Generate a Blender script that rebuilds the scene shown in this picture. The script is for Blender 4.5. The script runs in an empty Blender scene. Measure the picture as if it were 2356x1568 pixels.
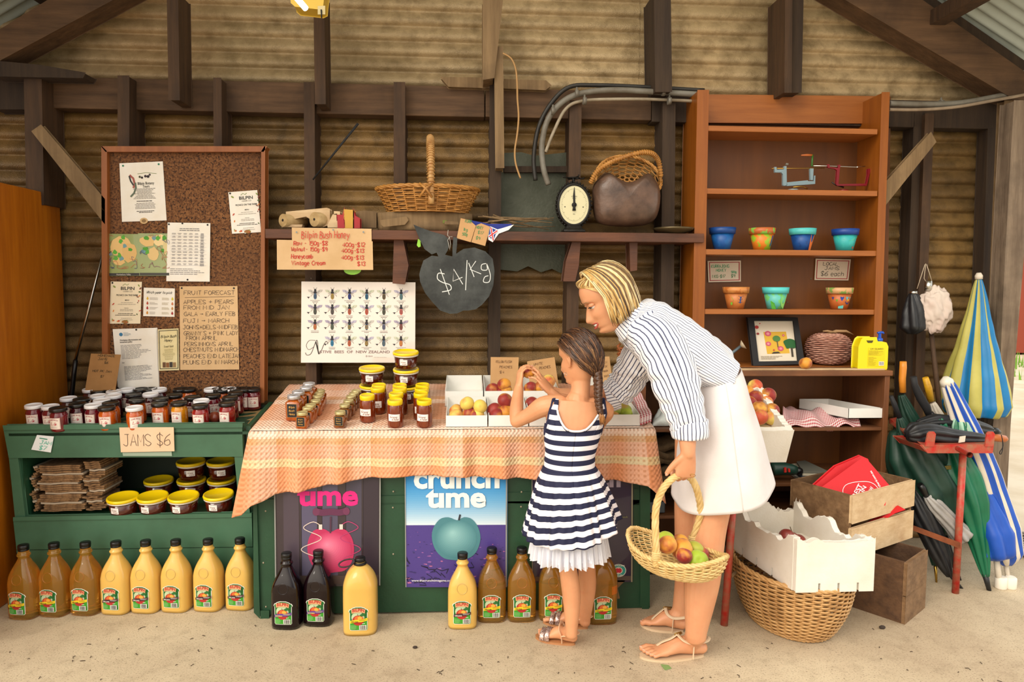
import bpy, bmesh, math, random
from mathutils import Vector, Matrix, noise, Euler
from math import sin, cos, pi, radians, sqrt, exp
random.seed(7)
sc = bpy.context.scene
COL = sc.collection
# ---------------------------------------------------------------- camera
W, H, F = 2356, 1568, 1600.0
CAM = Vector((0, 0, 1.4))
CR = (Matrix.Rotation(radians(-3.7), 3, 'Z') @ Matrix.Rotation(radians(90-4.3), 3, 'X') @ Matrix.Rotation(.0055, 3, 'Z'))
cd = bpy.data.cameras.new('camera'); co = bpy.data.objects.new('camera', cd); COL.objects.link(co)
cd.sensor_width = 36; cd.lens = F/W*36; cd.clip_start = .05; cd.clip_end = 300
co.matrix_world = Matrix.Translation(CAM) @ CR.to_4x4(); sc.camera = co
def ray(px, py): return CR @ Vector(((px-W/2)/F, (H/2-py)/F, -1))
def P(px, py, Y): d = ray(px, py); return CAM + d*(Y/d.y)           # point of a measured sight line at distance Y
def PZ(px, py, z=0.): d = ray(px, py); return CAM + d*((z-CAM.z)/d.z)
def PL(px, py, Y0, z0, s):                                           # on the sloping plane z = z0 + s (Y-Y0)
    d = ray(px, py); t = (z0-s*Y0-CAM.z)/(d.z-s*d.y); return CAM + d*t
# ---------------------------------------------------------------- materials
def lin(h):
    if not isinstance(h, str): return tuple(h)+(1,) if len(h) == 3 else h
    r = []
    for i in (0, 2, 4):
        c = int(h[i:i+2], 16)/255
        r.append(c/12.92 if c <= .04045 else ((c+.055)/1.055)**2.4)
    return tuple(r)+(1,)
class NT:
    def __init__(s, name):
        s.m = bpy.data.materials.new(name); s.m.use_nodes = True; s.t = s.m.node_tree
        s.b = s.t.nodes['Principled BSDF']
    def n(s, typ, ins=None, **pr):
        nd = s.t.nodes.new(typ)
        for k, v in pr.items(): setattr(nd, k, v)
        for k, v in (ins or {}).items():
            if isinstance(v, bpy.types.NodeSocket): s.t.links.new(v, nd.inputs[k])
            else:
                try: nd.inputs[k].default_value = v
                except Exception: nd.inputs[k].default_value = v[:3]
        return nd
    def set(s, k, v):
        if isinstance(v, bpy.types.NodeSocket): s.t.links.new(v, s.b.inputs[k])
        else: s.b.inputs[k].default_value = v
    def math(s, op, a, b=0., c=0.): return s.n('ShaderNodeMath', {0: a, 1: b, 2: c}, operation=op).outputs[0]
    def mix(s, f, a, b, bt='MIX'): return s.n('ShaderNodeMix', {0: f, 6: a, 7: b}, data_type='RGBA', blend_type=bt).outputs[2]
    def ramp(s, f, pts, interp='LINEAR'):
        r = s.n('ShaderNodeValToRGB', {0: f}); r.color_ramp.interpolation = interp
        e = r.color_ramp.elements
        while len(e) < len(pts): e.new(.5)
        for i, (p, c) in enumerate(pts): e[i].position = p; e[i].color = lin(c) if not isinstance(c, (int, float)) else (c, c, c, 1)
        return r.outputs[0]
    def co(s, kind='Object', scale=(1, 1, 1), rot=(0, 0, 0)):
        t = s.n('ShaderNodeTexCoord').outputs[kind]
        return s.n('ShaderNodeMapping', {0: t, 3: scale, 2: rot}).outputs[0]
    def noise(s, vec, scale, det=4, rough=.55, out=0): return s.n('ShaderNodeTexNoise', {'Vector': vec, 'Scale': scale, 'Detail': det, 'Roughness': rough}).outputs[out]
    def bump(s, h, st, d=.01, nrm=None):
        i = {'Height': h, 'Strength': st, 'Distance': d}
        if nrm: i['Normal'] = nrm
        b = s.n('ShaderNodeBump', i).outputs[0]; s.set('Normal', b); return b
def mat(name, col, rough=.6, metal=0, col2=None, ns=8, var=.0, bump=0, bs=60, trans=0, coat=0, sss=0, emis=None, spec=None, alpha=1, ior=None, sssr=(.02, .008, .004)):
    n = NT(name); c = lin(col)
    if col2 or bump: v = n.co()
    if col2:
        f = n.ramp(n.noise(v, ns, 6, .6), [(.35, 0.), (.68, 1.)])
        c = n.mix(f, lin(col), lin(col2))
    n.set('Base Color', c); n.set('Roughness', rough); n.set('Metallic', metal)
    if bump: n.bump(n.noise(v, bs, 4, .6), bump, .01)
    if trans: n.set('Transmission Weight', trans)
    if ior: n.set('IOR', ior)
    if coat: n.set('Coat Weight', coat); n.set('Coat Roughness', .04)
    if sss: n.set('Subsurface Weight', sss); n.set('Subsurface Radius', sssr); n.set('Subsurface Scale', 1.)
    if emis: n.set('Emission Color', lin(col)); n.set('Emission Strength', emis)
    if spec is not None: n.set('Specular IOR Level', spec)
    if alpha < 1: n.set('Alpha', alpha)
    return n.m
_c = {}
def cm(hexc, rough=.7, **k):                                         # cached plain ink / paint
    key = (hexc, rough, tuple(k.items()))
    if key not in _c: _c[key] = mat('paint_'+hexc, hexc, rough, **k)
    return _c[key]
def wood(name, a, b, axis='Z', sc_=1., rough=.65, bump=.3, dark=None, grain=9.):
    n = NT(name); s = {'X': (grain*.08, grain, grain), 'Y': (grain, grain*.08, grain), 'Z': (grain, grain, grain*.08)}[axis]
    v = n.co('Object', tuple(q*sc_ for q in s))
    g = n.noise(v, 3.2, 8, .65); g2 = n.noise(n.co('Object', (2, 2, 2)), 1.7, 5, .6)
    c = n.mix(n.ramp(g, [(.3, 0.), (.7, 1.)]), lin(a), lin(b))
    if dark: c = n.mix(n.ramp(g2, [(.48, 0.), (.75, 1.)]), c, lin(dark))
    n.set('Base Color', c); n.set('Roughness', rough)
    n.bump(g, bump, .01); return n.m
# ---------------------------------------------------------------- mesh builder
class MB:
    def __init__(s): s.v = []; s.f = []; s.m = []; s.s = []; s.uv = None
    def add(s, vs, fs, mi=0, sm=False):
        o = len(s.v); s.v += [Vector(v) for v in vs]
        for f in fs: s.f.append(tuple(i+o for i in f)); s.m.append(mi); s.s.append(sm)
        return s
    def box(s, a, b, mi=0, M=None):
        (x0, y0, z0), (x1, y1, z1) = a, b
        vs = [Vector(p) for p in ((x0, y0, z0), (x1, y0, z0), (x1, y1, z0), (x0, y1, z0), (x0, y0, z1), (x1, y0, z1), (x1, y1, z1), (x0, y1, z1))]
        if M: vs = [M @ v for v in vs]
        return s.add(vs, [(0, 3, 2, 1), (4, 5, 6, 7), (0, 1, 5, 4), (1, 2, 6, 5), (2, 3, 7, 6), (3, 0, 4, 7)], mi)
    def cbox(s, c, size, mi=0, M=None):
        c = Vector(c); h = Vector(size)/2; return s.box(c-h, c+h, mi, M)
    def prism(s, pts, vec, mi=0, sm=False):
        n = len(pts); vec = Vector(vec); vs = [Vector(p) for p in pts]+[Vector(p)+vec for p in pts]
        s.add(vs, [tuple(range(n)), tuple(range(2*n-1, n-1, -1))], mi, False)
        o = len(s.v)-2*n
        for i in range(n): s.f.append((o+i, o+(i+1) % n, o+n+(i+1) % n, o+n+i)); s.m.append(mi); s.s.append(sm)
        return s
    def tube(s, pts, r, seg=8, mi=0, closed=False, caps=True, sm=True, flat=1., up=None):
        pts = [Vector(p) for p in pts]; n = len(pts)
        rs = r if isinstance(r, (list, tuple)) else [r]*n
        vs = []; prev = None
        for i, p in enumerate(pts):
            if closed: t = pts[(i+1) % n]-pts[i-1]
            else: t = pts[min(i+1, n-1)]-pts[max(i-1, 0)]
            if t.length < 1e-9: t = Vector((0, 0, 1))
            t.normalize()
            if prev is None:
                a = Vector(up) if up else (Vector((0, 0, 1)) if abs(t.z) < .9 else Vector((1, 0, 0)))
                prev = (a-t*a.dot(t)).normalized()
            else:
                prev = prev-t*prev.dot(t)
                prev = prev.normalized() if prev.length > 1e-6 else t.orthogonal().normalized()
            b = t.cross(prev); rr = rs[i]
            ra, rb = rr if isinstance(rr, tuple) else (rr, rr*flat)
            for k in range(seg):
                a = 2*pi*k/seg; vs.append(p+prev*(cos(a)*ra)+b*(sin(a)*rb))
        fs = []
        for i in range(n if closed else n-1):
            j = (i+1) % n
            for k in range(seg): l = (k+1) % seg; fs.append((i*seg+k, i*seg+l, j*seg+l, j*seg+k))
        s.add(vs, fs, mi, sm)
        if caps and not closed: o = len(s.v)-len(vs); s.f += [tuple(o+k for k in range(seg-1, -1, -1)), tuple(o+k for k in range((n-1)*seg, n*seg))]; s.m += [mi, mi]; s.s += [False, False]
        return s
    def lathe(s, prof, seg=24, mi=0, M=None, sx=1., sy=1., sm=True, mis=None, shape=None):
        M = M or Matrix(); vs = []; fs = []; fm = []
        for j, (r, z) in enumerate(prof):
            for k in range(seg):
                a = 2*pi*k/seg; x, y = cos(a)*r*sx, sin(a)*r*sy
                if shape: x, y = shape(a, r, z, j)
                vs.append(M @ Vector((x, y, z)))
        for j in range(len(prof)-1):
            for k in range(seg):
                l = (k+1) % seg; fs.append((j*seg+k, j*seg+l, (j+1)*seg+l, (j+1)*seg+k)); fm.append(mis[j] if mis else mi)
        o = len(s.v); s.v += vs
        for f, m_ in zip(fs, fm): s.f.append(tuple(i+o for i in f)); s.m.append(m_); s.s.append(sm)
        n = len(prof)
        if prof[0][0] > 1e-6: s.f.append(tuple(o+k for k in range(seg-1, -1, -1))); s.m.append(mis[0] if mis else mi); s.s.append(False)
        if prof[-1][0] > 1e-6: s.f.append(tuple(o+(n-1)*seg+k for k in range(seg))); s.m.append(mis[-1] if mis else mi); s.s.append(False)
        return s
    def ell(s, c, r, mi=0, M=None, seg=16, rings=10, fn=None):
        r = (r, r, r) if not hasattr(r, '__len__') else r
        R = M or Matrix(); c = Vector(c); vs = []; fs = []
        for j in range(rings+1):
            t = pi*j/rings
            for k in range(seg):
                a = 2*pi*k/seg; p = Vector((sin(t)*cos(a), sin(t)*sin(a), cos(t)))
                if fn: p = fn(p)
                vs.append(c+R.to_3x3() @ Vector((p.x*r[0], p.y*r[1], p.z*r[2])))
        for j in range(rings):
            for k in range(seg): l = (k+1) % seg; fs.append((j*seg+k, (j+1)*seg+k, (j+1)*seg+l, j*seg+l))
        return s.add(vs, fs, mi, True)
    def grid(s, nu, nv, fn, mi=0, sm=True, thick=None, mf=None):
        o = len(s.v)
        vs = [Vector(fn(i/nu, j/nv)) for j in range(nv+1) for i in range(nu+1)]
        s.v += vs
        for j in range(nv):
            for i in range(nu):
                a = o+j*(nu+1)+i; s.f.append((a, a+1, a+nu+2, a+nu+1)); s.m.append(mf(i/nu, j/nv) if mf else mi); s.s.append(sm)
        return s
    def T(s, M, start=0):
        for i in range(start, len(s.v)): s.v[i] = M @ s.v[i]
        return s
    def mesh(s, name, mats, off=Vector()):
        me = bpy.data.meshes.new(name); me.from_pydata([v-off for v in s.v], [], s.f)
        for m_ in mats: me.materials.append(m_)
        if len(mats) > 1: me.polygons.foreach_set('material_index', s.m)
        me.polygons.foreach_set('use_smooth', s.s)
        if s.uv:
            l = me.uv_layers.new(name='UVMap')
            for lp in me.loops: l.data[lp.index].uv = s.uv[lp.vertex_index]
        me.update(); return me
    def base(s):
        xs = [v.x for v in s.v]; ys = [v.y for v in s.v]; zs = [v.z for v in s.v]
        return Vector(((min(xs)+max(xs))/2, (min(ys)+max(ys))/2, min(zs)))
    def build(s, name, mats, parent=None, bevel=0, solid=0, sub=0, label=None, off=None):
        if not isinstance(mats, (list, tuple)): mats = [mats]
        if off is None: off = ORG.get(parent.as_pointer(), Vector()) if parent else s.base()
        o = bpy.data.objects.new(name, s.mesh(name, mats, off)); COL.objects.link(o)
        if parent: o.parent = parent
        else: o.location = off
        ORG[o.as_pointer()] = off
        if solid: md = o.modifiers.new('solid', 'SOLIDIFY'); md.thickness = solid; md.offset = 0
        if bevel: md = o.modifiers.new('bevel', 'BEVEL'); md.width = bevel; md.segments = 2; md.limit_method = 'ANGLE'
        if sub: md = o.modifiers.new('sub', 'SUBSURF'); md.levels = sub; md.render_levels = sub
        if label: o['label'] = label
        return o
ORG = {}
def tag(o, label=None, cat=None, group=None, kind=None):
    for k, v in (('label', label), ('category', cat), ('group', group), ('kind', kind)):
        if v: o[k] = v
    return o
def thing(name, label, cat, loc=(0, 0, 0), group=None, M=None):
    o = bpy.data.objects.new(name, None); COL.objects.link(o); o.empty_display_size = .05
    if M is not None: o.matrix_world = M; ORG[o.as_pointer()] = Vector()
    else: o.location = loc; ORG[o.as_pointer()] = Vector(loc)
    return tag(o, label, cat, group)
_mesh = {}
def part(name, key, fn, mats, parent, label=None):                  # parts of repeated things share their mesh data
    if key not in _mesh: mb = fn(); _mesh[key] = mb.mesh(name, mats if isinstance(mats, (list, tuple)) else [mats])
    o = bpy.data.objects.new(name, _mesh[key]); COL.objects.link(o); o.parent = parent; ORG[o.as_pointer()] = Vector()
    if label: o['label'] = label
    return o
def MT(loc, rz=0, rx=0, s=1.): return Matrix.Translation(loc) @ Matrix.Rotation(rx, 4, 'X') @ Matrix.Rotation(rz, 4, 'Z') @ Matrix.Scale(s, 4)
# ---------------------------------------------------------------- lettering
_txt = {}
def font_mesh(st, bold=0.):
    k = (st, bold)
    if k not in _txt:
        cu = bpy.data.curves.new('t', 'FONT'); cu.body = st; cu.size = 1; cu.offset = bold; cu.resolution_u = 3
        o = bpy.data.objects.new('t', cu); COL.objects.link(o)
        me = bpy.data.meshes.new_from_object(o.evaluated_get(bpy.context.evaluated_depsgraph_get()))
        vs = [(v.co.x, v.co.y) for v in me.vertices]; fs = [tuple(p.vertices) for p in me.polygons]
        x1 = max([v[0] for v in vs] or [1])
        bpy.data.objects.remove(o); bpy.data.curves.remove(cu); bpy.data.meshes.remove(me)
        _txt[k] = (vs, fs, x1)
    return _txt[k]
G = dict(A="0c2i4c 1e3e", B="0c0i ~0i3h3g0f ~0f4e3c0c", C="~4h2i0g0e2c4d", D="0c0i ~0i3h4f3d0c", E="4i0i0c4c 0f3f", F="4i0i0c 0f3f",
 G="~4h2i0g0e2c4d 4c4f2f", H="0c0i 4c4i 0f4f", I="2c2i", J="4i1i 3i3d ~3d2c0d", K="0c0i 4i0f4c", L="0i0c4c", M="0c0i2e4i4c", N="0c0i4c4i",
 O="~2i0g0e2c4e4g2i", P="0c0i ~0i4h3f0f", R="0c0i ~0i4h3f0f 1f4c", S="~4h2i0h1f3e4d2c0d", T="0i4i 2i2c", U="~0i0e2c4e4i", V="0i2c4i",
 W="0i1c2g3c4i", X="0i4c 4i0c", Y="0i2f4i 2f2c", Z="0i4i0c4c", a="~3f1g0e1c3d 3g3c", b="0i0c ~0f3f3d0c", c="~3f1g0e1c3d", d="3i3c ~3f1g0e1c3d",
 e="~0e3e3f1g0e1c3c", f="~3i2i1g1c 0f2f", g="~3f1g0e1c3d 3g3b ~3b2a0a", h="0i0c ~0f2g3f3c", i="1g1c 1i1h", k="0c0i 3g0e3c", l="1i1c",
 m="0g0c ~0f1g2f2c ~2f3g4f4c", n="0g0c ~0f2g3f3c", o="~2g0e2c4e2g", p="0g0a ~0f3f3d0c", r="0g0c ~0f2g3g", s="~3f2g0f3d2c0c", t="1i1c2c 0g2g",
 u="~0g0d1c3d 3g3c", v="0g1c3g", w="0g1c2f3c4g", y="0g2d 4g1a")
G.update({'0': G['O'], '1': "1h2i2c", '2': "~0h2i4g0c 0c4c", '3': "~0h2i4h2f ~2f4d2c0d", '4': "3c3i0e4e", '5': "4i0i0f ~0f3g4d2c0c", '6': "~4i1g0d2c4d3f0e",
 '7': "0i4i1c", '8': "~2f0h2i4h2f4d2c0d2f", '9': "~4g2i0g2f4g 4g3c", '$': G['S']+" 2j2b", '/': "0b4j", '-': "1f3f", '+': "2d2h 0f4f", '>': "0f4f 3g4f3e", "'": "2i2h", '~': "0f1g3e4f"})
def crom(p, n=4):
    o = []; L = len(p); cl = p[0] == p[-1]
    for i in range(L-1):
        a = p[i-1] if i else (p[-2] if cl else p[0]); b, c = p[i], p[i+1]; d = p[i+2] if i+2 < L else (p[1] if cl else p[-1])
        for k in range(n):
            t = k/n; o.append(tuple(.5*(2*b[q]+(c[q]-a[q])*t+(2*a[q]-5*b[q]+4*c[q]-d[q])*t*t+(3*b[q]-a[q]-3*c[q]+d[q])*t**3) for q in range(len(b))))
    return o+[p[-1]]
class Art:
    """flat printing, mapped onto a surface by M(u, v, lift); v grows DOWNWARD like on a page"""
    def __init__(s, M, mats, mb=None, lift=.0006): s.M = M; s.mats = []; s.mb = mb or MB(); s.l = lift; s.k = 0; s.mi = {}; s.c = 0; s.meta = None
    def mat(s, m):
        if isinstance(m, str): m = cm(m)
        if m.name not in s.mi: s.mi[m.name] = len(s.mats); s.mats.append(m)
        return s.mi[m.name]
    def up(s): s.k += 1; s.c = 0; return s
    def z(s): s.c = (s.c+1) % 45; return s.k*s.l+s.c*1.2e-5
    def poly(s, pts, m, lift=None):
        l = s.z() if lift is None else lift
        s.mb.add([s.M(u, v, l) for u, v in pts], [tuple(range(len(pts)))], s.mat(m)); return s
    def rect(s, u0, v0, u1, v1, m, nu=1, nv=1):
        l = s.z(); mi = s.mat(m); s.mb.grid(nu, nv, lambda a, b: s.M(u0+(u1-u0)*a, v0+(v1-v0)*b, l), mi, False); return s
    def ell(s, u, v, ru, rv, m, n=20, rot=0): return s.poly([(u+ru*cos(2*pi*i/n)*cos(rot)-rv*sin(2*pi*i/n)*sin(rot), v+ru*cos(2*pi*i/n)*sin(rot)+rv*sin(2*pi*i/n)*cos(rot)) for i in range(n)], m)
    def line(s, pts, w, m):
        l = s.z(); mi = s.mat(m); n = len(pts); vs = []
        for i, p in enumerate(pts):
            a = pts[max(i-1, 0)]; b = pts[min(i+1, n-1)]; dx, dy = b[0]-a[0], b[1]-a[1]; L = math.hypot(dx, dy) or 1
            nx, ny = -dy/L*w/2, dx/L*w/2; vs += [s.M(p[0]+nx, p[1]+ny, l), s.M(p[0]-nx, p[1]-ny, l)]
        s.mb.add(vs, [(2*i, 2*i+1, 2*i+3, 2*i+2) for i in range(n-1)], mi); return s
    def text(s, st, u, v, h, m, width=None, bold=.0, slant=0, rot=0, arc=None, sy=1.):
        vs, fs, x1 = font_mesh(st, bold); k = h/.72; kx = (width/x1) if width else k; l = s.z()
        def f(x, y):
            X, Y = x*kx+slant*y*k, y*k*sy
            if arc: Y += arc*(1-((X/(width or x1*k))*2-1)**2)
            return s.M(u+X*cos(rot)+Y*sin(rot), v-Y*cos(rot)+X*sin(rot), l)
        s.mb.add([f(x, y) for x, y in vs], fs, s.mat(m)); return s
    def hand(s, st, u, v, h, m, w=None, width=None, rot=0, jit=.25, slant=.1):
        w = w or h*.11; rnd = random.Random(st); adv = [3.2 if c == ' ' else (3.4 if c in "iltr1I'" else (5 if c in 'mwMW' or c.isupper() or c.isdigit() or c in '$+>' else 4.5)) for c in st]
        tot = sum(adv); k = h/6; kx = (width/tot) if width else k*.95; x = 0
        for c, a in zip(st, adv):
            if c in G:
                dj = rnd.uniform(-jit, jit)
                for stroke in G[c].split():
                    sm = stroke[0] == '~' and len(stroke) > 1
                    if sm: stroke = stroke[1:]
                    if stroke == '~': continue
                    q = [(int(stroke[i]), ord(stroke[i+1])-99+dj) for i in range(0, len(stroke), 2)]
                    q = [(a_+rnd.uniform(-jit, jit)*.5, b_+rnd.uniform(-jit, jit)*.5) for a_, b_ in q]
                    if sm and len(q) > 2: q = crom(q, 4)
                    pp = []
                    for a_, b_ in q:
                        X, Y = (x+a_)*kx+slant*b_*k, b_*k; pp.append((u+X*cos(rot)+Y*sin(rot), v-Y*cos(rot)+X*sin(rot)))
                    s.line(pp, w, m)
            x += a
        return s
    def bars(s, u0, v0, u1, v1, n, m, h=None, center=False, seed=1):
        r = random.Random(seed); dv = (v1-v0)/n; h = h or dv*.35
        for i in range(n):
            L = (u1-u0)*r.uniform(.55, 1); a = (u0+u1-L)/2 if center else u0; v = v0+i*dv
            while L > 0:                                              # words of a line too small to read
                wl = min(L, (u1-u0)*r.uniform(.05, .16)); s.rect(a, v, a+wl*.86, v+h, m); a += wl; L -= wl
        return s
    def build(s, name, parent, label=None):
        if s.meta: nm, tg, off = s.meta; return tag(s.mb.build(nm, s.mats, off=off), *tg)
        return s.mb.build(name, s.mats, parent, label=label)
def bil(c, a, b): return ((c[0][0]*(1-a)+c[1][0]*a)*(1-b)+(c[3][0]*(1-a)+c[2][0]*a)*b, (c[0][1]*(1-a)+c[1][1]*a)*(1-b)+(c[3][1]*(1-a)+c[2][1]*a)*b)
def sheet(name, label, cat, c, Y, m, th=.0008, group=None, pname='paper'):
    """a sheet of paper hanging in the plane Y: corners c as seen (tl,tr,br,bl); returns its thing and an Art whose units are those of c, from the top left corner"""
    pts = [P(x, y, Y) for x, y in c]; w = math.dist(c[0], c[1]); h = math.dist(c[0], c[3])
    def M(u, v, l): x, y = bil(c, u/w, v/h); return P(x, y, Y-.0006-l)
    A = Art(M, []); A.mat(m); A.mb.prism(pts, (0, th, 0)); A.meta = (name, (label, cat, group), pts[3]); return None, A
# ================================================================ light and air
wd = bpy.data.worlds.new('sky'); sc.world = wd; wd.use_nodes = True; wt = wd.node_tree
def wn(t, ins=None, **pr):
    nd = wt.nodes.new(t)
    for k, v in pr.items(): setattr(nd, k, v)
    for k, v in (ins or {}).items():
        if isinstance(v, bpy.types.NodeSocket): wt.links.new(v, nd.inputs[k])
        else: nd.inputs[k].default_value = v
    return nd
dirn = wn('ShaderNodeTexCoord').outputs['Generated']
dt = wn('ShaderNodeVectorMath', {0: dirn, 1: Vector((-.52, -.62, .62)).normalized()}, operation='DOT_PRODUCT').outputs['Value']
gl = wn('ShaderNodeMapRange', {0: dt, 1: .35, 2: .98, 3: 0., 4: 1.}).outputs[0]
cmx = wn('ShaderNodeMix', {0: gl, 6: (.52, .53, .55, 1), 7: (2.9, 2.6, 2.2, 1)}, data_type='RGBA').outputs[2]
dt2 = wn('ShaderNodeVectorMath', {0: dirn, 1: Vector((.93, .12, .30)).normalized()}, operation='DOT_PRODUCT').outputs['Value']
g2 = wn('ShaderNodeMapRange', {0: dt2, 1: .55, 2: .95, 3: 0., 4: 1.}).outputs[0]
cmx = wn('ShaderNodeMix', {0: g2, 6: cmx, 7: (2.6, 2.55, 2.4, 1)}, data_type='RGBA').outputs[2]
bgn = wt.nodes['Background']; wt.links.new(cmx, bgn.inputs[0]); bgn.inputs[1].default_value = 1.08
sl = bpy.data.lights.new('sun', 'SUN'); so = bpy.data.objects.new('sun', sl); COL.objects.link(so)
sl.energy = 1.5; sl.angle = radians(28); sl.color = (1, .93, .82)
so.rotation_euler = Vector((.58, .66, -.62)).to_track_quat('-Z', 'Y').to_euler()
sc.view_settings.view_transform = 'Standard'; sc.view_settings.look = 'None'; sc.view_settings.gamma = 1; sc.view_settings.use_curve_mapping = False
sc.view_settings.exposure = -.15
# ================================================================ materials
def m_tin(nm, C):
    n = NT(nm); v = n.co()
    a = n.noise(v, 1.1, 5, .6); b = n.noise(n.co('Object', (1, 1, 1)), 12, 6, .65); c = n.noise(v, .55, 3, .5)
    k = n.mix(n.ramp(a, [(.36, 0.), (.62, 1.)]), lin(C[0]), lin(C[1]))
    k = n.mix(n.ramp(b, [(.42, 0.), (.72, .75)]), k, lin(C[2]))
    k = n.mix(n.ramp(c, [(.5, 0.), (.62, .45)]), k, lin(C[3]))
    n.set('Base Color', k); n.set('Roughness', .5); n.set('Metallic', .18)
    w = n.n('ShaderNodeTexVoronoi', {'Vector': v, 'Scale': 190}).outputs[0]
    n.bump(n.math('ADD', w, n.math('MULTIPLY', b, 1.5)), .4, .003); return n.m
M_TIN = m_tin('upper_corrugated_iron', ('a08a64', 'c9b086', '6f5b38', 'a58050')); M_TIN2 = m_tin('lower_iron_shaded', ('6c5432', '91713f', '3a2c14', '805a26'))  # upper sheets paler, lower darker: uneven wall light put into the iron colours
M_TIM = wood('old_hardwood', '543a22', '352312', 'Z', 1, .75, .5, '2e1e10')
M_TIMX = wood('old_hardwood_beam', '6c4f34', '46301b', 'X', 1, .75, .5, '3e2a18')
M_TIML = wood('pale_weathered_wood', '8d7350', '6b5437', 'Z', 1, .8, .5, '523f28')
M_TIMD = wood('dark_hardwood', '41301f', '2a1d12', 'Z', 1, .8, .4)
M_SHELF = wood('reddish_plank', '6d4127', '4b2a19', 'X', 1, .6, .4, '3a2318')
M_VARN = wood('varnished_ply', '985614', '7c410a', 'Z', .8, .42, .12, '88490d')
M_VARNX = wood('varnished_shelf_board', 'a5632a', '8b4e1a', 'X', 1, .45, .2)
M_VARNB = wood('varnished_back_board', '6f3e08', '5c3205', 'Z', .6, .5, .1, '663805')
M_ORNG = wood('orange_veneer', 'b5690f', '9a5208', 'Z', 1.2, .38, .1, 'a45c0c')
M_RAW = wood('raw_pine', 'd9bf98', 'bf9f76', 'X', 1, .75, .4, 'a58058')
M_CRATE = wood('brown_crate_wood', '8d6d4b', '5f4327', 'X', 1, .75, .5, '46301a')
M_CRATD = wood('dark_crate_wood', '6a4b30', '452d1b', 'X', 1, .75, .5, '2d1c10')
def m_green():
    n = NT('worn_green_paint'); v = n.co()
    a = n.noise(v, 3, 5, .6); c = n.noise(v, 45, 5, .7)
    k = n.mix(n.ramp(a, [(.4, 0.), (.7, 1.)]), lin('3f6a50'), lin('33573f'))
    k = n.mix(n.ramp(c, [(.70, 0.), (.76, .6)]), k, lin('a39a72'))
    n.set('Base Color', k); n.set('Roughness', .55); n.bump(a, .15, .01); return n.m
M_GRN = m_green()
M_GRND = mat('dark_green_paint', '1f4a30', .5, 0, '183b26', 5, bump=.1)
def m_floor():
    n = NT('rough_concrete'); v = n.co()
    a = n.noise(v, 1.3, 5, .6); b = n.noise(v, 150, 3, .7); c = n.noise(v, 14, 6, .65)
    k = n.mix(n.ramp(a, [(.35, 0.), (.65, 1.)]), lin('b3a085'), lin('ccbc9f'))
    k = n.mix(n.ramp(c, [(.5, 0.), (.75, .5)]), k, lin('8d7b62'))
    k = n.mix(n.ramp(b, [(.32, .75), (.45, 0.)]), k, lin('6b5a45'))
    n.set('Base Color', k); n.set('Roughness', .85); n.bump(n.math('ADD', b, c), .35, .006); return n.m
M_FLOOR = m_floor()
M_ROOF = mat('pale_roofing', 'c3cec6', .6, 0, 'aab5ad', 2)
M_RUST = mat('red_paint_over_rust', 'a01c14', .45, .1, '7b3020', 18, bump=.2)
M_RUSTF = mat('chipped_red_steel', 'b8241c', .45, .1, '9a6a50', 26, bump=.2)
M_CARD = mat('kraft_cardboard', 'c79d6c', .85, 0, 'b98e5e', 6)
M_CARDL = mat('pale_cardboard', 'd8b68a', .85, 0, 'c9a678', 6)
M_CARDD = mat('brown_cardboard', 'a97d4b', .85, 0, '946a3c', 6)
M_FOAM = mat('white_foam', 'e9e5dc', .75, 0, 'd5cdbd', 3, bump=.15, bs=120, sss=.15, sssr=(.02, .02, .02))
M_WHITE = mat('white_card_carton', 'ecebe6', .55, 0, 'dddcd5', 4)
M_BLK = mat('black_plastic', '0d0d0e', .35)
M_BLKM = mat('black_matte', '17171a', .7)
M_CHR = mat('bright_metal', 'c9c9c4', .25, 1)
M_BRASS = mat('golden_metal', 'b89548', .3, 1)
M_PIPE = mat('grey_conduit', '7d7a70', .5, 0, '5f5648', 10)
# ================================================================ the shed
def trim(n, pts, Y0, dY, m=M_TIM, label='old timber stud against the corrugated wall', bevel=.003):
    o = MB().prism([P(x, y, Y0) for x, y in pts], (0, dY, 0)).build('trim_%d' % n, m, bevel=bevel); return tag(o, label, None, None, 'structure')
def wave(z): return .010-.025*sin(pi*((z/.0762) % 1)**.62)
mb = MB()
def wf(x0, x1, z0, z1, y):
    nz = int((z1-z0)/.0762*14); nx = max(4, int((x1-x0)/.12))
    mb.grid(nx, nz, lambda a, b: (x0+(x1-x0)*a, y+wave(z0+(z1-z0)*b)+.003*noise.noise(Vector((a*7, b*3, y)))+.0012*noise.noise(Vector((a*60, b*40, y))), z0+(z1-z0)*b))
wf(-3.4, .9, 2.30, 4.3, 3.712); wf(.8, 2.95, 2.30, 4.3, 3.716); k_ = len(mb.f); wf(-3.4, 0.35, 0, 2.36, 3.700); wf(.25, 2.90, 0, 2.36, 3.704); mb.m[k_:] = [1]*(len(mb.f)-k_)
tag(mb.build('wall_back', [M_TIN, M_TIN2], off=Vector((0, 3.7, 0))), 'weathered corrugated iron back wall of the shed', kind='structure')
tag(MB().box((-4.5, -2, -.1), (3.05, 3.78, 0)).build('floor', M_FLOOR, off=Vector()), 'rough concrete floor of the shed', kind='structure')
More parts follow.
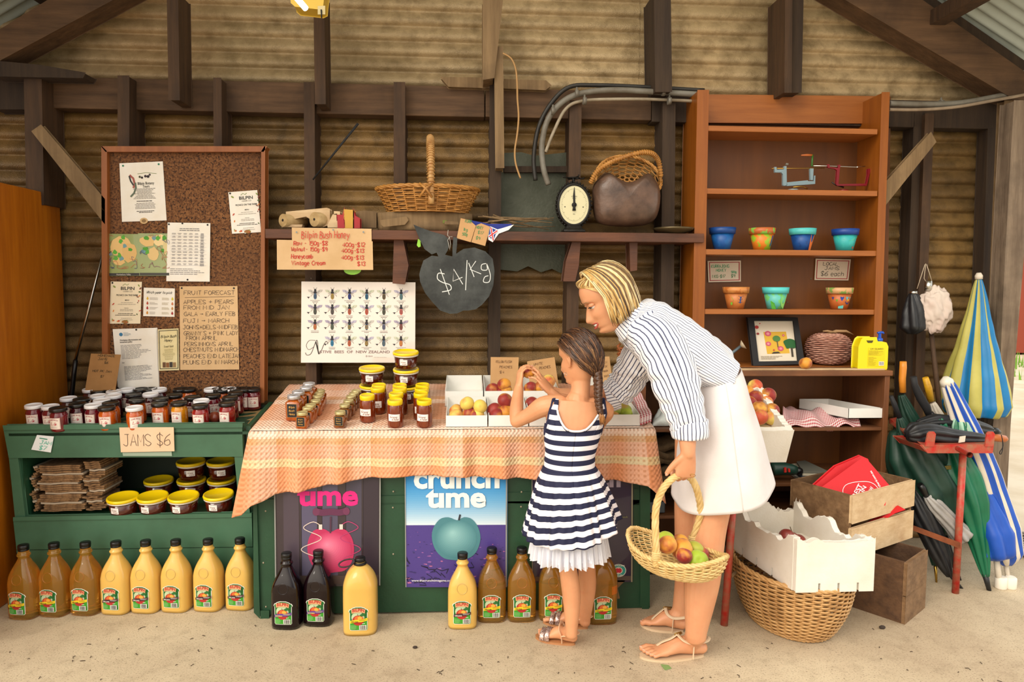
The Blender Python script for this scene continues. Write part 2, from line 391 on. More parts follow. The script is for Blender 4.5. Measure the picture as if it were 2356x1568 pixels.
# roof: two corrugated slopes, their flutes running down the slope
ridge = P(1126, -607, 3.7); eR = P(2440, 250, 3.7); eL = P(-330, 250, 3.7)
for nm, e in (('ceiling', eR), ('ceiling', eL)):
    mb = MB(); ny = 250
    mb.grid(6, ny, lambda a, b: (ridge.x+(e.x-ridge.x)*a, 2.2+1.6*b, ridge.z+(e.z-ridge.z)*a+.009*sin(2*pi*1.6*b/.0762)))
    tag(mb.build(nm, M_ROOF, off=Vector((0, 2, 3))), 'pale corrugated roof sheets on the '+('right' if e is eR else 'left')+' slope', kind='structure')
trim(1, [(1905, -25), (2085, -25), (2356, 165), (2380, 235), (2325, 222)], 3.46, .13, M_TIMX, 'heavy sloping rafter under the right roof slope')
trim(2, [(2095, -20), (2345, 165), (2356, 160), (2356, 140), (2110, -30)], 3.5, .12, M_TIMD, 'dark edge batten above the right rafter')
trim(3, [(-70, 175), (-70, 112), (112, 0), (150, -40), (350, -50)], 3.46, .13, M_TIMX, 'heavy sloping rafter under the left roof slope')
v0 = P(2112, 58, 3.6); mb = MB(); mb.box((v0.x-.03, 2.25, v0.z-.05), (v0.x+.05, 3.7, v0.z+.02)); tag(mb.build('trim_4', M_TIM), 'purlin running under the right roof slope', kind='structure')
v0 = P(118, 8, 3.6); mb = MB(); mb.box((v0.x-.03, 2.25, v0.z-.02), (v0.x+.05, 3.7, v0.z+.06)); tag(mb.build('trim_5', M_TIM), 'purlin running under the left roof slope', kind='structure')
# purlin beam of the back wall in three lengths
mb = MB(); mb.box((-3.4, 3.60, 2.265), (P(1115, 220, 3.6).x, 3.69, 2.415)); tag(mb.build('trim_6', M_TIMX, bevel=.004), 'long brown beam across the left of the back wall', kind='structure')
mb = MB(); mb.box((P(1117, 220, 3.6).x, 3.605, 2.268), (P(1500, 220, 3.6).x, 3.69, 2.412)); tag(mb.build('trim_7', M_TIMX, bevel=.004), 'brown beam behind the curving conduits', kind='structure')
mb = MB(); mb.box((P(1501, 220, 3.6).x, 3.60, 2.26), (2.9, 3.69, 2.40)); tag(mb.build('trim_8', M_TIMD, bevel=.004), 'dark beam across the right of the back wall', kind='structure')
Q = lambda x0, x1, y0, y1, dx=0: [(x0, y0), (x1, y0), (x1+dx, y1), (x0+dx, y1)]
k = 9
for pts, Y, d, m, lb in [
 (Q(56, 94, 172, 470, 6), 3.50, .18, M_TIM, 'split stud at the far left, behind the sloping brace'),
 (Q(272, 296, 175, 345), 3.52, .17, M_TIM, 'stud above the left of the pinboard'),
 (Q(385, 408, -20, 229, 4), 3.44, .15, M_TIM, 'hanging stud ending over the beam above the pinboard'),
 (Q(492, 508, 180, 345, 1), 3.52, .15, M_TIM, 'thin stud above the right of the pinboard'),
 (Q(509, 519, 252, 345), 3.60, .04, mat('painted_daylight_gap', 'd5dccb', .8, 0, '8fae7c', 30), 'narrow pale batten coloured like daylight through a gap'),  # batten stands in for a gap; outdoor daylight is painted on it
 (Q(700, 722, 190, 905, 5), 3.54, .15, M_TIM, 'stud running down behind the bee poster'),
 (Q(722, 744, -20, 238, 4), 3.46, .14, M_TIM, 'short split stud hanging under the yellow light'),
 (Q(907, 931, 190, 905), 3.54, .15, M_TIM, 'stud behind the oval basket'),
 ([(1112, -20), (1158, -20), (1146, 90), (1136, 178), (1112, 182)], 3.42, .16, M_TIML, 'broad hewn upright at the top centre'),
 (Q(1138, 1156, 108, 385, 3), 3.44, .12, M_TIML, 'thin reddish upright below the hewn one'),
 (Q(1128, 1153, 175, 905, -4), 3.54, .15, M_TIMD, 'dark stud beside the chalkboard apple'),
 (Q(1312, 1337, 232, 905, -10), 3.54, .15, M_TIM, 'stud behind the kitchen scale'),
 (Q(1506, 1542, -20, 210, 3), 3.46, .2, M_TIMD, 'dark upper stud right of centre'),
 (Q(1526, 1553, 234, 905, -6), 3.54, .15, M_TIMD, 'stud left of the tall bookcase'),
 (Q(1808, 1822, -20, 212, -2), 3.46, .2, M_TIM, 'lighter upper stud above the bookcase'),
 (Q(1823, 1848, -20, 212, -5), 3.50, .18, M_TIMD, 'dark upper stud above the bookcase'),
 (Q(2104, 2132, 262, 1000, -26), 3.60, .09, M_TIMD, 'shaded half of the stud behind the hanging umbrellas'),  # shaded side of one stud, its shade put in as darker wood
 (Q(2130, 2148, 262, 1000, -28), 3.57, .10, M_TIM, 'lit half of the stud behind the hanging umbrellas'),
 ([(74, 302), (94, 288), (240, 458), (240, 512)], 3.47, .03, M_TIML, 'sloping brace left of the pinboard'),
 ([(2142, 305), (2153, 326), (2036, 472), (2034, 424)], 3.46, .03, M_TIML, 'sloping brace right of the bookcase'),
 ([(1015, 178), (1135, 180), (1136, 202), (1032, 198)], 3.56, .04, M_TIML, 'broken plank end left of the centre upright'),
 ([(1160, 183), (1256, 186), (1267, 196), (1255, 206), (1160, 202)], 3.56, .04, M_TIML, 'rounded plank end right of the centre upright'),
 ([(-20, 140), (90, 150), (195, 168), (190, 178), (-20, 174)], 3.46, .1, M_TIMD, 'plank end under the left rafter'),
 ([(-20, 176), (58, 178), (62, 250), (-20, 250)], 3.58, .1, M_TIMD, 'blackened beam end at the far left'),
 (Q(2276, 2318, 240, 1240, -34), 3.60, .08, M_TIMD, 'dark corner stud at the right end of the wall'),
 ([(2312, 232), (2334, 232), (2292, 1240), (2268, 1240)], 3.50, .05, M_TIML, 'pale corner post at the right end of the wall'),
 ([(2334, 232), (2376, 232), (2354, 600), (2336, 812), (2324, 977), (2312, 1205), (2282, 1205), (2286, 977), (2303, 828), (2313, 600)], 3.30, .09, wood('grey_split_post', '8c7a66', '5d4c3c', 'Z', 1, .85, .9, '44382c'), 'thick weathered post at the open side'),
]:
    trim(k, pts, Y, d, m, lb); k += 1
# outdoors, seen past the last post
M_DIRT = mat('dry_pale_ground', 'd8cdb8', .9, 0, 'bfae92', 1.5, bump=.3, bs=8)
tag(MB().box((3.05, -30, -.15), (60, 60, -.04)).build('ground', M_DIRT, off=Vector((3, 0, -.1))), 'bright dry ground outside the shed', kind='structure')
mb = MB(); r = random.Random(3)
for i in range(900):
    x, y = 9+r.random()*9, 10+r.random()*4; h = .12+.1*r.random(); a = r.random()*6; c_, s_ = cos(a)*.02, sin(a)*.02
    mb.add([(x-c_, y-s_, -.04), (x+c_, y+s_, -.04), (x+s_*2, y+c_, h)], [(0, 1, 2)])
tag(mb.build('grass_patch', cm('6f9a35', .8)), 'green grass growing outside beyond the post', 'grass', kind='stuff')
tag(MB().box((11.5, 15, 0), (22, 19, 3.2)).build('farm_building', cm('8a3b26', .8), bevel=.02), 'red-brown building far outside past the post', 'building')
for i in range(3):
    mb = MB(); c = PZ(2336, 1300+i*3, .0)
    for j in range(5+i): rr = .14+.012*j; mb.tube([(3.13+rr*cos(a/20*2*pi), 3.35+i*.06+rr*sin(a/20*2*pi), -.03+.012*(j % 3)+i*.02) for a in range(20)], .006, 6, closed=True)
    tag(mb.build('wire_coil', M_PIPE), ['grey wire coil lowest in the pile outside the post', 'grey wire coil in the middle of the pile outside', 'grey wire coil on top of the pile outside'][i], 'coil', 'coils of wire outside')
# leaf litter on the floor
r = random.Random(11); mb = MB()
for i in range(70):
    p = PZ(r.uniform(0, 2300), r.uniform(1440, 1566)); a = r.random()*6; L = r.uniform(.004, .02)
    mb.tube([p+Vector((0, 0, .0015)), p+Vector((cos(a)*L*.5, sin(a)*L*.5, .004)), p+Vector((cos(a+.4)*L, sin(a+.4)*L, .0015))], .0012, 5)
tag(mb.build('leaf_litter', cm('3c2c1e', .9)), 'scattered dark twigs and crumbs on the concrete floor', 'debris', kind='stuff')
tag(MB().prism([PZ(x, y, .0015) for x, y in ((1520, 1528), (1538, 1530), (1545, 1537), (1530, 1541))], (0, 0, .002)).build('fallen_leaf', cm('7d9a5c')), 'small green leaf on the floor by the front sandal', 'leaf')
for (x, y, s), lb in zip(((955, 1488, .010), (2030, 1442, .014)), ('dark pebble on the floor in front of the green table', 'dark wood chip on the floor by the lower crate')):
    tag(MB().ell(PZ(x, y, s*.5), (s, s*.6, s*.55), seg=9, rings=6).build('floor_chip', cm('3a2f28', .9)), lb, 'chip')
# fluorescent light at the top
t = thing('fluorescent_light', 'yellow fluorescent batten with a lit tube hanging at the top', 'ceiling light', P(735, 20, 3.3))
mb = MB(); a, b = P(716, 14, 3.22), P(560, -190, 2.2)
mb.prism([P(x, y, 3.26) for x, y in ((684, 27), (680, -30), (762, -30), (755, 8), (752, 36), (744, 40), (692, 34))], (0, -.10, 0)); mb.build('housing', mat('yellowed_plastic', 'd9b43a', .35), t, bevel=.004)
mb = MB(); mb.tube([P(703, 19, 3.06), P(668, -22, 2.95), P(560, -150, 2.6)], .0125, 12); mb.build('tube', mat('lit_tube', 'fff6e0', .4, emis=9), t)
mb = MB(); mb.prism([P(x, y, 3.155) for x, y in ((731, 14), (748, 13), (748, 33), (731, 33))], (0, .004, 0)); mb.build('socket', cm('cfc090'), t)
mb = MB(); mb.tube([P(739, 22, 3.15), P(740, 41, 3.15)], .003, 6); mb.build('cord', M_BLKM, t)
# ================================================================ pinboard and its papers
def m_cork():
    n = NT('speckled_cork'); v = n.co()
    w = n.n('ShaderNodeTexVoronoi', {'Vector': v, 'Scale': 130}); a = n.noise(v, 95, 3, .6)
    k = n.mix(n.ramp(w.outputs[1], [(.2, 0.), (.9, 1.)]), lin('5e3a1e'), lin('8c5f38'))
    k = n.mix(n.ramp(a, [(.40, 1.), (.47, 0.)]), k, lin('2c1a10'))
    k = n.mix(n.ramp(n.noise(v, 2, 2), [(.45, 0.), (.6, .35)]), k, lin('5a3a22'))
    n.set('Base Color', k); n.set('Roughness', .9); n.bump(a, .3, .004); return n.m
YB = 3.50
t = thing('pinboard', 'tall cork pinboard in a reddish wooden frame behind the jam jars', 'notice board', P(425, 900, YB))
MB().prism([P(x, y, YB) for x, y in ((237, 340), (608, 340), (606, 925), (240, 925))], (0, .02, 0)).build('cork_panel', m_cork(), t)
fr = wood('frame_wood', '9a5a28', '80461a', 'Z', 1, .5, .2)
for pts in ([(234, 337), (613, 337), (606, 348), (243, 348)], [(234, 337), (245, 348), (247, 925), (236, 925)], [(602, 348), (609, 337), (607, 925), (599, 925)]):
    MB().prism([P(x, y, YB-.03) for x, y in pts], (0, .06, 0)).build('frame_rail', fr, t, bevel=.002)
YP = YB-.004
INK, PAP = '2a2a2c', mat('white_paper', 'f1eee6', .6, 0, 'e6ddcb', 5)
CREAM = mat('cream_paper', 'efe3c8', .6, 0, 'e6d5b3', 5)
def pins(A, pts, m='17181c'):
    for u, v in pts: A.ell(u, v, 2.2, 2.2, m, 10)
def K(z, ox, oy, s): return [(ox+a/s, oy+b/s) for a, b in z]
k4 = lambda *z: K(z, 200, 320, 2.7045)
# botany tours
t, A = sheet('tour_flyer', 'white flyer about botany tours, top left of the pinboard', 'flyer', k4((202, 150), (472, 138), (496, 505), (218, 514)), YP, PAP); A.up()
A.line([(40, 26), (60, 24), (84, 27)], 1, '7a8a55')
for u, v, r_, c in ((45, 33, 2.6, '4b4a2e'), (50, 35, 2.6, '2b2024'), (58, 32, 3, '3a2a30'), (64, 33, 3.2, '221a20'), (68, 29, 2.4, '4a3a40')): A.ell(u, v, r_, r_, c)
A.line([(22, 28), (30, 36), (33, 50), (29, 58)], 4.5, 'a3564e').line([(21, 30), (24, 42), (30, 52)], 3.6, '3b3b3a').line([(34, 46), (35, 58), (30, 70), (22, 78)], 4, '5d6b58')
A.text('Bilpin Botany', 39, 51, 6.3, '3c3a38', 38, .01).text('Tours', 50, 58, 6.3, '3c3a38', 16, .01)
A.bars(28, 60, 80, 85, 9, '77736e', 1, True, 2).bars(26, 88, 80, 92, 1, '33302e', 1.5, True, 4).bars(30, 93, 78, 108, 5, '77736e', 1, True, 5).bars(32, 111, 76, 117, 2, '33302e', 1.3, True, 6)
A.ell(49, 134, 9, 7, 'c9a877').up().ell(49, 134, 5, 4, '8a6d45'); pins(A, [(8, 6), (90, 6)], '1f7a58')
A.build('printing', t)
# two picnic menus
def menu(cor, lb):
    t, A = sheet('picnic_menu', lb, 'flyer', cor, YP, CREAM if 'lower' in lb else PAP, group='picnic menus on the pinboard'); A.up()
    A.line([(28, 9), (33, 5), (38, 8), (42, 5)], 1, '6a8a3c').text('BILPIN', 23, 19, 7.5, INK, 32, .015).text('CIDER CO', 29, 24, 3, '66625a', 22)
    A.text('PICNICS ON THE FARM', 14, 33, 4, INK, 49, .01).text('MENU', 34, 44, 2.8, INK, 10, .01)
    A.bars(16, 48, 62, 56, 2, '8a867c', .8, True).text('MAINS', 33, 62, 1.8, INK, 10).bars(16, 64, 62, 70, 2, '8a867c', .8, True, 3).bars(10, 73, 64, 80, 2, '4a473f', 1.2, True, 4).bars(24, 84, 54, 92, 2, '8a867c', .8, True, 5)
    r = random.Random(4)
    for i in range(20):
        u, v = (r.choice((r.uniform(2, 9), r.uniform(63, 70))), r.uniform(8, 92)) if i < 12 else (r.uniform(6, 66), r.uniform(88, 96))
        A.ell(u, v, r.uniform(1, 2.3), r.uniform(1.5, 4), r.choice(('c0503c', 'd98a4a', '8a9a4c', 'b7b4a2', '7a4030', '556a3a')), 9, r.random()*3)
    A.ell(36, 93, 8, 4, '9a6a35').up(); pins(A, [(4, 3)]); A.build('printing', t); return t, A
menu(k4((879, 330), (1060, 316), (1084, 578), (903, 588)), 'white picnic menu, upper right of the pinboard')
menu(k4((148, 885), (342, 887), (332, 1147), (140, 1147)), 'cream picnic menu, lower left of the pinboard')
# maps
M_MAPG = mat('map_print', '9ba568', .35, 0, '7f9255', 3, coat=.6)
def dmap(cor, lb, seed):
    t, A = sheet('area_map', lb, 'map', cor, YP-.002*seed, M_MAPG, group='maps on the pinboard'); A.up(); r = random.Random(seed)
    blobs = [(38, 30, 30, 28, 'e2bd7c'), (55, 45, 20, 25, 'dcb573'), (30, 62, 16, 12, 'e2bd7c')] if seed == 1 else [(22, 18, 20, 14, 'e2bd7c'), (50, 16, 16, 14, 'ecd39a'), (34, 48, 13, 18, 'dfc084'), (62, 30, 6, 20, 'd9c890')]
    for u, v, a, b, c in blobs:
        A.poly([(u+a*cos(q/14*2*pi)*r.uniform(.75, 1.05), v+b*sin(q/14*2*pi)*r.uniform(.75, 1.05)) for q in range(14)], c)
    A.up()
    for i in range(9):
        u, v = r.uniform(10, 62), r.uniform(6, 60)
        A.poly([(u+r.uniform(3, 7)*cos(q/9*2*pi), v+r.uniform(3, 7)*sin(q/9*2*pi)) for q in range(9)], r.choice(('4f9a35', '5aa83c', '6f9aa0')))
    A.up()
    for i in range(9):
        p = [(r.uniform(4, 70), r.uniform(4, 84))]
        for q in range(7): p.append((min(71, max(3, p[-1][0]+r.uniform(-11, 11))), min(80, max(3, p[-1][1]+r.uniform(-9, 12)))))
        A.line(crom(p, 3), .8, r.choice(('8a4a6a', 'b5604a', '5a5a7a', 'c9825a')))
    if seed == 1: A.rect(1, 91, 76, 97, '3a3a3a').up().text('Hawkesbury Valley', 22, 96, 4, 'd8d6cc', 34)
    else: A.rect(1, 91, 71, 97, '4a4a44')
    A.build('printing', t)
dmap(k4((110, 588), (318, 590), (328, 850), (126, 852)), 'green and tan area map at the left edge of the pinboard', 1)
dmap(k4((318, 585), (512, 586), (514, 850), (326, 850)), 'laminated area map beside the white table sheet', 2)
# risk sheet
t, A = sheet('assessment_sheet', 'white sheet with a printed table pinned in the middle of the board', 'notice', k4((502, 518), (768, 522), (764, 886), (494, 883)), YP-.006, PAP); A.up()
A.bars(16, 13, 86, 21, 2, '55545a', 1.3, True, 3)
for i in range(6):
    for j in range(11):
        h_ = 1; A.bars(10+i*13, 24+j*7, 10+i*13+10, 24+j*7+(6 if i == 5 else 4), 4 if i == 5 else 2, '77757c', .8, True, i*20+j)
for j in range(9): A.rect(8, 30+j*8.5, 90, 30.4+j*8.5, 'b9b7bf')
A.bars(8, 106, 90, 122, 4, '66646a', 1, False, 8); pins(A, [(3, 4), (34, 1.5), (92, 4), (48, 131)]); A.build('printing', t)
# pear chart
t, A = sheet('pear_chart', 'small sheet headed Which pear to pick, with coloured pears', 'flyer', k4((354, 923), (547, 928), (545, 1105), (350, 1100)), YP, PAP); A.up()
A.hand('Which pear to pick', 6, 13, 6, INK, .7, 60, slant=.3)
for j, (c1, c2) in enumerate((('d9b03c', 'd0c23c'), ('b5503c', 'c97a50'), ('a82c2c', 'c08a4a'), ('d08a2c', 'a02c30'))):
    for u, c in ((9, c1), (66, c2)): A.ell(u, 25+j*11, 2.4, 2.7, c, 12).ell(u, 22.4+j*11, 1.3, 2, c, 8)
    A.bars(14, 22+j*11, 34, 28+j*11, 3, 'c9c2b8', 1.2, False, j).bars(42, 22+j*11, 62, 28+j*11, 3, 'd0c6b0', 1.2, False, j+9)
A.build('printing', t)
# policy pages
t, A = sheet('policy_notice', 'long white policy notice with a blue round emblem behind the jars', 'notice', k4((160, 1181), (430, 1173), (448, 1548), (195, 1575)), YP, PAP); A.up()
A.ell(18, 13, 4.2, 4.2, '3a7aa5', 18).bars(24, 9, 42, 18, 4, '88a0b0', .8)
A.text('Workplace discrimination and', 14, 28, 3.6, INK, 50, .015).text('harassment policy', 14, 32.5, 3.6, INK, 29, .015)
A.bars(15, 38, 90, 72, 11, '77757a', .9, False, 3).text('Scope', 15, 80, 2.6, INK, 6, .01).bars(19, 88, 88, 122, 13, '77757a', .9, False, 5); pins(A, [(54, 3)]); A.build('printing', t)
MB().prism([P(x, y, YP+.003) for x, y in k4((300, 1182), (438, 1172), (452, 1560), (320, 1560))], (0, .0005, 0)).build('policy_sheet', PAP); tag(bpy.context.scene.collection.objects[-1], 'second white page sticking out behind the long policy notice', 'notice')
# honey flyer
t, A = sheet('honey_flyer', 'narrow yellowed honey flyer with a dark border', 'flyer', k4((442, 1183), (570, 1176), (574, 1436), (448, 1440)), YP-.003, mat('yellowed_paper', 'e8dcae', .6, 0, 'd9c88f', 6)); A.up()
for a in ((2, 3, 45, 4.4), (2, 90, 45, 91.4), (2, 3, 3.4, 91), (44, 3, 45.4, 91)): A.rect(*a, '34322a')
A.hand('Bilpin Bush', 6, 20, 6, '3a3a2c', .7, 36, slant=.3).hand('Honey', 14, 29, 6, '3a3a2c', .7, 18, slant=.3).hand('Sweet Gold', 13, 42, 4, '5a583c', .5, 22)
A.bars(8, 46, 40, 72, 11, '9a9060', .6, True, 3)
for i, c in enumerate(('6a4a30', '8a5a34', '3a3430', '9a7a50')): A.rect(9+i*8, 76+i % 2, 16+i*8, 88, c)
A.build('printing', t)
# fruit forecast
t, A = sheet('forecast_sign', 'cardboard sign headed FRUIT FORECAST in pen capitals', 'sign', k4((576, 915), (936, 913), (947, 1432), (580, 1435)), YP-.002, M_CARDL, .003, pname='card'); A.up()
rows = [('FRUIT FORECAST', 10, 968, 118), ('APPLES + PEARS', 9, 1025, 116), ('FROM MID JAN', 9, 1060, 106), ('GALA > EARLY FEB', 10, 1100, 118), ('FUJI > MARCH', 8, 1142, 106), ('JOHNS+DELS-MIDFEB', 7, 1182, 126),
        ("GRANNY'S + PINK LADY", 9, 1220, 124), ('FROM APRIL', 14, 1250, 72), ('PERSIMMONS APRIL', 10, 1287, 112), ('CHESTNUTS MIDMARCH', 8, 1322, 128), ('PEACHES END LATEJAN', 8, 1362, 130), ('PLUMS END IN MARCH', 7, 1400, 124)]
for s_, u, yz, w_ in rows: A.hand(s_, u, (yz-915)/2.7045, 9.2, '4b4038', .85, w_, slant=.04, jit=.15)
A.line([(12, 26), (126, 24)], .7, '4b4038'); pins(A, [(5, 4), (125, 5)]); A.build('lettering', t)
# brown card leaning at the left
t, A = sheet('jam_price_card', 'brown cardboard card leaning at the left end of the jam jars', 'sign', k4((25, 1333), (210, 1340), (175, 1570), (-12, 1560)), 3.42, M_CARDD, .003, pname='card'); A.up()
for s_, u, v, w_ in (('HOMEMADE', 17, 6, 40), ('JAMS', 18, 14, 22), ('$6', 34, 22, 9), ('HOT PK JAM', 10, 42, 44), ('$7', 30, 54, 8)): A.hand(s_, u, v, 5, '4a3a20', .8, w_)
A.build('lettering', t)
# ================================================================ left cabinet and poles
t = thing('tall_cabinet', 'tall orange wooden cabinet side at the far left edge', 'cabinet', (-2.28, 3.15, 0))
x0 = -2.03
MB().box((x0-.5, 2.62, 0), (x0, 3.655, P(145, 450, 3.655).z)).build('cabinet_body', M_ORNG, t, bevel=.006)
MB().box((x0-.02, 2.60, 0), (x0+.010, 2.62, P(145, 450, 3.655).z)).build('edge_strip', wood('edge_wood', 'c98a4a', 'b5742f', 'Z'), t)
t = thing('telescopic_pole', 'silver pole with a black joint leaning between cabinet and pinboard', 'pole', (-2.1, 3.58, 0))
a, b, c = P(236, 586, 3.58), P(174, 828, 3.58), P(170, 860, 3.58)
MB().tube([a, b], [.006, .008], 10).build('shaft', M_CHR, t); MB().tube([b, c, Vector((c.x-.13, 3.58, 0))], .011, 10).build('black_joint', M_BLK, t)
tag(MB().tube([P(720, 413, 3.5), P(824, 284, 3.42)], [.004, .006], 8).build('metal_rod', M_BLKM), 'thin black rod slanting up from the stud left of the oval basket', 'rod')
# ================================================================ wall shelf
SZ0, SZ1, SY = P(612, 548, 3.4).z, P(612, 526, 3.4).z, 3.40
t = thing('wall_shelf', 'long reddish plank shelf across the wall from pinboard to bookcase', 'shelf', (0, 3.5, SZ0))
xs0, xs1 = P(610, 540, 3.4).x, P(1620, 545, 3.4).x
MB().box((xs0, SY, SZ0), (xs1, 3.66, SZ1)).build('board', M_SHELF, t, bevel=.003)
for pts in ([(908, 554), (926, 552), (938, 610), (930, 652), (905, 650)], [(1318, 556), (1334, 556), (1330, 610), (1322, 645), (1298, 645), (1304, 600)], [(1450, 556), (1465, 556), (1464, 620), (1452, 622)]):
    MB().prism([P(x, y, 3.44) for x, y in pts], (0, .09, 0)).build('bracket', M_SHELF, t, bevel=.004)
def SH(px, Y): p = P(px, 540, Y); return Vector((p.x, Y, SZ1))
k5 = lambda *z: K(z, 620, 460, 3.5633)
# honey price sign: two pieces of cardboard pinned on the shelf edge
t = thing('honey_price_sign', 'cardboard honey price sign written in red marker', 'sign', P(640, 620, SY-.006))
for nm, c in (('upper_card', k5((183, 225), (836, 235), (838, 350), (185, 342))), ('lower_card', k5((60, 325), (845, 338), (850, 572), (62, 570)))): MB().prism([P(x, y, SY-.005-(.004 if nm[0] == 'l' else 0)) for x, y in c], (0, .003, 0)).build(nm, M_CARDL, t)
def M5(u, v, l): x, y = 620+u/3.5633, 460+v/3.5633; return P(x, y, SY-.0105-l)
A = Art(M5, []); RED = 'c4372c'; A.up()
for s_, u, v, h_, w_ in (('Bilpin Bush Honey', 262, 312, 58, 395), ('Raw - 150g-$8', 198, 370, 34, 282), ('400g-$12', 598, 382, 34, 190), ('Walnut- 150g-$9', 178, 418, 32, 300), ('400g-$13', 590, 430, 32, 190), ('Honeycomb', 178, 478, 36, 180), ('400g-$13', 588, 486, 32, 190), ('Vintage Cream', 180, 532, 34, 280), ('$13', 720, 538, 32, 70)):
    A.hand(s_, u, v, h_, RED, 5, w_, slant=.05)
for u, v in ((222, 263), (522, 244), (770, 262)): A.ell(u, v, 7, 7, '7a8a90', 10)
A.build('lettering', t)
M_LIME = mat('lime_plastic', '8fd13a', .35)
tag(MB().prism([P(*q, 3.42) for q in K([(680+72*cos(a/18*2*pi), 570+42*sin(a/18*2*pi)) for a in range(18)], 620, 460, 3.5633)], (0, .004, 0)).build('lime_disc', M_LIME), 'lime green disc peeking out below the honey price sign', 'disc')
tag(MB().prism([P(*q, 3.395) for q in k5((1218, 318), (1238, 330), (1240, 380), (1222, 388), (1208, 370))], (0, .004, 0)).build('lime_tag', M_LIME), 'small lime green tag behind the chalkboard leaf', 'tag')
# wooden toy truck parts
t = thing('toy_wagon', 'wooden toy wagon with two log wheels at the left end of the shelf', 'toy', SH(700, 3.5))
mb = MB(); mb.prism([P(*q, 3.45) for q in k5((140, 100), (470, 68), (490, 75), (490, 200), (440, 215), (300, 130), (200, 150), (140, 118))], (0, .05, 0)); mb.build('wagon_body', M_RAW, t, bevel=.003)
MB().prism([P(*q, 3.44) for q in k5((100, 200), (270, 200), (265, 222), (100, 222))], (0, .05, 0)).build('wagon_floor', M_RAW, t)
for (u, v, r_) in ((110, 165, 54), (368, 158, 62)):
    c = P(*k5((u, v))[0], 3.43); rr = r_/3.5633*3.43/1600*.94; mb = MB(); mb.tube([c, c+Vector((.075, .10, 0))], rr, 24, sm=True); w = mb.build('log_wheel', wood('log_end', 'c4a878', '9c7f50', 'Y'), t)
    MB().tube([c+Vector((-.002, -.002, 0)), c+Vector((.004, .004, 0))], .006, 10).build('axle_hole', cm('1a120c'), w)
t = thing('toy_block_set', 'red and yellow wooden toy block with a raw wood nose', 'toy', SH(790, 3.46))
for nm, pts, m in (('nose', [(478, 205), (520, 120), (550, 115), (555, 222), (480, 222)], M_RAW), ('left_red', [(552, 118), (600, 125), (612, 80), (616, 226), (556, 226)], cm('a5121a', .45)), ('yellow_middle', [(612, 78), (690, 84), (690, 228), (614, 228)], cm('c99a35', .5)), ('right_red', [(688, 86), (700, 130), (738, 150), (738, 226), (688, 228)], cm('a5121a', .45)), ('peg', [(532, 94), (575, 96), (575, 116), (532, 116)], M_RAW)):
    MB().prism([P(*q, 3.43) for q in k5(*pts)], (0, .05, 0)).build(nm, m, t, bevel=.002)
tag(MB().prism([P(*q, 3.50) for q in k5((700, 102), (778, 90), (872, 100), (872, 222), (712, 222))], (0, .04, 0)).build('wood_offcut', M_TIML, bevel=.003), 'rough wooden offcut between toy block and bark trough', 'wood block')
# ---------------------------------------------------------------- wicker weaving
def m_wick(name, a, b, dk):
    n = NT(name); v = n.co(); c = n.mix(n.ramp(n.noise(v, 30, 4), [(.3, 0.), (.7, 1.)]), lin(a), lin(b))
    c = n.mix(n.ramp(n.noise(v, 8, 3), [(.55, 0.), (.7, .6)]), c, lin(dk)); n.set('Base Color', c); n.set('Roughness', .5); return n.m
M_WH = m_wick('honey_wicker', 'c08a45', '9a6526', '7a4a1a'); M_WL = m_wick('pale_wicker', 'e2c68c', 'cda968', 'b58a4a'); M_WB = m_wick('brown_wicker', 'cda46c', 'b08450', '8f6638')
def weave(mb, fn, rows, nst, r=.003, amp=.004, per=6, phase=0, mi=0):
    """horizontal strands running in and out of the stakes; fn(a, t) -> (point, outward normal)"""
    n = nst*per
    for j in range(rows):
        pts = []
        for i in range(n):
            a = i/n; p, nn = fn(a, (j+.5)/rows); pts.append(p+nn*(amp*cos(pi*i/per*1.0+pi*(j % 2))))
        mb.tube(pts, r, 5, mi, closed=True)
def stakes(mb, fn, nst, r=.0032, mi=0, n=8):
    for i in range(nst): mb.tube([fn((i+.5)/nst, t/n)[0] for t in range(n+1)], r, 5, mi)
def twist(pts, r, strands, turns, mb, mi=0, n=None):
    n = len(pts)
    for s in range(strands):
        q = []
        for i, p in enumerate(pts):
            t = (Vector(pts[min(i+1, n-1)])-Vector(pts[max(i-1, 0)])).normalized(); u = t.orthogonal() if i == 0 else u-t*u.dot(t); u.normalize(); w = t.cross(u)
            a = 2*pi*(turns*i/n+s/strands); q.append(Vector(p)+u*cos(a)*r*.55+w*sin(a)*r*.55)
        mb.tube(q, r*.55, 6, mi)
def oval(c, ax, ay, z0, z1, top, bot=.7, M=None, wav=0., power=1.2):
    def fn(a, t):
        th = 2*pi*a; s = bot+(1-bot)*t**power*1.0; s = s if top == 1 else s
        x, y = ax*s*cos(th), ay*s*sin(th); z = z0+(z1-z0)*t+wav*t*(x/ax)**2
        p = Vector((x, y, z)); nn = Vector((cos(th)/ax, sin(th)/ay, 0)).normalized()
        if M: return M @ (p), (M.to_3x3() @ nn)
        return Vector(c)+p, nn
    return fn
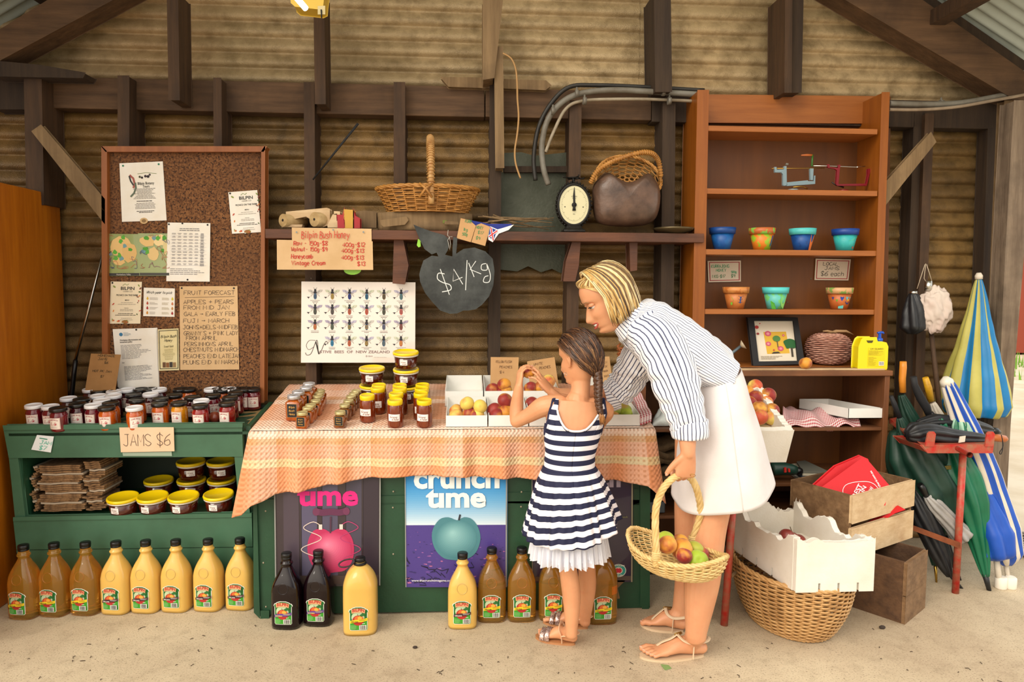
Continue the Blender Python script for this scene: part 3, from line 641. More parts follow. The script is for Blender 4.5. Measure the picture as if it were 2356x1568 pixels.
# oval basket
pb = SH(985, 3.52); t = thing('oval_basket', 'oval wicker basket with an upright wrapped handle on the shelf', 'basket', pb)
fn = oval(pb, .25, .17, .09, .205, 1, .78, wav=.0)
mb = MB(); weave(mb, fn, 12, 26, .0042, .006); stakes(mb, fn, 26, .004); mb.build('woven_side', M_WH, t)
mb = MB(); twist([fn(i/60, 1.03)[0] for i in range(61)], .010, 3, 14, mb); mb.build('rim', M_WH, t)
mb = MB(); mb.prism([pb+Vector((.2*cos(i/30*2*pi), .136*sin(i/30*2*pi), .092)) for i in range(30)], (0, 0, .004)); mb.build('base_weave', M_WH, t)
mb = MB(); hp = [pb+Vector((.012+.012*cos(i/20*pi), -.165*cos(i/20*pi), .12+.34*sin(i/20*pi)**.75)) for i in range(21)]; mb.tube(crom([tuple(p) for p in hp], 3), .015, 10)
for i in range(2, 59):
    q = crom([tuple(p) for p in hp], 3); a, b = Vector(q[i]), Vector(q[i+1]); d = (b-a).normalized(); u = d.orthogonal().normalized(); w = d.cross(u)
    mb.tube([a+(u*cos(k/10*2*pi)+w*sin(k/10*2*pi))*.0165 for k in range(10)], .0035, 5, closed=True)
mb.build('handle', m_wick('handle_cane', 'c9a267', 'a8743a', '8f5c2a'), t)
mb = MB()
for s in (-1, 1): mb.tube([pb+Vector((.03*s, -.18, .215)), pb+Vector((0, -.19, .19)), pb+Vector((-.03*s, -.185, .15))], .006, 6)
mb.build('cross_binding', M_WH, t)
# bark trough under it
t = thing('bark_trough', 'curved brown bark trough under the oval wicker basket', 'trough', SH(985, 3.46))
def bark(a, b):
    th = pi*(1.02+.96*a); x = .235*cos(th); y = .11*sin(th); return SH(978, 3.53)+Vector((x*(1-.03*(1-b)), y, .002+.09*b+.004*noise.noise(Vector((a*9, b*3, 0)))))
MB().grid(40, 4, bark).build('bark_side', M_TIML, t, solid=.008)
k2 = lambda *z: K(z, 780, 0, 2.9037)
for pts in ([(275, 1470), (450, 1445), (465, 1470), (440, 1500), (300, 1515), (280, 1500)], [(705, 1475), (795, 1480), (800, 1500), (705, 1498)]): MB().prism([P(*q, 3.405) for q in k2(*pts)], (0, .012, 0)).build('bark_flake', M_TIML, t)
MB().prism([P(*q, 3.425) for q in k2((445, 1465), (720, 1470), (720, 1490), (445, 1488))], (0, .01, 0)).build('green_strip', cm('6d7a2c'), t)
# ---------------------------------------------------------------- chalkboard apple
ap = k5((1240, 560), (1262, 495), (1330, 455), (1385, 462), (1370, 430), (1330, 445), (1270, 400), (1235, 330), (1180, 200), (1240, 225), (1330, 258), (1430, 285), (1462, 310), (1475, 360), (1462, 410), (1440, 448), (1500, 462), (1500, 400), (1508, 300), (1540, 310), (1538, 360), (1530, 440), (1590, 400), (1680, 388), (1770, 420), (1830, 480), (1845, 580), (1835, 700), (1800, 790), (1740, 860), (1690, 895), (1630, 905), (1590, 905), (1540, 928), (1480, 932), (1400, 905), (1330, 830), (1275, 760), (1235, 670), (1228, 610))
YC = SY-.018; t = thing('chalkboard_apple', 'black apple-shaped chalkboard with a leaf, reading $4/kg', 'sign', P(1050, 720, YC))
def m_chalk():
    n = NT('dusty_chalkboard'); v = n.co(); n.set('Base Color', n.mix(n.ramp(n.noise(v, 6, 6, .65), [(.4, 0.), (.75, 1.)]), lin('2b2e2d'), lin('555957'))); n.set('Roughness', .75); return n.m
A = Art(lambda u, v, l: P(620+u/3.5633, 460+v/3.5633, YC-.001-l), []); A.mat(m_chalk()); A.mb.prism([P(x, y, YC) for x, y in ap], (0, .01, 0)); A.up(); CH = cm('e6e6e2', .9)
A.line(crom([(1435, 605), (1385, 600), (1378, 645), (1420, 675), (1480, 695), (1485, 735), (1415, 752)], 4), 7, CH).line([(1400, 565), (1475, 775)], 6, CH).line([(1585, 690), (1510, 565), (1505, 665), (1582, 632)], 6, CH)
A.line([(1620, 492), (1608, 738)], 6, CH).line([(1633, 515), (1678, 630)], 6, CH).line([(1692, 500), (1645, 568), (1735, 605)], 6, CH)
A.line(crom([(1775, 520), (1740, 530), (1740, 570), (1785, 570), (1780, 520), (1810, 610), (1800, 670), (1755, 670), (1765, 630), (1795, 620)], 4), 6, CH); A.build('board', t)
MB().tube([P(*q, YC-.004) for q in k5((1465, 245), (1460, 290), (1475, 300), (1462, 330), (1470, 370), (1478, 410), (1485, 360), (1475, 300), (1500, 300))], .0014, 6).build('hanging_wire', cm('b5b2a8', .4), t)
# paper tags
for nm, lb, c in (('price_tag', 'left half of the torn kraft tag in green pen on the shelf edge', k5((1568, 148), (1640, 165), (1692, 210), (1650, 345), (1535, 312))), ('price_tag', 'right half of the torn kraft tag in green pen beside the flag', k5((1697, 205), (1735, 190), (1808, 218), (1768, 376), (1655, 345)))):
    t = thing(nm, lb, 'tag', P(*c[-1], SY-.02), 'kraft tags on the shelf edge'); MB().prism([P(x, y, SY-.012) for x, y in c], (0, .0015, 0)).build('card', M_CARD, t)
    A = Art(lambda u, v, l: P(620+u/3.5633, 460+v/3.5633, SY-.013-l), []); A.up(); g_ = '3f8a55'
    for s_, u, v, w_ in (((('KURR', 1602, 182, 55), ('1kg', 1585, 250, 42), ('500g', 1578, 288, 45))) if 'left' in lb else (('HONEY', 1695, 232, 55), ('$17', 1706, 275, 50), ('$9', 1690, 320, 38))): A.hand(s_, u, v, 24, g_, 3, w_, rot=.15)
    A.build('lettering', t)
# flag bunting
t = thing('flag_bunting', 'small blue flag pennant with a union cross draped over the shelf edge', 'flag', P(1140, 545, SY-.02))
MB().prism([P(*q, SY-.006) for q in k5((1790, 290), (1810, 215), (1870, 240), (1900, 232), (2005, 200), (1960, 245), (1880, 275), (1830, 345), (1795, 325))], (0, .002, 0)).build('white_cloth', cm('e6e6ea'), t)
MB().prism([P(*q, SY+.01) for q in k5((1650, 165), (1800, 195), (1990, 195), (1950, 235), (1860, 240), (1690, 215))], (0, .004, 0)).build('blue_cloth', cm('1d2f8a'), t)
A = Art(lambda u, v, l: P(620+u/3.5633, 460+v/3.5633, SY-.008-l), []); A.up().poly([(1808, 222), (1862, 246), (1838, 330), (1798, 300)], '1f3590').up(); A.line([(1800, 300), (1868, 250)], 20, 'e6e6ea').line([(1815, 225), (1835, 330)], 20, 'e6e6ea').up(); A.line([(1800, 300), (1868, 250)], 9, 'c8202c').line([(1815, 225), (1835, 330)], 9, 'c8202c'); A.build('cross_print', t)
# dry sticks
r = random.Random(5)
for i in range(9):
    a = P(1085+r.uniform(0, 70), 500+r.uniform(-8, 22), 3.46+r.uniform(-.04, .06)); b = P(1225+r.uniform(0, 55), 505+r.uniform(-8, 24), 3.45+r.uniform(-.04, .06)); m_ = (a+b)/2+Vector((0, 0, r.uniform(-.01, .015)))
    a.z, b.z, m_.z = max(a.z, SZ1+.006), max(b.z, SZ1+.006), max(m_.z, SZ1+.006)
    tag(MB().tube([a, m_, b], [.004, .0035, .0018], 6).build('dry_stick', M_TIML), 'thin dry stick in the bundle beside the flag on the shelf', 'stick', 'dry sticks on the shelf')
# kitchen scale
c = SH(1318, 3.46); t = thing('kitchen_scale', 'black iron kitchen scale with an oval cream dial', 'scale', c)
M_IRON = mat('cast_iron', '16130f', .5, .3, bump=.3); dc = c+Vector((0, 0, .135))
MT_ = Matrix.Translation(dc) @ Matrix.Rotation(pi/2, 4, 'X')
MB().lathe([(.001, -.03), (.085, -.03), (.088, 0), (.084, .03), (.074, .034), (.072, .026), (.001, .026)], 40, M=MT_, sy=1.28).build('housing', M_IRON, t)
mb = MB()
for i in range(36): a = i/36*2*pi; mb.ell(dc+Vector((.087*cos(a), -.02, .112*sin(a))), .006, seg=6, rings=4)
mb.build('beaded_rim', M_IRON, t)
A = Art(lambda u, v, l: dc+Vector((u/1000, -.0285-l, -v/1000)), []); A.ell(0, 0, 73, 93, mat('brushed_dial', 'd6cfa8', .35, .3), 40); A.up()
for i in range(60):
    a = i/60*2*pi; k_ = 8 if i % 5 == 0 else 4; A.line([(63*cos(a), 80*sin(a)), ((63-k_)*cos(a), (80-k_)*sin(a))], 1.2, '2a261c')
A.text('KITCHEN', -14, -38, 6, '4a4432', 28).text('SCALE', -10, -30, 5, '4a4432', 20); A.ell(-45, 10, 3, 3, '2a261c').ell(45, 10, 3, 3, '2a261c').text('KG', -5, 48, 7, '4a4432', 10); A.build('dial', t)
mb = MB(); mb.prism([dc+Vector((x, -.031, z)) for x, z in ((-.004, 0), (-.006, .045), (-.001, .085), (.001, .085), (.004, .045), (.006, 0))], (0, -.001, 0)); mb.lathe([(.001, .0), (.012, 0), (.012, .004), (.001, .004)], 16, M=Matrix.Translation(dc+Vector((0, -.031, 0))) @ Matrix.Rotation(pi/2, 4, 'X')); mb.tube([dc+Vector((0, -.032, 0)), dc+Vector((0, -.032, -.028))], [.005, .009], 8); mb.build('pointer', cm('0e0c0a'), t)
MB().lathe([(.075, 0), (.078, .012), (.06, .02), (.05, .035), (.035, .045)], 4, M=Matrix.Translation(c) @ Matrix.Rotation(pi/4, 4, 'Z')).build('foot', M_IRON, t, bevel=.004)
mb = MB(); mb.tube([dc+Vector((0, 0, .11)), dc+Vector((0, 0, .135))], .008, 8)
for a in range(4): b = a*pi/2+.3; mb.tube([dc+Vector((0, 0, .133)), dc+Vector((.055*cos(b), .055*sin(b), .135)), dc+Vector((.06*cos(b), .06*sin(b), .141))], .0035, 6)
mb.tube([dc+Vector((.03*cos(i/16*2*pi), .03*sin(i/16*2*pi), .134)) for i in range(16)], .003, 5, closed=True); mb.build('tray_spider', M_IRON, t)
# leather satchel and the wicker basket leaning in it
c = SH(1441, 3.50); t = thing('leather_bag', 'worn brown leather bag standing on the shelf beside the scale', 'bag', c)
prof = k2((1700, 1230), (1760, 1160), (1800, 1150), (1880, 1205), (1960, 1215), (2040, 1165), (2080, 1155), (2140, 1240), (2150, 1330), (2130, 1440), (2080, 1495), (1980, 1512), (1800, 1508), (1720, 1475), (1700, 1400), (1695, 1300))
mb = MB(); n_ = len(prof)
cc = P(1442, 455, 3.46)
rings = []
for s_, dy in ((.0, -.075), (.55, -.07), (.85, -.052), (1., -.015), (1., .05), (.8, .09), (0, .1)):
    rings.append([cc+(P(x, y, 3.46)-cc)*s_+Vector((0, dy, 0)) for x, y in crom([*prof, prof[0]], 2)[:-1]])
N_ = len(rings[0]); mb.add([p for rg in rings for p in rg], [(j*N_+i, j*N_+(i+1) % N_, (j+1)*N_+(i+1) % N_, (j+1)*N_+i) for j in range(6) for i in range(N_)], 0, True)
mb.build('bag_body', mat('worn_leather', '6a5040', .4, 0, '3d2c22', 9, bump=.35, bs=26, coat=.1), t, sub=1)
t = thing('wicker_basket', 'honey coloured wicker basket leaning above the leather bag', 'basket', c+Vector((0, .03, .1)))
bM = Matrix.Translation(P(1446, 412, 3.5)) @ Matrix.Rotation(radians(64), 4, 'X') @ Matrix.Rotation(radians(-6), 4, 'Z')
def bfn(a, tt):
    th = 2*pi*a; s = .25+.75*sin(tt*pi/2); p = Vector((.165*s*cos(th), .125*s*sin(th)*(1.1 if sin(th) > 0 else 1), -.10*cos(tt*pi/2)))
    return bM @ p, bM.to_3x3() @ Vector((cos(th), sin(th), .2)).normalized()
mb = MB(); weave(mb, bfn, 16, 22, .0034, .0045); stakes(mb, bfn, 22, .003); mb.build('woven_bowl', M_WH, t)
mb = MB(); twist([bfn(i/60, 1.02)[0] for i in range(61)], .009, 3, 14, mb); mb.build('rim', M_WH, t)
hs = [P(*q, y_) for q, y_ in zip(k2((1680, 1225), (1720, 1150), (1800, 1090), (1900, 1050), (2010, 1020), (2090, 1025), (2135, 1080), (2150, 1180)), (3.45, 3.42, 3.38, 3.36, 3.36, 3.38, 3.42, 3.45))]
mb = MB(); q = [Vector(x) for x in crom([tuple(p) for p in hs], 6)]; mb.tube(q, .010, 8)
for i in range(1, len(q)-1):
    d = (q[i+1]-q[i]).normalized(); u = d.orthogonal().normalized(); w = d.cross(u); mb.tube([q[i]+(u*cos(k/8*2*pi)+w*sin(k/8*2*pi))*.0115 for k in range(8)], .0028, 5, closed=True)
mb.build('handle', M_WH, t)
c = SH(1550, 3.46); tag(MB().lathe([(.001, 0), (.05, .0), (.095, .02), (.1, .03), (.096, .03), (.05, .006), (.001, .004)], 32, M=Matrix.Translation(c), sx=1.0).build('metal_pan', mat('tarnished_brass', '5f5238', .4, .6), off=c), 'shallow tarnished metal pan at the right end of the shelf', 'pan')
# ---------------------------------------------------------------- meter panel, conduits, strap
tag(MB().prism([P(x, y, 3.655) for x, y in ((1152, 352), (1200, 350), (1230, 358), (1308, 350), (1308, 622), (1290, 628), (1270, 618), (1245, 626), (1215, 612), (1190, 624), (1152, 620))], (0, .004, 0)).build('meter_board', mat('stained_galvanised_sheet', '55584a', .5, .4, '3c4030', 5, bump=.2)), 'stained grey green metal panel behind the conduits', 'panel')
tag(MB().prism([P(x, y, 3.62) for x, y in ((1160, 382), (1308, 382), (1308, 396), (1160, 396))], (0, .03, 0)).build('trim_50', M_TIMD), 'dark batten across the metal panel', None, None, 'structure')
def cond(pts, r, m, lb, Y=3.52):
    q = [P(x, y, Y if len(p_) < 3 else p_[2]) for p_ in pts for x, y in [p_[:2]]]; return tag(MB().tube(crom([tuple(v) for v in q], 6), r, 10).build('conduit', m), lb, 'conduit', 'conduits on the back wall')
M_PD = mat('dark_conduit', '33302b', .5, 0, '231f1a', 10)
cond([(1262, 425), (1250, 385), (1247, 330), (1262, 272), (1300, 230), (1350, 212), (1420, 207), (1520, 212), (1620, 218)], .0145, M_PIPE, 'thick grey conduit bending down to the metal panel')
cond([(1255, 350), (1275, 300), (1302, 250), (1340, 232), (1420, 228), (1520, 229), (1620, 234)], .008, mat('pale_conduit', 'a79b85', .5, 0, '7f715c', 10), 'thin pale conduit under the thick grey one')
cond([(1232, 415), (1228, 360), (1240, 290), (1270, 235), (1310, 200), (1370, 196), (1480, 200), (1620, 208)], .011, M_PD, 'black conduit behind the grey ones', 3.56)
cond([(2046, 238), (2120, 240), (2200, 238), (2280, 225), (2356, 208), (2400, 195)], .015, M_PIPE, 'thick conduit running right from the bookcase', 3.48)
cond([(2046, 252), (2120, 252), (2200, 246), (2280, 232), (2356, 218), (2400, 208)], .008, mat('pale_conduit_b', '9c8a74', .5, 0, '7f6c58', 10), 'thin conduit under the thick one right of the bookcase', 3.46)
for (x, y) in ((1327, 215), (1345, 232), (1272, 255), (1526, 212), (1540, 232), (2165, 238)):
    p = P(x, y, 3.5); tag(MB().tube([p+Vector((-.008, 0, 0)), p+Vector((.008, 0, 0))], .019, 10).tube([p+Vector((0, 0, 0)), p+Vector((0, .0, .03))], .005, 6).build('pipe_clamp', M_PIPE), {1327: 'clamp on the bend of the thick grey conduit, upper', 1345: 'clamp on the thin pale conduit at its bend', 1272: 'clamp low on the descending conduits', 1526: 'clamp on the thick conduit near the dark upper stud', 1540: 'clamp on the thin conduit near the dark upper stud', 2165: 'clamp on the conduits right of the bookcase'}[x], 'clamp', 'conduit clamps')
tag(MB().tube(crom([tuple(P(*q, 3.42)) for q in k2((1095, 355), (1150, 390), (1180, 460), (1190, 560), (1192, 660), (1200, 780), (1190, 900), (1175, 1000), (1180, 1090), (1212, 1190))], 5), .0045, 6, flat=.5).build('hanging_strap', mat('tan_leather_strap', 'a98250', .6)), 'long thin tan strap hanging beside the centre upright', 'strap')
# bee poster
t, A = sheet('bee_poster', 'laminated poster of native bees hanging on the wall', 'poster', k5((262, 667), (1197, 674), (1194, 1332), (258, 1332)), 3.50, mat('laminated_poster', 'efe6dc', .12, 0, 'ebe0d4', 4, coat=.8)); A.up()
S5 = 3.5633; r = random.Random(8)
def bee(u, v, c1, c2, wing, s=1.):
    for sd in (-1, 1):
        A.poly([(u+sd*1*s, v-4*s), (u+sd*10*s, v-9*s), (u+sd*17*s, v-9*s), (u+sd*15*s, v-4*s), (u+sd*5*s, v-1*s)], wing)
        for q in ((-3, -7), (0, 0), (3, 7)): A.line([(u+sd*3*s, v+q[0]*s*.6), (u+sd*8*s, v+q[0]*s), (u+sd*10*s, v+q[1]*s)], .6, '2a2622')
        A.line([(u+sd*1*s, v-10*s), (u+sd*4*s, v-14*s)], .6, '2a2622')
    A.up().ell(u, v-8*s, 2.8*s, 2.4*s, '23262a', 10).ell(u, v-2.5*s, 3.6*s, 4*s, '2c2a30', 12).ell(u, v+6.5*s, 3.8*s, 7*s, c1, 14).up()
    for q in (3, 6, 9): A.rect(u-3.2*s, v+q*s, u+3.2*s, v+(q+1.1)*s, c2)
    A.k -= 2
cols = ['4a6a8a', 'a98a3c', '2f3f8a', '2c6a8a', '6a5a3a', '3a6f80', '2c2f3a', '3c3040', 'b5402c', 'c03a30', '2a2a2c', 'd06a60', '9a3a34', '3a4a44', '30504a', '2f3f5a', '6a6f8a', '7a2c34', '2f8ab5', 'c04a2c', '5a5238', '3a5a78', 'b5603c']
i = 0
for rw in range(4):
    for cl in range(6):
        if rw == 3 and cl == 0: continue
        u = (375+cl*141-262)/S5; v = (765+rw*125+(10 if rw == 3 else 0)-667)/S5
        bee(u, v, cols[i], r.choice(('23202a', '6a6a50', 'c9a050')), r.choice(('b9b5c8', 'c9cdb5', 'c4c0b8', 'a8a0b5')))
        A.bars(u-12, v+15.5, u+12, v+18, 1, '8a7f7a', .9, True, i).bars(u-9, v+18.6, u+9, v+21, 1, '4a4440', 1, True, i+40)
        A.ell(u-15.5, v+9, 2.2, 1.1, '23202a', 8).line([(u-19, v+8), (u-12, v+8)], .8, '23202a').ell(u-15.5, v+9.5, .9, 2.2, '23202a', 8)
        i += 1
A.line(crom([((a-262)/S5, (b-667)/S5) for a, b in ((298, 1250), (310, 1270), (345, 1255), (380, 1165), (395, 1155), (410, 1262), (450, 1180), (470, 1155), (480, 1180))], 5), 1.1, '2a2622')
A.line([((a-262)/S5, (b-667)/S5) for a, b in ((382, 1160), (408, 1262))], 2.6, '2a2622').line(crom([((a-262)/S5, (b-667)/S5) for a, b in ((380, 1150), (330, 1150), (305, 1190), (325, 1225), (370, 1200))], 5), .8, '2a2622')
A.text('ATIVE  BEES  OF  NEW ZEALAND', (408-262)/S5, (1253-667)/S5, 6.2, '8a7672', 163, .012).text('By Gorm', (790-262)/S5, (1284-667)/S5, 4, '7a6a66', 16, 0, .3).bars((860-262)/S5, 174, 215, 177, 1, 'a89a94', .6)
A.build('printing', t)
tag(MB().tube([P(715+1*i, 640, 3.46) for i in range(2)], .002, 5).build('nail', M_CHR), 'nail in the stud above the bee poster', 'nail')
# ================================================================ green jam stand
YG = 3.10
zs0 = P(300, 1192, YG).z+.003
t = thing('jam_stand', 'green painted wooden stand with a jam tray on top and an open shelf below', 'display stand', P(300, 1410, YG)*1)
g = lambda pts, nm='panel', Y=YG, d=.022, m=M_GRN: MB().prism([P(x, y, Y) for x, y in pts], (0, d, 0)).build(nm, m, t, bevel=.002)
g([(8, 982), (556, 976), (558, 1049), (21, 1052)], 'top_fascia'); g([(7, 979), (557, 974), (557, 982), (9, 988)], 'moulding', YG-.006, .03)
g([(21, 1048), (40, 1048), (58, 1195), (36, 1195)], 'front_post', YG+.004); g([(540, 1046), (558, 1046), (575, 1188), (553, 1188)], 'front_post', YG+.004)
g([(31, 1193), (578, 1184), (580, 1256), (39, 1263)], 'middle_board'); g([(31, 1190), (578, 1181), (578, 1188), (31, 1197)], 'moulding', YG-.006, .03)
g([(39, 1266), (581, 1259), (582, 1399), (60, 1412)], 'lower_board', YG+.004)
xl, xr = P(20, 1000, YG).x, P(561, 1000, YG).x; zt = P(300, 984, YG).z; TS = .10
TR = (YG+.02, zt-.012, TS)
def side(x, nm='side_panel'):
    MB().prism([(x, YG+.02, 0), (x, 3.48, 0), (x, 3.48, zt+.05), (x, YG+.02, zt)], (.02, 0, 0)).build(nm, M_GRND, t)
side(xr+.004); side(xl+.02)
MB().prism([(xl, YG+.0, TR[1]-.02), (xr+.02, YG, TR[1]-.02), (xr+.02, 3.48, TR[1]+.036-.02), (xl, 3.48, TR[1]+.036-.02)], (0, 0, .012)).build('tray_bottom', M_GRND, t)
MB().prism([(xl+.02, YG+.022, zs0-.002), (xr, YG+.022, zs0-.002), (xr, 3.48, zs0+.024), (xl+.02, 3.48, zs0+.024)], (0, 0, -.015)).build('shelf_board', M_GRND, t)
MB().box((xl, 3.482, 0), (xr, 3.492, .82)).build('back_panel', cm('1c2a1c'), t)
r = random.Random(2)
hs = MB(); hs.grid(30, 14, lambda a, b: (xl+.02+(xr-xl+.02)*a, YG+.025+.34*b, TR[1]-.007+TS*.34*b+.002*noise.noise(Vector((a*14, b*9, 0)))+(.02*max(0, a-.93)*10*b)))
tag(hs.build('hessian_liner', mat('brown_paper_liner', 'a88a5a', .9, 0, '8f7244', 12)), 'brown paper liner under the jam jars', 'liner')
# signs on the fascia
k6 = lambda *z: K(z, 0, 780, 3.4094)
t1, A = sheet('jam_price_sign', 'cardboard sign reading JAMS $6 taped to the green stand', 'sign', k6((935, 692), (1362, 690), (1368, 878), (948, 886)), YG-.01, mat('pinkish_cardboard', 'e3c4a4', .8, 0, 'd9b591', 5), .003); A.up()
A.hand('JAMS $6', 7, 43, 27, '3a2e2a', 1.1, 112, slant=.02, jit=.1); A.build('lettering', t1)
tag(MB().prism([P(x, y, YG-.004) for x, y in k6((960, 888), (1345, 880), (1350, 915), (965, 915))], (0, .003, 0)).build('clear_tape_strip', cm('93a592', .3)), 'strip of old clear tape under the JAMS $6 sign', 'tape')
t1, A = sheet('small_price_card', 'small white card with teal writing and $7 on the green fascia', 'sign', k6((290, 750), (422, 762), (398, 888), (245, 865)), YG-.008, cm('e8eef0'), .001); A.up()
A.hand('JAM', 12, 20, 8, '3fb59a', 1.2, 26).hand('$7', 14, 33, 9, '3fb59a', 1.2, 16).line([(8, 7), (26, 8)], 2, '2a8a6a'); A.build('lettering', t1)
# ---------------------------------------------------------------- jars
def jam_mat(nm, a, b, s_=.0): 
    n = NT(nm); c = n.mix(n.ramp(n.noise(n.co(), 40, 4), [(.35, 0.), (.65, 1.)]), lin(a), lin(b)); n.set('Base Color', c); n.set('Roughness', .12); n.set('Coat Weight', .8); n.set('Coat Roughness', .03)
    if s_: n.set('Subsurface Weight', s_); n.set('Subsurface Radius', (.02, .01, .004)); n.set('Subsurface Scale', 1.)
    return n.m
JAM = dict(r=jam_mat('strawberry_jam', '7d0f12', '9a1a14', .2), d=jam_mat('berry_jam', '32080f', '4a0e14'), o=jam_mat('apricot_jam', 'b54a0e', 'c9620f', .25), y=jam_mat('lemon_butter', 'cf7f0c', 'e09a1a', .3), m=jam_mat('plum_jam', '5a0d1a', '74101c', .1))
LID = dict(w=mat('white_lid', 'e6e6ea', .3, coat=.3), b=mat('black_lid', '141414', .3, coat=.3), y=mat('yellow_lid', 'f2cf08', .35, coat=.2), g=mat('gold_lid', 'cfc088', .35, .6), s=mat('silver_lid', 'cfced2', .3, .7))
LABP = mat('jar_label_paper', 'efe4d8', .55)
def cyl(R, z0, h): return lambda u, v, l: Vector(((R+l)*sin(u/R), -(R+l)*cos(u/R), z0+h-v))
def jam_body():
    return MB().lathe([(.026, 0), (.0305, .003), (.032, .008), (.032, .062), (.0305, .069), (.027, .074), (.0265, .084)], 24)
def lidm(R, z, h):
    return lambda: MB().lathe([(R*.97, z), (R, z+.001), (R, z+h*.75), (R*.95, z+h), (R*.88, z+h*1.0), (R*.86, z+h*.86), (.0005, z+h*.86)], 28)
def jam_label():
    A = Art(cyl(.0326, .014, .046), [], lift=.0003); A.rect(-.024, 0, .024, .046, LABP, 10, 1); A.up()
    A.rect(-.0225, .0015, .0225, .0021, 'b5303c', 8).rect(-.0225, .044, .0225, .0446, 'b5303c', 8).rect(-.0225, .0015, -.0219, .0446, 'b5303c').rect(.0219, .0015, .0225, .0446, 'b5303c')
    A.text('HOME MADE', -.017, .0135, .0055, 'a8404c', .034, .01, arc=.004)
    A.line(crom([(-.012, .02), (-.008, .018), (-.010, .024), (-.013, .028), (-.004, .028), (.002, .026), (.004, .020), (.008, .018), (.006, .024), (.011, .022), (.010, .028), (.002, .029)], 3), .0012, 'b5303c').ell(.007, .0265, .003, .003, 'c04a54', 9).line([(-.015, .031), (.013, .031)], .0007, 'b5303c')
    A.bars(-.014, .034, .014, .042, 3, 'a89a98', .0008, True); jam_label.m = A.mats; return A.mb
def place(p, slope, rz, s=1.): return Matrix.Translation(p) @ Matrix.Rotation(math.atan(slope), 4, 'X') @ Matrix.Rotation(rz, 4, 'Z') @ Matrix.Scale(s, 4)
jam_label()
c4 = lambda a, b: (30+a/7.853, 860+b/7.853); c5 = lambda a, b: (320+a/7.3625, 860+b/7.3625)
JN = dict(r='red', d='dark', o='orange', y='golden yellow', m='plum red'); LN = dict(w='white', b='black')
jars = [(c4(372, 565), 'wm', 'front row, at the far left'), (c4(675, 580), 'wm', 'second from the left in the front row'), (c4(812, 620), 'bm', 'front row, overlapping the second white lid'), (c4(1000, 435), 'wd', 'behind the front left jars'),
 (c4(1230, 455), 'bd', 'behind the dark jar with a full label'), (c4(1165, 540), 'bd', 'front left, showing its whole label'), (c4(1395, 235), 'wd', 'back left, in front of the brown card'), (c4(1545, 300), 'bd', 'behind the left white lids'), (c4(1540, 390), 'wd', 'left middle, just behind another white lid'),
 (c4(1600, 470), 'wd', 'left middle, between front and back rows'), (c4(1445, 560), 'wm', 'front row, beside the orange jar with black lid'), (c4(1690, 600), 'bo', 'front row, left of the gap above the sign'), (c4(1765, 520), 'bo', 'just behind the front orange jar'), (c4(1770, 215), 'bd', 'back left, under the policy notice edge'),
 (c4(1825, 315), 'wd', 'third row, left of centre'), (c4(1815, 388), 'wd', 'second row, left of centre'), (c4(2070, 238), 'wd', 'back row, below the policy notice'), (c4(2175, 370), 'bd', 'middle, behind the brown lidded orange jar'), (c4(2240, 470), 'bo', 'behind the front orange jar with white lid'), (c4(2190, 605), 'wo', 'front row, standing above the JAMS sign'),
 (c4(2310, 262), 'bd', 'back row, left of the pinboard honey flyer'), (c5(175, 165), 'bd', 'very back, near the honey flyer'), (c5(340, 255), 'wd', 'third row centre'), (c5(195, 335), 'wd', 'second row centre with its label showing'), (c5(365, 418), 'bo', 'just behind the centre orange jar'), (c5(345, 495), 'bo', 'front row centre with a straight label'),
 (c5(600, 355), 'bo', 'middle row, behind the golden jar'), (c5(705, 245), 'bo', 'third row under the forecast sign'), (c5(835, 160), 'bo', 'back row under the forecast sign'), (c5(675, 485), 'by', 'front row, the brightest one'), (c5(900, 392), 'bd', 'right of the golden jar, second row'), (c5(1055, 448), 'wm', 'directly behind the bright red jar'),
 (c5(1030, 530), 'br', 'front row, left of the small onion'), (c5(1225, 232), 'wd', 'back right, left one of two white lids'), (c5(1355, 152), 'bd', 'very back, right of centre'), (c5(1410, 268), 'bo', 'third row right'), (c5(1250, 358), 'bm', 'second row right with full label'), (c5(1520, 200), 'wd', 'back right, right one of two white lids'),
 (c5(1620, 145), 'bd', 'very back, second from the right'), (c5(1540, 395), 'bm', 'right column, second from the front'), (c5(1485, 490), 'br', 'front right, right of the small onion'), (c5(1635, 312), 'bm', 'right column, third from the front'), (c5(1710, 250), 'bm', 'right column, fourth from the front'), (c5(1785, 198), 'bm', 'right column, fifth from the front'), (c5(1925, 122), 'bm', 'alone at the back right corner')]
r = random.Random(9)
for (px, py), k, where in jars:
    q = PL(px, py, TR[0], TR[1]+.100, TS); q = CAM+ray(px, py)*(min(q.y, 3.445)/ray(px, py).y); p = q-Vector((0, -.1*.096, .096)); p.z = TR[1]+TS*(p.y-TR[0])
    t = thing('jam_jar', '%s jam jar with %s lid, %s' % (JN[k[1]], LN[k[0]], where), 'jam jar', group='jam jars on the green stand', M=place(p, TS, r.uniform(-.25, .55), 1.08))
    part('jar_body', 'jam'+k[1], jam_body, JAM[k[1]], t); part('lid', 'jl'+k[0], lidm(.0325, .082, .014), LID[k[0]], t); part('label', 'jamlab', jam_label, jam_label.m, t)
p = PL(*c5(1280, 830), TR[0], TR[1], TS); tag(MB().ell(p+Vector((0, 0, .026)), (.029, .027, .027), seg=20, rings=12).build('onion', mat('copper_onion', '9a4a2c', .3, 0, '7a2a24', 20, coat=.4)), 'small round copper coloured onion between two front jars', 'onion')
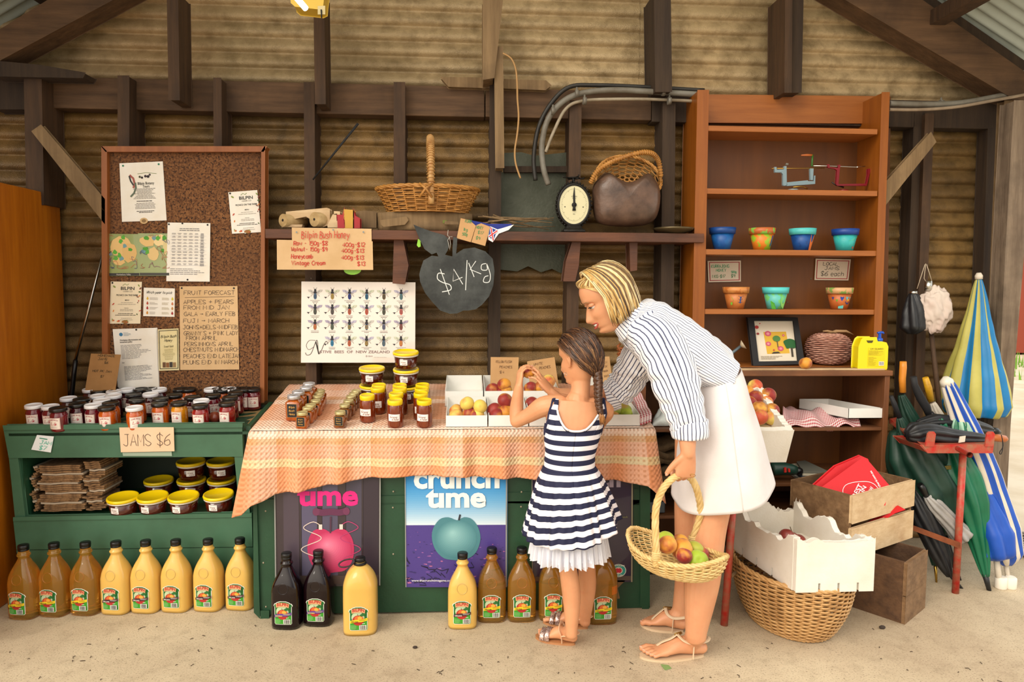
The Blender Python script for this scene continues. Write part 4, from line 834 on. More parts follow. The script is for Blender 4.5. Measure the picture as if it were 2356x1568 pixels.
# ---------------------------------------------------------------- honey tubs
HON = jam_mat('dark_honey', '3d0f06', '571a08', .1); HONL = jam_mat('amber_honey', '6a2205', '7d3006', .12)
def tub_body(): return MB().lathe([(.048, 0), (.051, .003), (.0555, .062)], 32)
def tub_rim(): return MB().lathe([(.0555, .058), (.060, .060), (.0605, .066), (.057, .067)], 32)
def tub_lid(): return MB().lathe([(.0585, .066), (.0615, .067), (.0625, .073), (.060, .079), (.055, .079), (.053, .075), (.0005, .075)], 36)
def hlabel(R, z0, w, h, s=1.):
    def f():
        A = Art(cyl(R+.0006, z0, h), [], lift=.0003); A.rect(-w/2, 0, w/2, h, cm('f3eeea', .4), 10, 1); A.up(); k = w/.045
        A.text('Kurrajong', -w*.36, h*.52, .0075*k, '7a3a24', w*.62, .012, slant=.3).text('& Honey', -w*.18, h*.86, .0075*k, '8a4a2c', w*.56, .012, slant=.3).text('PURE', -w*.28, h*.2, .002*k, '3a7a4a', w*.2)
        A.bars(-w*.1, h*.93, w*.4, h, 1, '9a8a84', .001); f.m = A.mats; return A.mb
    f(); return f
TL = hlabel(.054, .022, .036, .026)
def tub(M, lb, grp):
    t = thing('honey_tub', lb, 'honey tub', group=grp, M=M)
    part('tub_body', 'tubb', tub_body, HON, t); part('rim', 'tubr', tub_rim, cm('dcd6c8', .35), t); part('lid', 'tubl', tub_lid, LID['y'], t); part('label', 'tubla', TL, TL.m, t); return t
S = (YG+.02, zs0, .07)
k8 = lambda a, b: (20+a/4.062, 1000+b/4.062)
for i, ((a, b), lb) in enumerate([((1045, 590), 'leftmost'), ((1325, 582), 'second from the left'), ((1615, 580), 'third from the left'), ((1945, 562), 'rightmost')]):
    q = PL(*k8(a, b), S[0], S[1]+.082, S[2]); p = Vector((q.x, q.y, S[1]+S[2]*(q.y-S[0]))); p = p+Vector((0, .03, .002)); tub(place(p, S[2]+.05, -.25+(.1 if i == 3 else 0), 1.06), 'large yellow-lidded honey tub in the front row of the green shelf, %s' % lb, 'honey tubs on the green shelf')
for (a, b), n, lb in [((1405, 365), 1, 'standing alone behind, next to the flattened cartons'), ((1710, 335), 2, 'behind, middle stack'), ((1990, 305), 2, 'behind, right stack')]:
    q = PL(*k8(a, b), S[0], S[1]+.082, S[2]); q.y = min(q.y, 3.37); d = ray(*k8(a, b)); q = CAM+d*(q.y/d.y); p = Vector((q.x, q.y, q.z-.084))
    p.z = S[1]+S[2]*(p.y-S[0])
    for j in range(n): tub(place(p+Vector((0, 0, .088*j)), S[2], .3, 1.06), 'yellow-lidded honey tub on the green shelf, %s%s' % (lb, '' if n == 1 else (', lower' if j == 0 else ', upper')), 'honey tubs on the green shelf')
# flattened cartons
M_FLUTE = mat('flute_edge', '9a7650', .9, 0, '5f452c', 60); M_CTOP = mat('carton_top', 'b9ab98', .8, 0, 'a08a6c', 4)
def carton(w, d, th):
    def f():
        mb = MB(); x = [0, w*.33, w*.62, w]; z = [0, -.003, .001, 0]
        mb.prism([(x[i], 0, z[i]) for i in range(4)]+[(x[i], 0, z[i]+th) for i in (3, 2, 1, 0)], (0, d, 0)); return mb
    return f
r = random.Random(21)
def stack(x0, x1, y0, y1, z0, z1, n, lb):
    w = x1-x0; th = (z1-z0)/n
    for i in range(n):
        o = part('flattened_carton', 'ct%.3f%.3f%.4f' % (w, y1-y0, th), carton(w, y1-y0, th*.8), M_CTOP if i % 5 == 4 else M_FLUTE, None)
        if i % 5 == 4: o.material_slots[0].link = 'OBJECT'; o.material_slots[0].material = M_CTOP
        o.location = (x0+r.uniform(-.008, .008)+.012*sin(i*.8), y0+r.uniform(0, .012), z0+i*th+.003); tag(o, lb, 'carton', 'flattened cartons '+lb.split(' in ')[-1])
fx = lambda px, y, Y: P(px, y, Y).x
z_ = lambda y: zs0+.07*(y-YG)
stack(fx(96, 1150, 3.15), fx(190, 1150, 3.15), YG+.04, YG+.20, z_(YG+.12)+.008, z_(YG)+.225, 24, 'flattened brown carton in the front stack on the green shelf')
stack(fx(204, 1150, 3.17), fx(240, 1150, 3.17), YG+.05, YG+.21, z_(YG+.12)+.008, z_(YG)+.24, 24, 'flattened brown carton in the narrow stack right of the front one')
stack(fx(96, 1080, 3.36), fx(230, 1080, 3.36), YG+.235, YG+.36, z_(YG+.3)+.008, z_(YG)+.31, 28, 'flattened brown carton in the tall stack at the back of the shelf')
stack(xl+.055, fx(86, 1120, 3.16), YG+.05, YG+.19, z_(YG+.12)+.008, z_(YG)+.22, 20, 'flattened brown carton in the short stack against the left post')
# ================================================================ honey table
YT = 2.925
t = thing('honey_table', 'dark green panelled table under the checked cloth', 'table', (0, YT, 0))
x0, x1 = -.878, .80
def tp(pts, nm='front_panel', Y=YT, d=.02, m=M_GRND): return MB().prism([P(x, y, Y) for x, y in pts], (0, d, 0)).build(nm, m, t, bevel=.002)
tp([(583, 1150), (1470, 1125), (1470, 1160), (583, 1160)]); tp([(583, 1161), (1494, 1150), (1494, 1396), (600, 1412), (590, 1400)])
tp([(583, 1030), (1494, 1030), (1494, 1149), (583, 1159)], 'upper_rail', YT+.004); tp([(583, 1161), (590, 1161), (597, 1420), (585, 1408)], 'corner_post', YT-.012)
tp([(1474, 1100), (1495, 1100), (1494, 1392), (1474, 1394)], 'corner_post', YT-.01); tp([(600, 1405), (618, 1405), (618, 1422), (600, 1422)], 'foot', YT-.012); tp([(1478, 1385), (1492, 1385), (1492, 1399), (1478, 1399)], 'foot', YT-.012)
T = (2.90, .806, .155)
MB().prism([(x0, 2.9, T[1]-.028), (x1, 2.9, T[1]-.028), (x1, 3.56, T[1]-.028+.66*T[2]), (x0, 3.56, T[1]-.028+.66*T[2])], (0, 0, .02)).build('table_top', M_GRND, t)
for x in (x0, x1-.02): MB().prism([(x, YT+.02, 0), (x, 3.54, 0), (x, 3.54, T[1]-.03+.62*T[2]), (x, YT+.02, T[1]-.03)], (.02, 0, 0)).build('side_panel', M_GRND, t)
mb = MB()
for (x, y) in ((611, 1175), (606, 1294), (612, 1395), (905, 1130), (904, 1167), (905, 1274), (1200, 1131), (1199, 1165)): mb.ell(P(x, y, YT-.001), (.004, .003, .004), seg=8, rings=5)
ob = mb.build('screw_heads', cm('9a8f78', .4), t); ob['kind'] = 'stuff'
tp([(1382, 1350), (1400, 1335), (1430, 1322), (1440, 1332), (1420, 1352), (1425, 1375), (1400, 1380)], 'broken_corner', YT-.014, .01, M_TIML)
# posters on the table front
k9 = lambda *z: K(z, 560, 1080, 3.2136); S9 = 3.2136
def hexmix(a, b, t_): return ''.join('%02x' % round(int(a[i:i+2], 16)*(1-t_)+int(b[i:i+2], 16)*t_) for i in (0, 2, 4))
def fade(A, u, v, ru, rv, a, b, n=13):
    A.up()
    for i in range(n): q = 1-i/n; A.ell(u-9*(1-q), v-14*(1-q), ru*.95*q, rv*.95*q, hexmix(a, b, (i+1)/n), 24)
t1, A = sheet('pink_apple_poster', 'dark poster with a pink apple under a corkscrew handle and pink lettering', 'poster', [(631, 1092), (876, 1090), (875, 1347), (634, 1349)], YT-.014, mat('dark_plum_print', '3b3038', .3, 0, '2b2229', 4, coat=.5), .001); A.up()
w9 = lambda x, y: (560+x/S9-631, 1080+y/S9-1092)
for x, c in ((20, '4a3f4a'), (62, '55506a'), (110, '4f4a60'), (165, '474252'), (205, '352c36')): A.rect(x, 2, x+36, 236, cm(c, .35), 1, 1)
A.up()
for x in (62, 110, 165, 205): A.rect(x-1, 0, x, 236, '1c161c')
A.rect(2, 232, 240, 252, '4a3a34')
A.up().text('tıme', *w9(405, 263), 47, 'd8207c', 138, .035)
u, v = w9(645, 600); A.up().poly(crom([(u+a, v+b) for a, b in ((-2, -42), (-18, -50), (-40, -46), (-53, -22), (-54, 5), (-46, 30), (-30, 48), (-8, 52), (10, 50), (32, 46), (48, 28), (54, 2), (50, -26), (36, -46), (18, -50), (2, -43), (-2, -42))], 3), 'b52a58')
fade(A, u, v, 50, 46, 'b52a58', 'e8809c')
A.up().line([(u-1, v-40), (u, v-78)], 4, '4a2c40').line([(u-36, v-90), (u-20, v-87), (u, v-89), (u+20, v-87), (u+38, v-91)], 15, '5c2848').ell(u-34, v-89, 8, 9, '6a3050').ell(u+36, v-90, 8, 9, '6a3050')
for sd, c in ((-1, 'd8c4b8'), (1, 'b0386a')):
    pts = [(u+sd*24, v-58)]+[(u+sd*(40+22*sin(q*.9)+q*.8), v-66+q*7.2) for q in range(13)]; A.line(crom(pts, 4), 1.8, c); A.rect(u+sd*24-4, v-60, u+sd*24+4, v-48, 'd0c8c0')
A.rect(-1, 0, 2, 257, '8f8f8a').rect(242, 0, 245, 256, '8f8f8a'); A.build('printing', t1)
t1, A = sheet('blue_apple_poster', 'poster with a blue green apple on a purple cracked plain and white lettering', 'poster', [(931, 1088), (1168, 1086), (1167, 1348), (933, 1348)], YT-.014, mat('sky_print', '2a86c9', .3, coat=.5), .001); w9 = lambda x, y: (560+x/S9-931, 1080+y/S9-1088); A.up()
for i in range(24): A.rect(1, i*5, 236, 132 if i == 23 else i*5+5, hexmix('2a86c9', 'cfe0ea', (i/23)**1.6))
A.up().rect(1, w9(0, 410)[1], 235, 262, cm('4a3a86', .4)); A.up(); r = random.Random(6)
for i in range(160):
    v_ = r.uniform(122, 255); s_ = (v_-110)/140; u_ = r.uniform(4, 230); A.poly([(u_+r.uniform(3, 9)*s_*cos(q), v_+r.uniform(1, 3.5)*s_*sin(q)) for q in (0, 1, 2, 3.2, 4.2, 5.2)], r.choice(('6a4a9a', '352a66', '8a5aa0', 'b0689a', '2c2450', '55458f', '40357a')))
A.up()
for i in range(14):
    p = [(r.uniform(5, 225), r.uniform(180, 250))]
    for q in range(5): p.append((min(233, max(3, p[-1][0]+r.uniform(-18, 18))), min(258, max(150, p[-1][1]+r.uniform(-9, 12)))))
    A.line(p, 1.8, '1a1434')
u, v = w9(1573, 510); A.up().poly(crom([(u+a*1.02, v+b) for a, b in ((2, -42), (-18, -49), (-38, -44), (-53, -22), (-55, 3), (-46, 28), (-28, 45), (-6, 49), (12, 50), (34, 42), (48, 26), (55, 0), (50, -25), (36, -44), (18, -49), (2, -42))], 3), '47808a')
fade(A, u, v, 50, 44, '47808a', '8fc0c2')
A.up().line([(u+6, v-42), (u+9, v-55)], 4, '2a2a34'); A.text('tıme', *w9(1357, 276), 47, 'e6ecea', 136, .035).text('crunch', *w9(1258, 134), 52, 'e6ecea', 198, .035)
A.text('www.thecrunchtimegame.com', *w9(1238, 826), 5, 'e6e6ee', 96, .01).rect(0, 0, 2, 262, '9a9a94').rect(233, 0, 236, 262, '8f8f8a'); A.build('printing', t1)
t1, A = sheet('dark_apple_poster', 'dark poster behind the girl with a round apples logo', 'poster', [(1223, 1086), (1457, 1084), (1456, 1338), (1224, 1340)], YT-.014, mat('indigo_print', '2c2440', .3, 0, '241d38', 3, coat=.5), .001); w9 = lambda x, y: (1120+x/2.58-1223, 960+y/2.58-1086); A.up()
A.text('crunch', 50, w9(0, 412)[1], 41, 'a89aa8', 155, .04).text('time', 80, w9(0, 520)[1], 38, 'a888a0', 110, .04).rect(2, 240, 232, 250, '54463e')
u, v = w9(783, 912); A.up().ell(u, v, 18, 15, 'd9dcd2', 24).up().ell(u, v, 16.5, 13.5, '2f9a92', 24).up().ell(u, v, 10, 8, 'e0dcd0', 18).up().ell(u-3, v, 5, 5.5, 'c8283c', 12).ell(u+3, v, 5, 5.5, 'c8283c', 12); A.text('AUSTRALIAN', u-14, v-9.6, 3.2, 'f2f2ea', 28, .01, arc=.0).text('APPLES', u-9, v+12.4, 3.2, 'f2f2ea', 18, .01); A.text('crunch', w9(790, 600)[0], w9(0, 600)[1], 5, '8a8a5a', 18, .01)
A.rect(0, 0, 2, 254, '77756a').rect(230, 0, 233, 254, '8f8a6f'); A.build('printing', t1)
# ---------------------------------------------------------------- tablecloth
def m_cloth():
    n = NT('seersucker_check_cloth'); uv = n.n('ShaderNodeTexCoord').outputs['UV']; sp = n.n('ShaderNodeSeparateXYZ', {0: uv}); u, v = sp.outputs[0], sp.outputs[1]
    base = n.ramp(n.math('FRACT', n.math('MULTIPLY', u, 2.6)), [(0, 'dd9a70'), (.2, 'e8b494'), (.38, 'd98d62'), (.55, 'e6c0aa'), (.72, 'e09a70'), (.88, 'ecd0bc')], 'EASE')
    vv = n.math('MULTIPLY', n.math('ADD', v, .7), 1/1.1)            # v: -.7 back edge, 0 front edge, .4 hem
    f = lambda x: (x+.7)/1.1
    st = n.ramp(vv, [(0, 'eab79a'), (f(-.55), 'e8c9b4'), (f(-.45), 'c9a078'), (f(-.40), 'ecd9c6'), (f(-.34), 'dca07a'), (f(-.12), 'e9c7ae'), (f(-.05), 'eddccb'), (f(.018), 'e9dcc4'), (f(.028), 'c79a5e'), (f(.052), 'e2a584'), (f(.115), 'd9cf9a'), (f(.15), 'e0905f'), (f(.24), 'df9468'), (f(.30), 'e08e60')], 'CONSTANT')
    k = n.mix(.62, base, st)
    su = n.math('SINE', n.math('MULTIPLY', u, 2*pi/.0165)); sv = n.math('SINE', n.math('MULTIPLY', v, 2*pi/.021)); row = n.noise(n.co('UV', (60, 45, 1)), 1., 2)
    d = n.math('MULTIPLY', n.math('GREATER_THAN', su, .25), n.math('GREATER_THAN', n.math('ADD', sv, n.math('MULTIPLY', n.math('SUBTRACT', row, .5), 1.6)), .15))
    k = n.mix(n.math('MULTIPLY', d, .5), k, lin('bd7a48')); n.set('Base Color', k); n.set('Roughness', .85)
    h = n.math('ADD', n.math('MULTIPLY', su, sv), n.math('MULTIPLY', row, 2)); n.bump(h, .5, .004); n.set('Subsurface Weight', 0.0); return n.m
hem = [(-.08, .10), (0, .35), (.02, .30), (.06, .262), (.12, .25), (.20, .222), (.30, .195), (.45, .192), (.62, .205), (.75, .215), (.90, .222), (.97, .235), (1., .32), (1.08, .20)]
def interp(tb, x):
    for (a, b), (c, d) in zip(tb, tb[1:]):
        if x <= c: q = max(0, (x-a)/(c-a)); return b+(d-b)*q
    return tb[-1][1]
cx0, cx1, cyf, cyb = -.895, .80, 2.892, 3.56
mb = MB(); UV = []
NU, NV = 330, 34; per = [('L', .66), ('F', cx1-cx0), ('R', .66)]; tot = sum(b for _, b in per)
def edge(s_):                                                        # perimeter: back-left, front-left, front-right, back-right
    R_ = .03
    if s_ < .66: y = cyb-s_; q = s_; x = cx0; nx, ny = -1, 0
    elif s_ < .66+cx1-cx0: x = cx0+s_-.66; y = cyf; nx, ny = 0, -1
    else: x = cx1; y = cyf+(s_-.66-(cx1-cx0)); nx, ny = 1, 0
    return x, y, nx, ny
def clo(a, b):
    s_ = a*tot; x, y, nx, ny = edge(s_); fs = (s_-.66)/(cx1-cx0); cL, cR = s_-.66, s_-.66-(cx1-cx0)
    for cc, sx in ((cL, -1), (cR, 1)):                               # round the corner normals
        if abs(cc) < .07: w = (cc*sx*-1/.07+1)/2 if sx == -1 else (cc/.07+1)/2; w = 1-(cc/.07+1)/2 if sx == -1 else (cc/.07+1)/2; nx, ny = sx*sin(w*pi/2), -cos(w*pi/2)
    if s_ < .66: dr = .16+.19*(s_/.66)**3
    elif fs > 1: dr = .32-.14*min(1, (fs-1)*8)
    else: dr = interp(hem, fs)
    d = dr*b; ztop = T[1]+T[2]*(y-2.9)+.004
    fold = (.015*sin(s_*31+1.3*sin(s_*7))+.008*sin(s_*73+2)*abs(sin(s_*5)))*b**.7
    fl = .004+(.05*b if s_ < .66 else .012*b)+(.03*b*max(0, 1-abs(cL)/.10))+(.05*b*max(0, 1-abs(cR)/.12))+fold
    if b == 0: fl = 0
    p = Vector((x+nx*fl, y+ny*fl, ztop-d)); UV.append((s_, d)); return p
mb.grid(NU, NV, clo)
mb.grid(70, 30, lambda a, b: (UV.append((.66+a*(cx1-cx0), -(1-b)*.66)) or Vector((cx0+(cx1-cx0)*a, cyb-.66*b, T[1]+T[2]*(cyb-.66*b-2.9)+.004+.0015*noise.noise(Vector((a*30, b*16, 1)))))))
mb.uv = UV
tag(mb.build('tablecloth', m_cloth(), off=Vector((0, 3.2, .5)), solid=.002), 'orange and cream seersucker check cloth draped over the green table', 'tablecloth')
A = Art(lambda u, v, l: P(1000+u/4.53, 840+v/4.53, 2.872-l), []); A.poly([(255, 935), (300, 930), (312, 945), (308, 975), (280, 990), (250, 975)], 'cfc6c0').up().poly([(268, 970), (300, 965), (280, 990)], '1d2a4a'); tag(A.mb.build('torn_patch', A.mats), 'small torn hole showing white and navy on the front of the tablecloth', 'patch')
# ---------------------------------------------------------------- honey jars on the cloth
c1 = lambda a, b: (640+a/6.2, 780+b/6.2); TP = (T[0], T[1]+.006, T[2])
def onT(px, py, dz=0.): return PL(px, py, TP[0], TP[1]+dz, TP[2])
def jar_body(): return MB().lathe([(.029, 0), (.033, .004), (.0335, .010), (.0335, .088), (.031, .097), (.029, .1)], 28)
def jar_lid(): return MB().lathe([(.0305, .098), (.0315, .099), (.032, .114), (.030, .118), (.0265, .118), (.026, .1165), (.0005, .1165)], 32)
JL = hlabel(.0337, .032, .052, .030)
for (a, b), w in [((1445, 1000), 'back row, left'), ((1430, 1045), 'behind the left front jar'), ((1740, 1000), 'back row, middle'), ((1740, 1055), 'second from the back, middle column'), ((1690, 1135), 'just behind the middle front jar'), ((2063, 995), 'back row, right'), ((2052, 1055), 'second from the back, right column'), ((2040, 1130), 'just behind the right front jar'), ((1280, 1165), 'front left'), ((1675, 1240), 'front middle'), ((2088, 1240), 'front right, with the low label')]:
    t = thing('honey_jar', 'amber honey jar with a yellow screw lid, %s' % w, 'honey jar', group='yellow-lidded honey jars on the table', M=place(onT(*c1(a, b)), T[2]*.8, random.uniform(-.25, .1)))
    part('jar_body', 'hjb', jar_body, HONL, t); part('lid', 'hjl', jar_lid, LID['y'], t); part('label', 'hjla', JL, JL.m, t)
for (a, b), n, w in (((1350, 865), 2, 'left'), ((1832, 880), 3, 'right')):
    p = onT(*c1(a, b))
    for j in range(n): tub(place(p+Vector((0, -.012*j, .081*j)), T[2]*.8, -.12 if j else .15, .97), 'honey tub in the %s stack on the table, %s' % (w, (['lower', 'upper'] if n == 2 else ['lowest', 'middle', 'topmost'])[j]), 'honey tubs stacked on the table')
def sq_body(w, h):
    def f(): return MB().lathe([(w*.94, 0), (w, .003), (w, h*.82), (w*.8, h*.88), (w*.62, h*.93), (w*.6, h)], 32, shape=lambda a, r_, z, j: (lambda n_: (r_*cos(a)/(abs(cos(a))**n_+abs(sin(a))**n_)**(1/n_), r_*sin(a)/(abs(cos(a))**n_+abs(sin(a))**n_)**(1/n_)))(6 if j < 4 else 2))
    return f
def slabel(w, h, y):
    def f():
        A = Art(lambda u, v, l: Vector((u, -y-l, h-v)), [], lift=.0003); A.rect(-w/2, 0, w/2, h*.78, 'a8905a').up().rect(-w/2+.001, .001, w/2-.001, h*.78-.001, '17181a').up()
        for i, s_ in enumerate(('Bilpin', 'Bush', 'Honey')): A.hand(s_, -w*.3, h*(.24+.2*i), h*.11, 'd9a850', h*.014, w*.6, slant=.2)
        f.m = A.mats; return A.mb
    f(); return f
HA = jam_mat('light_honey', '96400a', 'ab540c', .15); HW = jam_mat('walnut_honey', '8a4a12', '5f2c0c', .1)
SL = slabel(.042, .075, .0315); SS = slabel(.034, .05, .0245)
for (a, b), w in (((450, 950), 'rearmost'), ((408, 1010), 'third from the front'), ((300, 1075), 'second from the front'), ((235, 1140), 'frontmost, with its black label in full view')):
    t = thing('tall_honey_jar', 'tall square honey jar with a silver lid, %s' % w, 'honey jar', group='silver-lidded square honey jars', M=place(onT(*c1(a, b)), T[2]*.5, -.08))
    part('jar_body', 'sq1', sq_body(.031, .095), HA, t); part('lid', 'sq1l', lidm(.027, .092, .016), LID['s'], t); part('label', 'sq1la', SL, SL.m, t)
for col, ps, m in (('left', [(605, 920), (590, 965), (570, 1010), (540, 1075), (470, 1140), (430, 1180), (352, 1255)], HA), ('right', [(1120, 925), (1085, 965), (1045, 1010), (1010, 1075), (955, 1140), (890, 1245)], HW)):
    for i, (a, b) in enumerate(ps):
        n_ = len(ps)-1-i; w = ['frontmost', 'second from the front', 'third from the front', 'fourth from the front', 'fifth from the front', 'sixth from the front', 'rearmost'][n_ if i else 6]
        t = thing('small_honey_jar', 'small gold-lidded honey jar, %s in the %s row' % (w, col), 'honey jar', group='gold-lidded small honey jars', M=place(onT(*c1(a, b)), T[2]*.6, -.12))
        part('jar_body', 'sq2'+col, sq_body(.024, .056), m, t); part('lid', 'sq2l', lidm(.0225, .054, .013), LID['g'], t); part('label', 'sq2la', SS, SS.m, t)
# ================================================================ white boxes and fruit
BW = [(1026, 1121), (1124, 1215), (1218, 1312), (1380, 1472)]
def wbox(xa, xb, y0, y1, h, lb, nm='carton_box', inner=None):
    t = thing(nm, lb, 'box', ((xa+xb)/2, y0, TP[1]+T[2]*(y0-2.9)), 'white cartons on the checked cloth'); k = .003
    z = lambda y, e=0.: TP[1]+T[2]*(y-2.9)+e
    def wall(pts, nm, th): MB().prism(pts, th).build(nm, M_WHITE, t)
    wall([(xa, y0, z(y0)), (xb, y0, z(y0)), (xb, y0, z(y0, h)), (xa, y0, z(y0, h))], 'front_wall', (0, k, 0))
    wall([(xa, y1, z(y1)), (xb, y1, z(y1)), (xb, y1, z(y1, h)), (xa, y1, z(y1, h))], 'back_wall', (0, -k, 0))
    for x in (xa, xb-k): wall([(x, y0+k, z(y0)), (x, y1-k, z(y1)), (x, y1-k, z(y1, h)), (x, y0+k, z(y0, h))], 'side_wall', (k, 0, 0))
    wall([(xa, y0, z(y0, .001)), (xb, y0, z(y0, .001)), (xb, y1, z(y1, .001)), (xa, y1, z(y1, .001))], 'bottom', (0, 0, .002)); return t
nm_ = ['leftmost', 'second from the left', 'third from the left', 'rightmost']
for (a, b), n_ in zip(BW, nm_):
    X0, X1 = P(a, 987, 2.915).x, P(b, 987, 2.915).x
    wbox(X0, X1, 2.915, 3.175, .05, 'white carton in the front row on the cloth, '+n_)
    wbox(X0-.012, X1-.012, 3.185, 3.45, .072, 'white carton in the rear row on the cloth, '+n_)
def fruit_mat(nm, ya, yb, ra, rb, sc_=7., lo=.42, hi=.62):
    n = NT(nm); v = n.co('Object', (1, 1, 1)); oi = n.n('ShaderNodeObjectInfo').outputs['Random']
    v2 = n.n('ShaderNodeVectorMath', {0: v, 1: n.n('ShaderNodeCombineXYZ', {0: n.math('MULTIPLY', oi, 9.), 1: oi, 2: n.math('MULTIPLY', oi, 5.)}).outputs[0]}, operation='ADD').outputs[0]
    f = n.ramp(n.math('ADD', n.noise(v2, sc_*2.2, 3, .5), n.math('MULTIPLY', n.math('SUBTRACT', oi, .5), .12)), [(lo, 0.), (hi, 1.)])
    y = n.mix(oi, lin(ya), lin(yb)); rd = n.mix(n.noise(v2, 60, 3), lin(ra), lin(rb)); k = n.mix(f, y, rd)
    n.set('Base Color', k); n.set('Roughness', .55); n.set('Subsurface Weight', .12); n.set('Subsurface Radius', (.012, .006, .003)); n.set('Subsurface Scale', 1.); n.set('Sheen Weight', .15); return n.m
M_PCH = fruit_mat('ripe_peach', 'd8902a', 'dba63a', 'a82c18', '6c1620', 7, .40, .58)
M_PCL = fruit_mat('pale_peach', 'dcb848', 'e2cf6a', 'd0602c', 'b83a2c', 6, .44, .66)
M_MNG = fruit_mat('green_mango', '8f9a22', 'a8aa3a', 'b8502c', 'a5301c', 7, .58, .78)
M_MGR = fruit_mat('lime_apple', '9ab52a', 'b5c434', '8aa52a', 'a0b030', 7, .5, .7)
def f_peach(p):
    a = math.atan2(p.y, p.x); k = 1-.07*exp(-(a/.22)**2)*max(0, 1-abs(p.z)**4); k2 = 1-.16*exp(-((1-p.z)/.10)**1.0*3)*(p.z > 0)
    return Vector((p.x*k, p.y*k, p.z*k2*.94))
def peach(): return MB().ell((0, 0, 0), .0325, fn=f_peach, seg=32, rings=24)
def mango(): return MB().ell((0, 0, 0), (.042, .032, .031), seg=24, rings=16, fn=lambda p: Vector((p.x, p.y*(1+.1*p.x), p.z*(1-.12*p.x))))
rf = random.Random(31)
def fruit(c, kind, lb, grp, s=1., rot=None):
    m, fn, nm = {'p': (M_PCH, peach, 'peach'), 'l': (M_PCL, peach, 'peach'), 'm': (M_MNG, mango, 'mango'), 'g': (M_MGR, peach, 'green_apple')}[kind]
    M = Matrix.Translation(c) @ Euler(rot or (rf.uniform(-1, 1), rf.uniform(-1, 1), rf.uniform(-3, 3))).to_matrix().to_4x4() @ Matrix.Scale(s, 4)
    k = 'fr_'+nm+kind
    if k not in _mesh: _mesh[k] = fn().mesh(nm, [m])
    o = bpy.data.objects.new(nm, _mesh[k]); COL.objects.link(o); o.matrix_world = M; tag(o, lb, nm.replace('_', ' '), grp); return o
cA = lambda a, b: (1000+a/4.53, 840+b/4.53)
for (a, b), dz, k, lb in [((222, 475), .045, 'l', 'left end of the leftmost front carton'), ((220, 535), .032, 'l', 'low at the front left of the leftmost carton'), ((337, 398), .085, 'l', 'resting high on the carton divider, left'), ((365, 505), .04, 'p', 'middle of the leftmost front carton, half hidden'), ((475, 430), .075, 'l', 'large one at the right of the leftmost carton'), ((425, 525), .036, 'p', 'low in the middle of the leftmost front carton'), ((445, 550), .030, 'l', 'lowest at the front of the leftmost carton'),
 ((622, 470), .05, 'p', 'left side of the second front carton'), ((655, 552), .03, 'p', 'low at the front of the second carton'), ((745, 490), .045, 'p', 'right side of the second front carton, beside the girl\'s arm'), ((735, 368), .09, 'p', 'yellow and red one on top between the second cartons'), ((690, 500), .032, 'p', 'deep inside the second front carton'),
 ((605, 258), .085, 'p', 'left in the second rear carton'), ((618, 325), .055, 'p', 'low front left in the second rear carton'), ((723, 203), .10, 'p', 'rearmost of the second rear carton'), ((740, 255), .09, 'p', 'behind the bright red one in the second rear carton'), ((722, 292), .085, 'p', 'bright red, front of the second rear carton'), ((670, 300), .06, 'p', 'deep in the second rear carton'),
 ((1000, 238), .085, 'p', 'beside the girl\'s raised wrist'), ((1100, 232), .085, 'p', 'behind the girl\'s pointing hand'), ((1190, 165), .105, 'l', 'yellowish, behind the woman\'s palm'), ((1012, 400), .04, 'p', 'under the woman\'s fingertips')]:
    p = onT(*cA(a, b), dz); d = ray(*cA(a, b)); p = CAM+d*(max(p.y, 2.954 if b > 360 else 3.222)/d.y); p.z = max(p.z, TP[1]+T[2]*(p.y-2.9)+.034)
    fruit(p, k, 'peach '+lb, 'peaches in the white cartons', rf.uniform(.95, 1.08))
for (a, b), dz, k, lb in [((1795, 458), .045, 'g', 'green fruit rearmost left in the right carton'), ((1857, 472), .05, 'm', 'red and yellow mango in the middle of the right carton'), ((1965, 465), .045, 'm', 'dark green mango at the back right of the right carton'), ((1765, 505), .035, 'g', 'green fruit at the left of the right carton'), ((1850, 512), .035, 'p', 'small red peach at the front of the right carton'), ((1990, 508), .033, 'g', 'green fruit at the front right of the right carton')]:
    p = onT(*cA(a, b), dz); d = ray(*cA(a, b)); p = CAM+d*(max(p.y, 2.958)/d.y); p.z = max(p.z, TP[1]+T[2]*(p.y-2.9)+.034)
    fruit(p, k, lb, 'mixed fruit in the right carton', .95, (0, 0, .4))
# cards behind the fruit
for lb, c, rows in (('cardboard card reading YELLOW FLESH PEACHES $4 behind the cartons', K([(32, 930), (262, 932), (250, 1215), (28, 1210)], 1120, 560, 3.5636), [('YELLOW FLESH', 11, 13, 38), ('PEACHES', 21, 25, 30), ('$4', 21, 37, 12)]),
  ('cardboard card reading WHITE PEACHES behind the girl\'s hands', K([(330, 966), (555, 930), (592, 1190), (360, 1215)], 1120, 560, 3.5636), [('WHITE', 14, 12, 22), ('PEACHES', 26, 22, 26), ('$4 each kg', 20, 42, 34)]),
  ('cardboard card with pen writing right of the girl\'s braid', K([(860, 930), (1005, 925), (1030, 1130), (880, 1160)], 1120, 560, 3.5636), [('GREEN', 12, 17, 22), ('MIX', 20, 27, 14), ('fresh', 18, 38, 16), ('for sale', 10, 50, 28)])):
    _, A = sheet('fruit_card', lb, 'sign', c, 3.40, M_CARD, .003); A.up()
    for s_, u, v, w_ in rows: A.hand(s_, u, v, 5.5, '6a4a30', .7, w_)
    A.build('lettering', None)
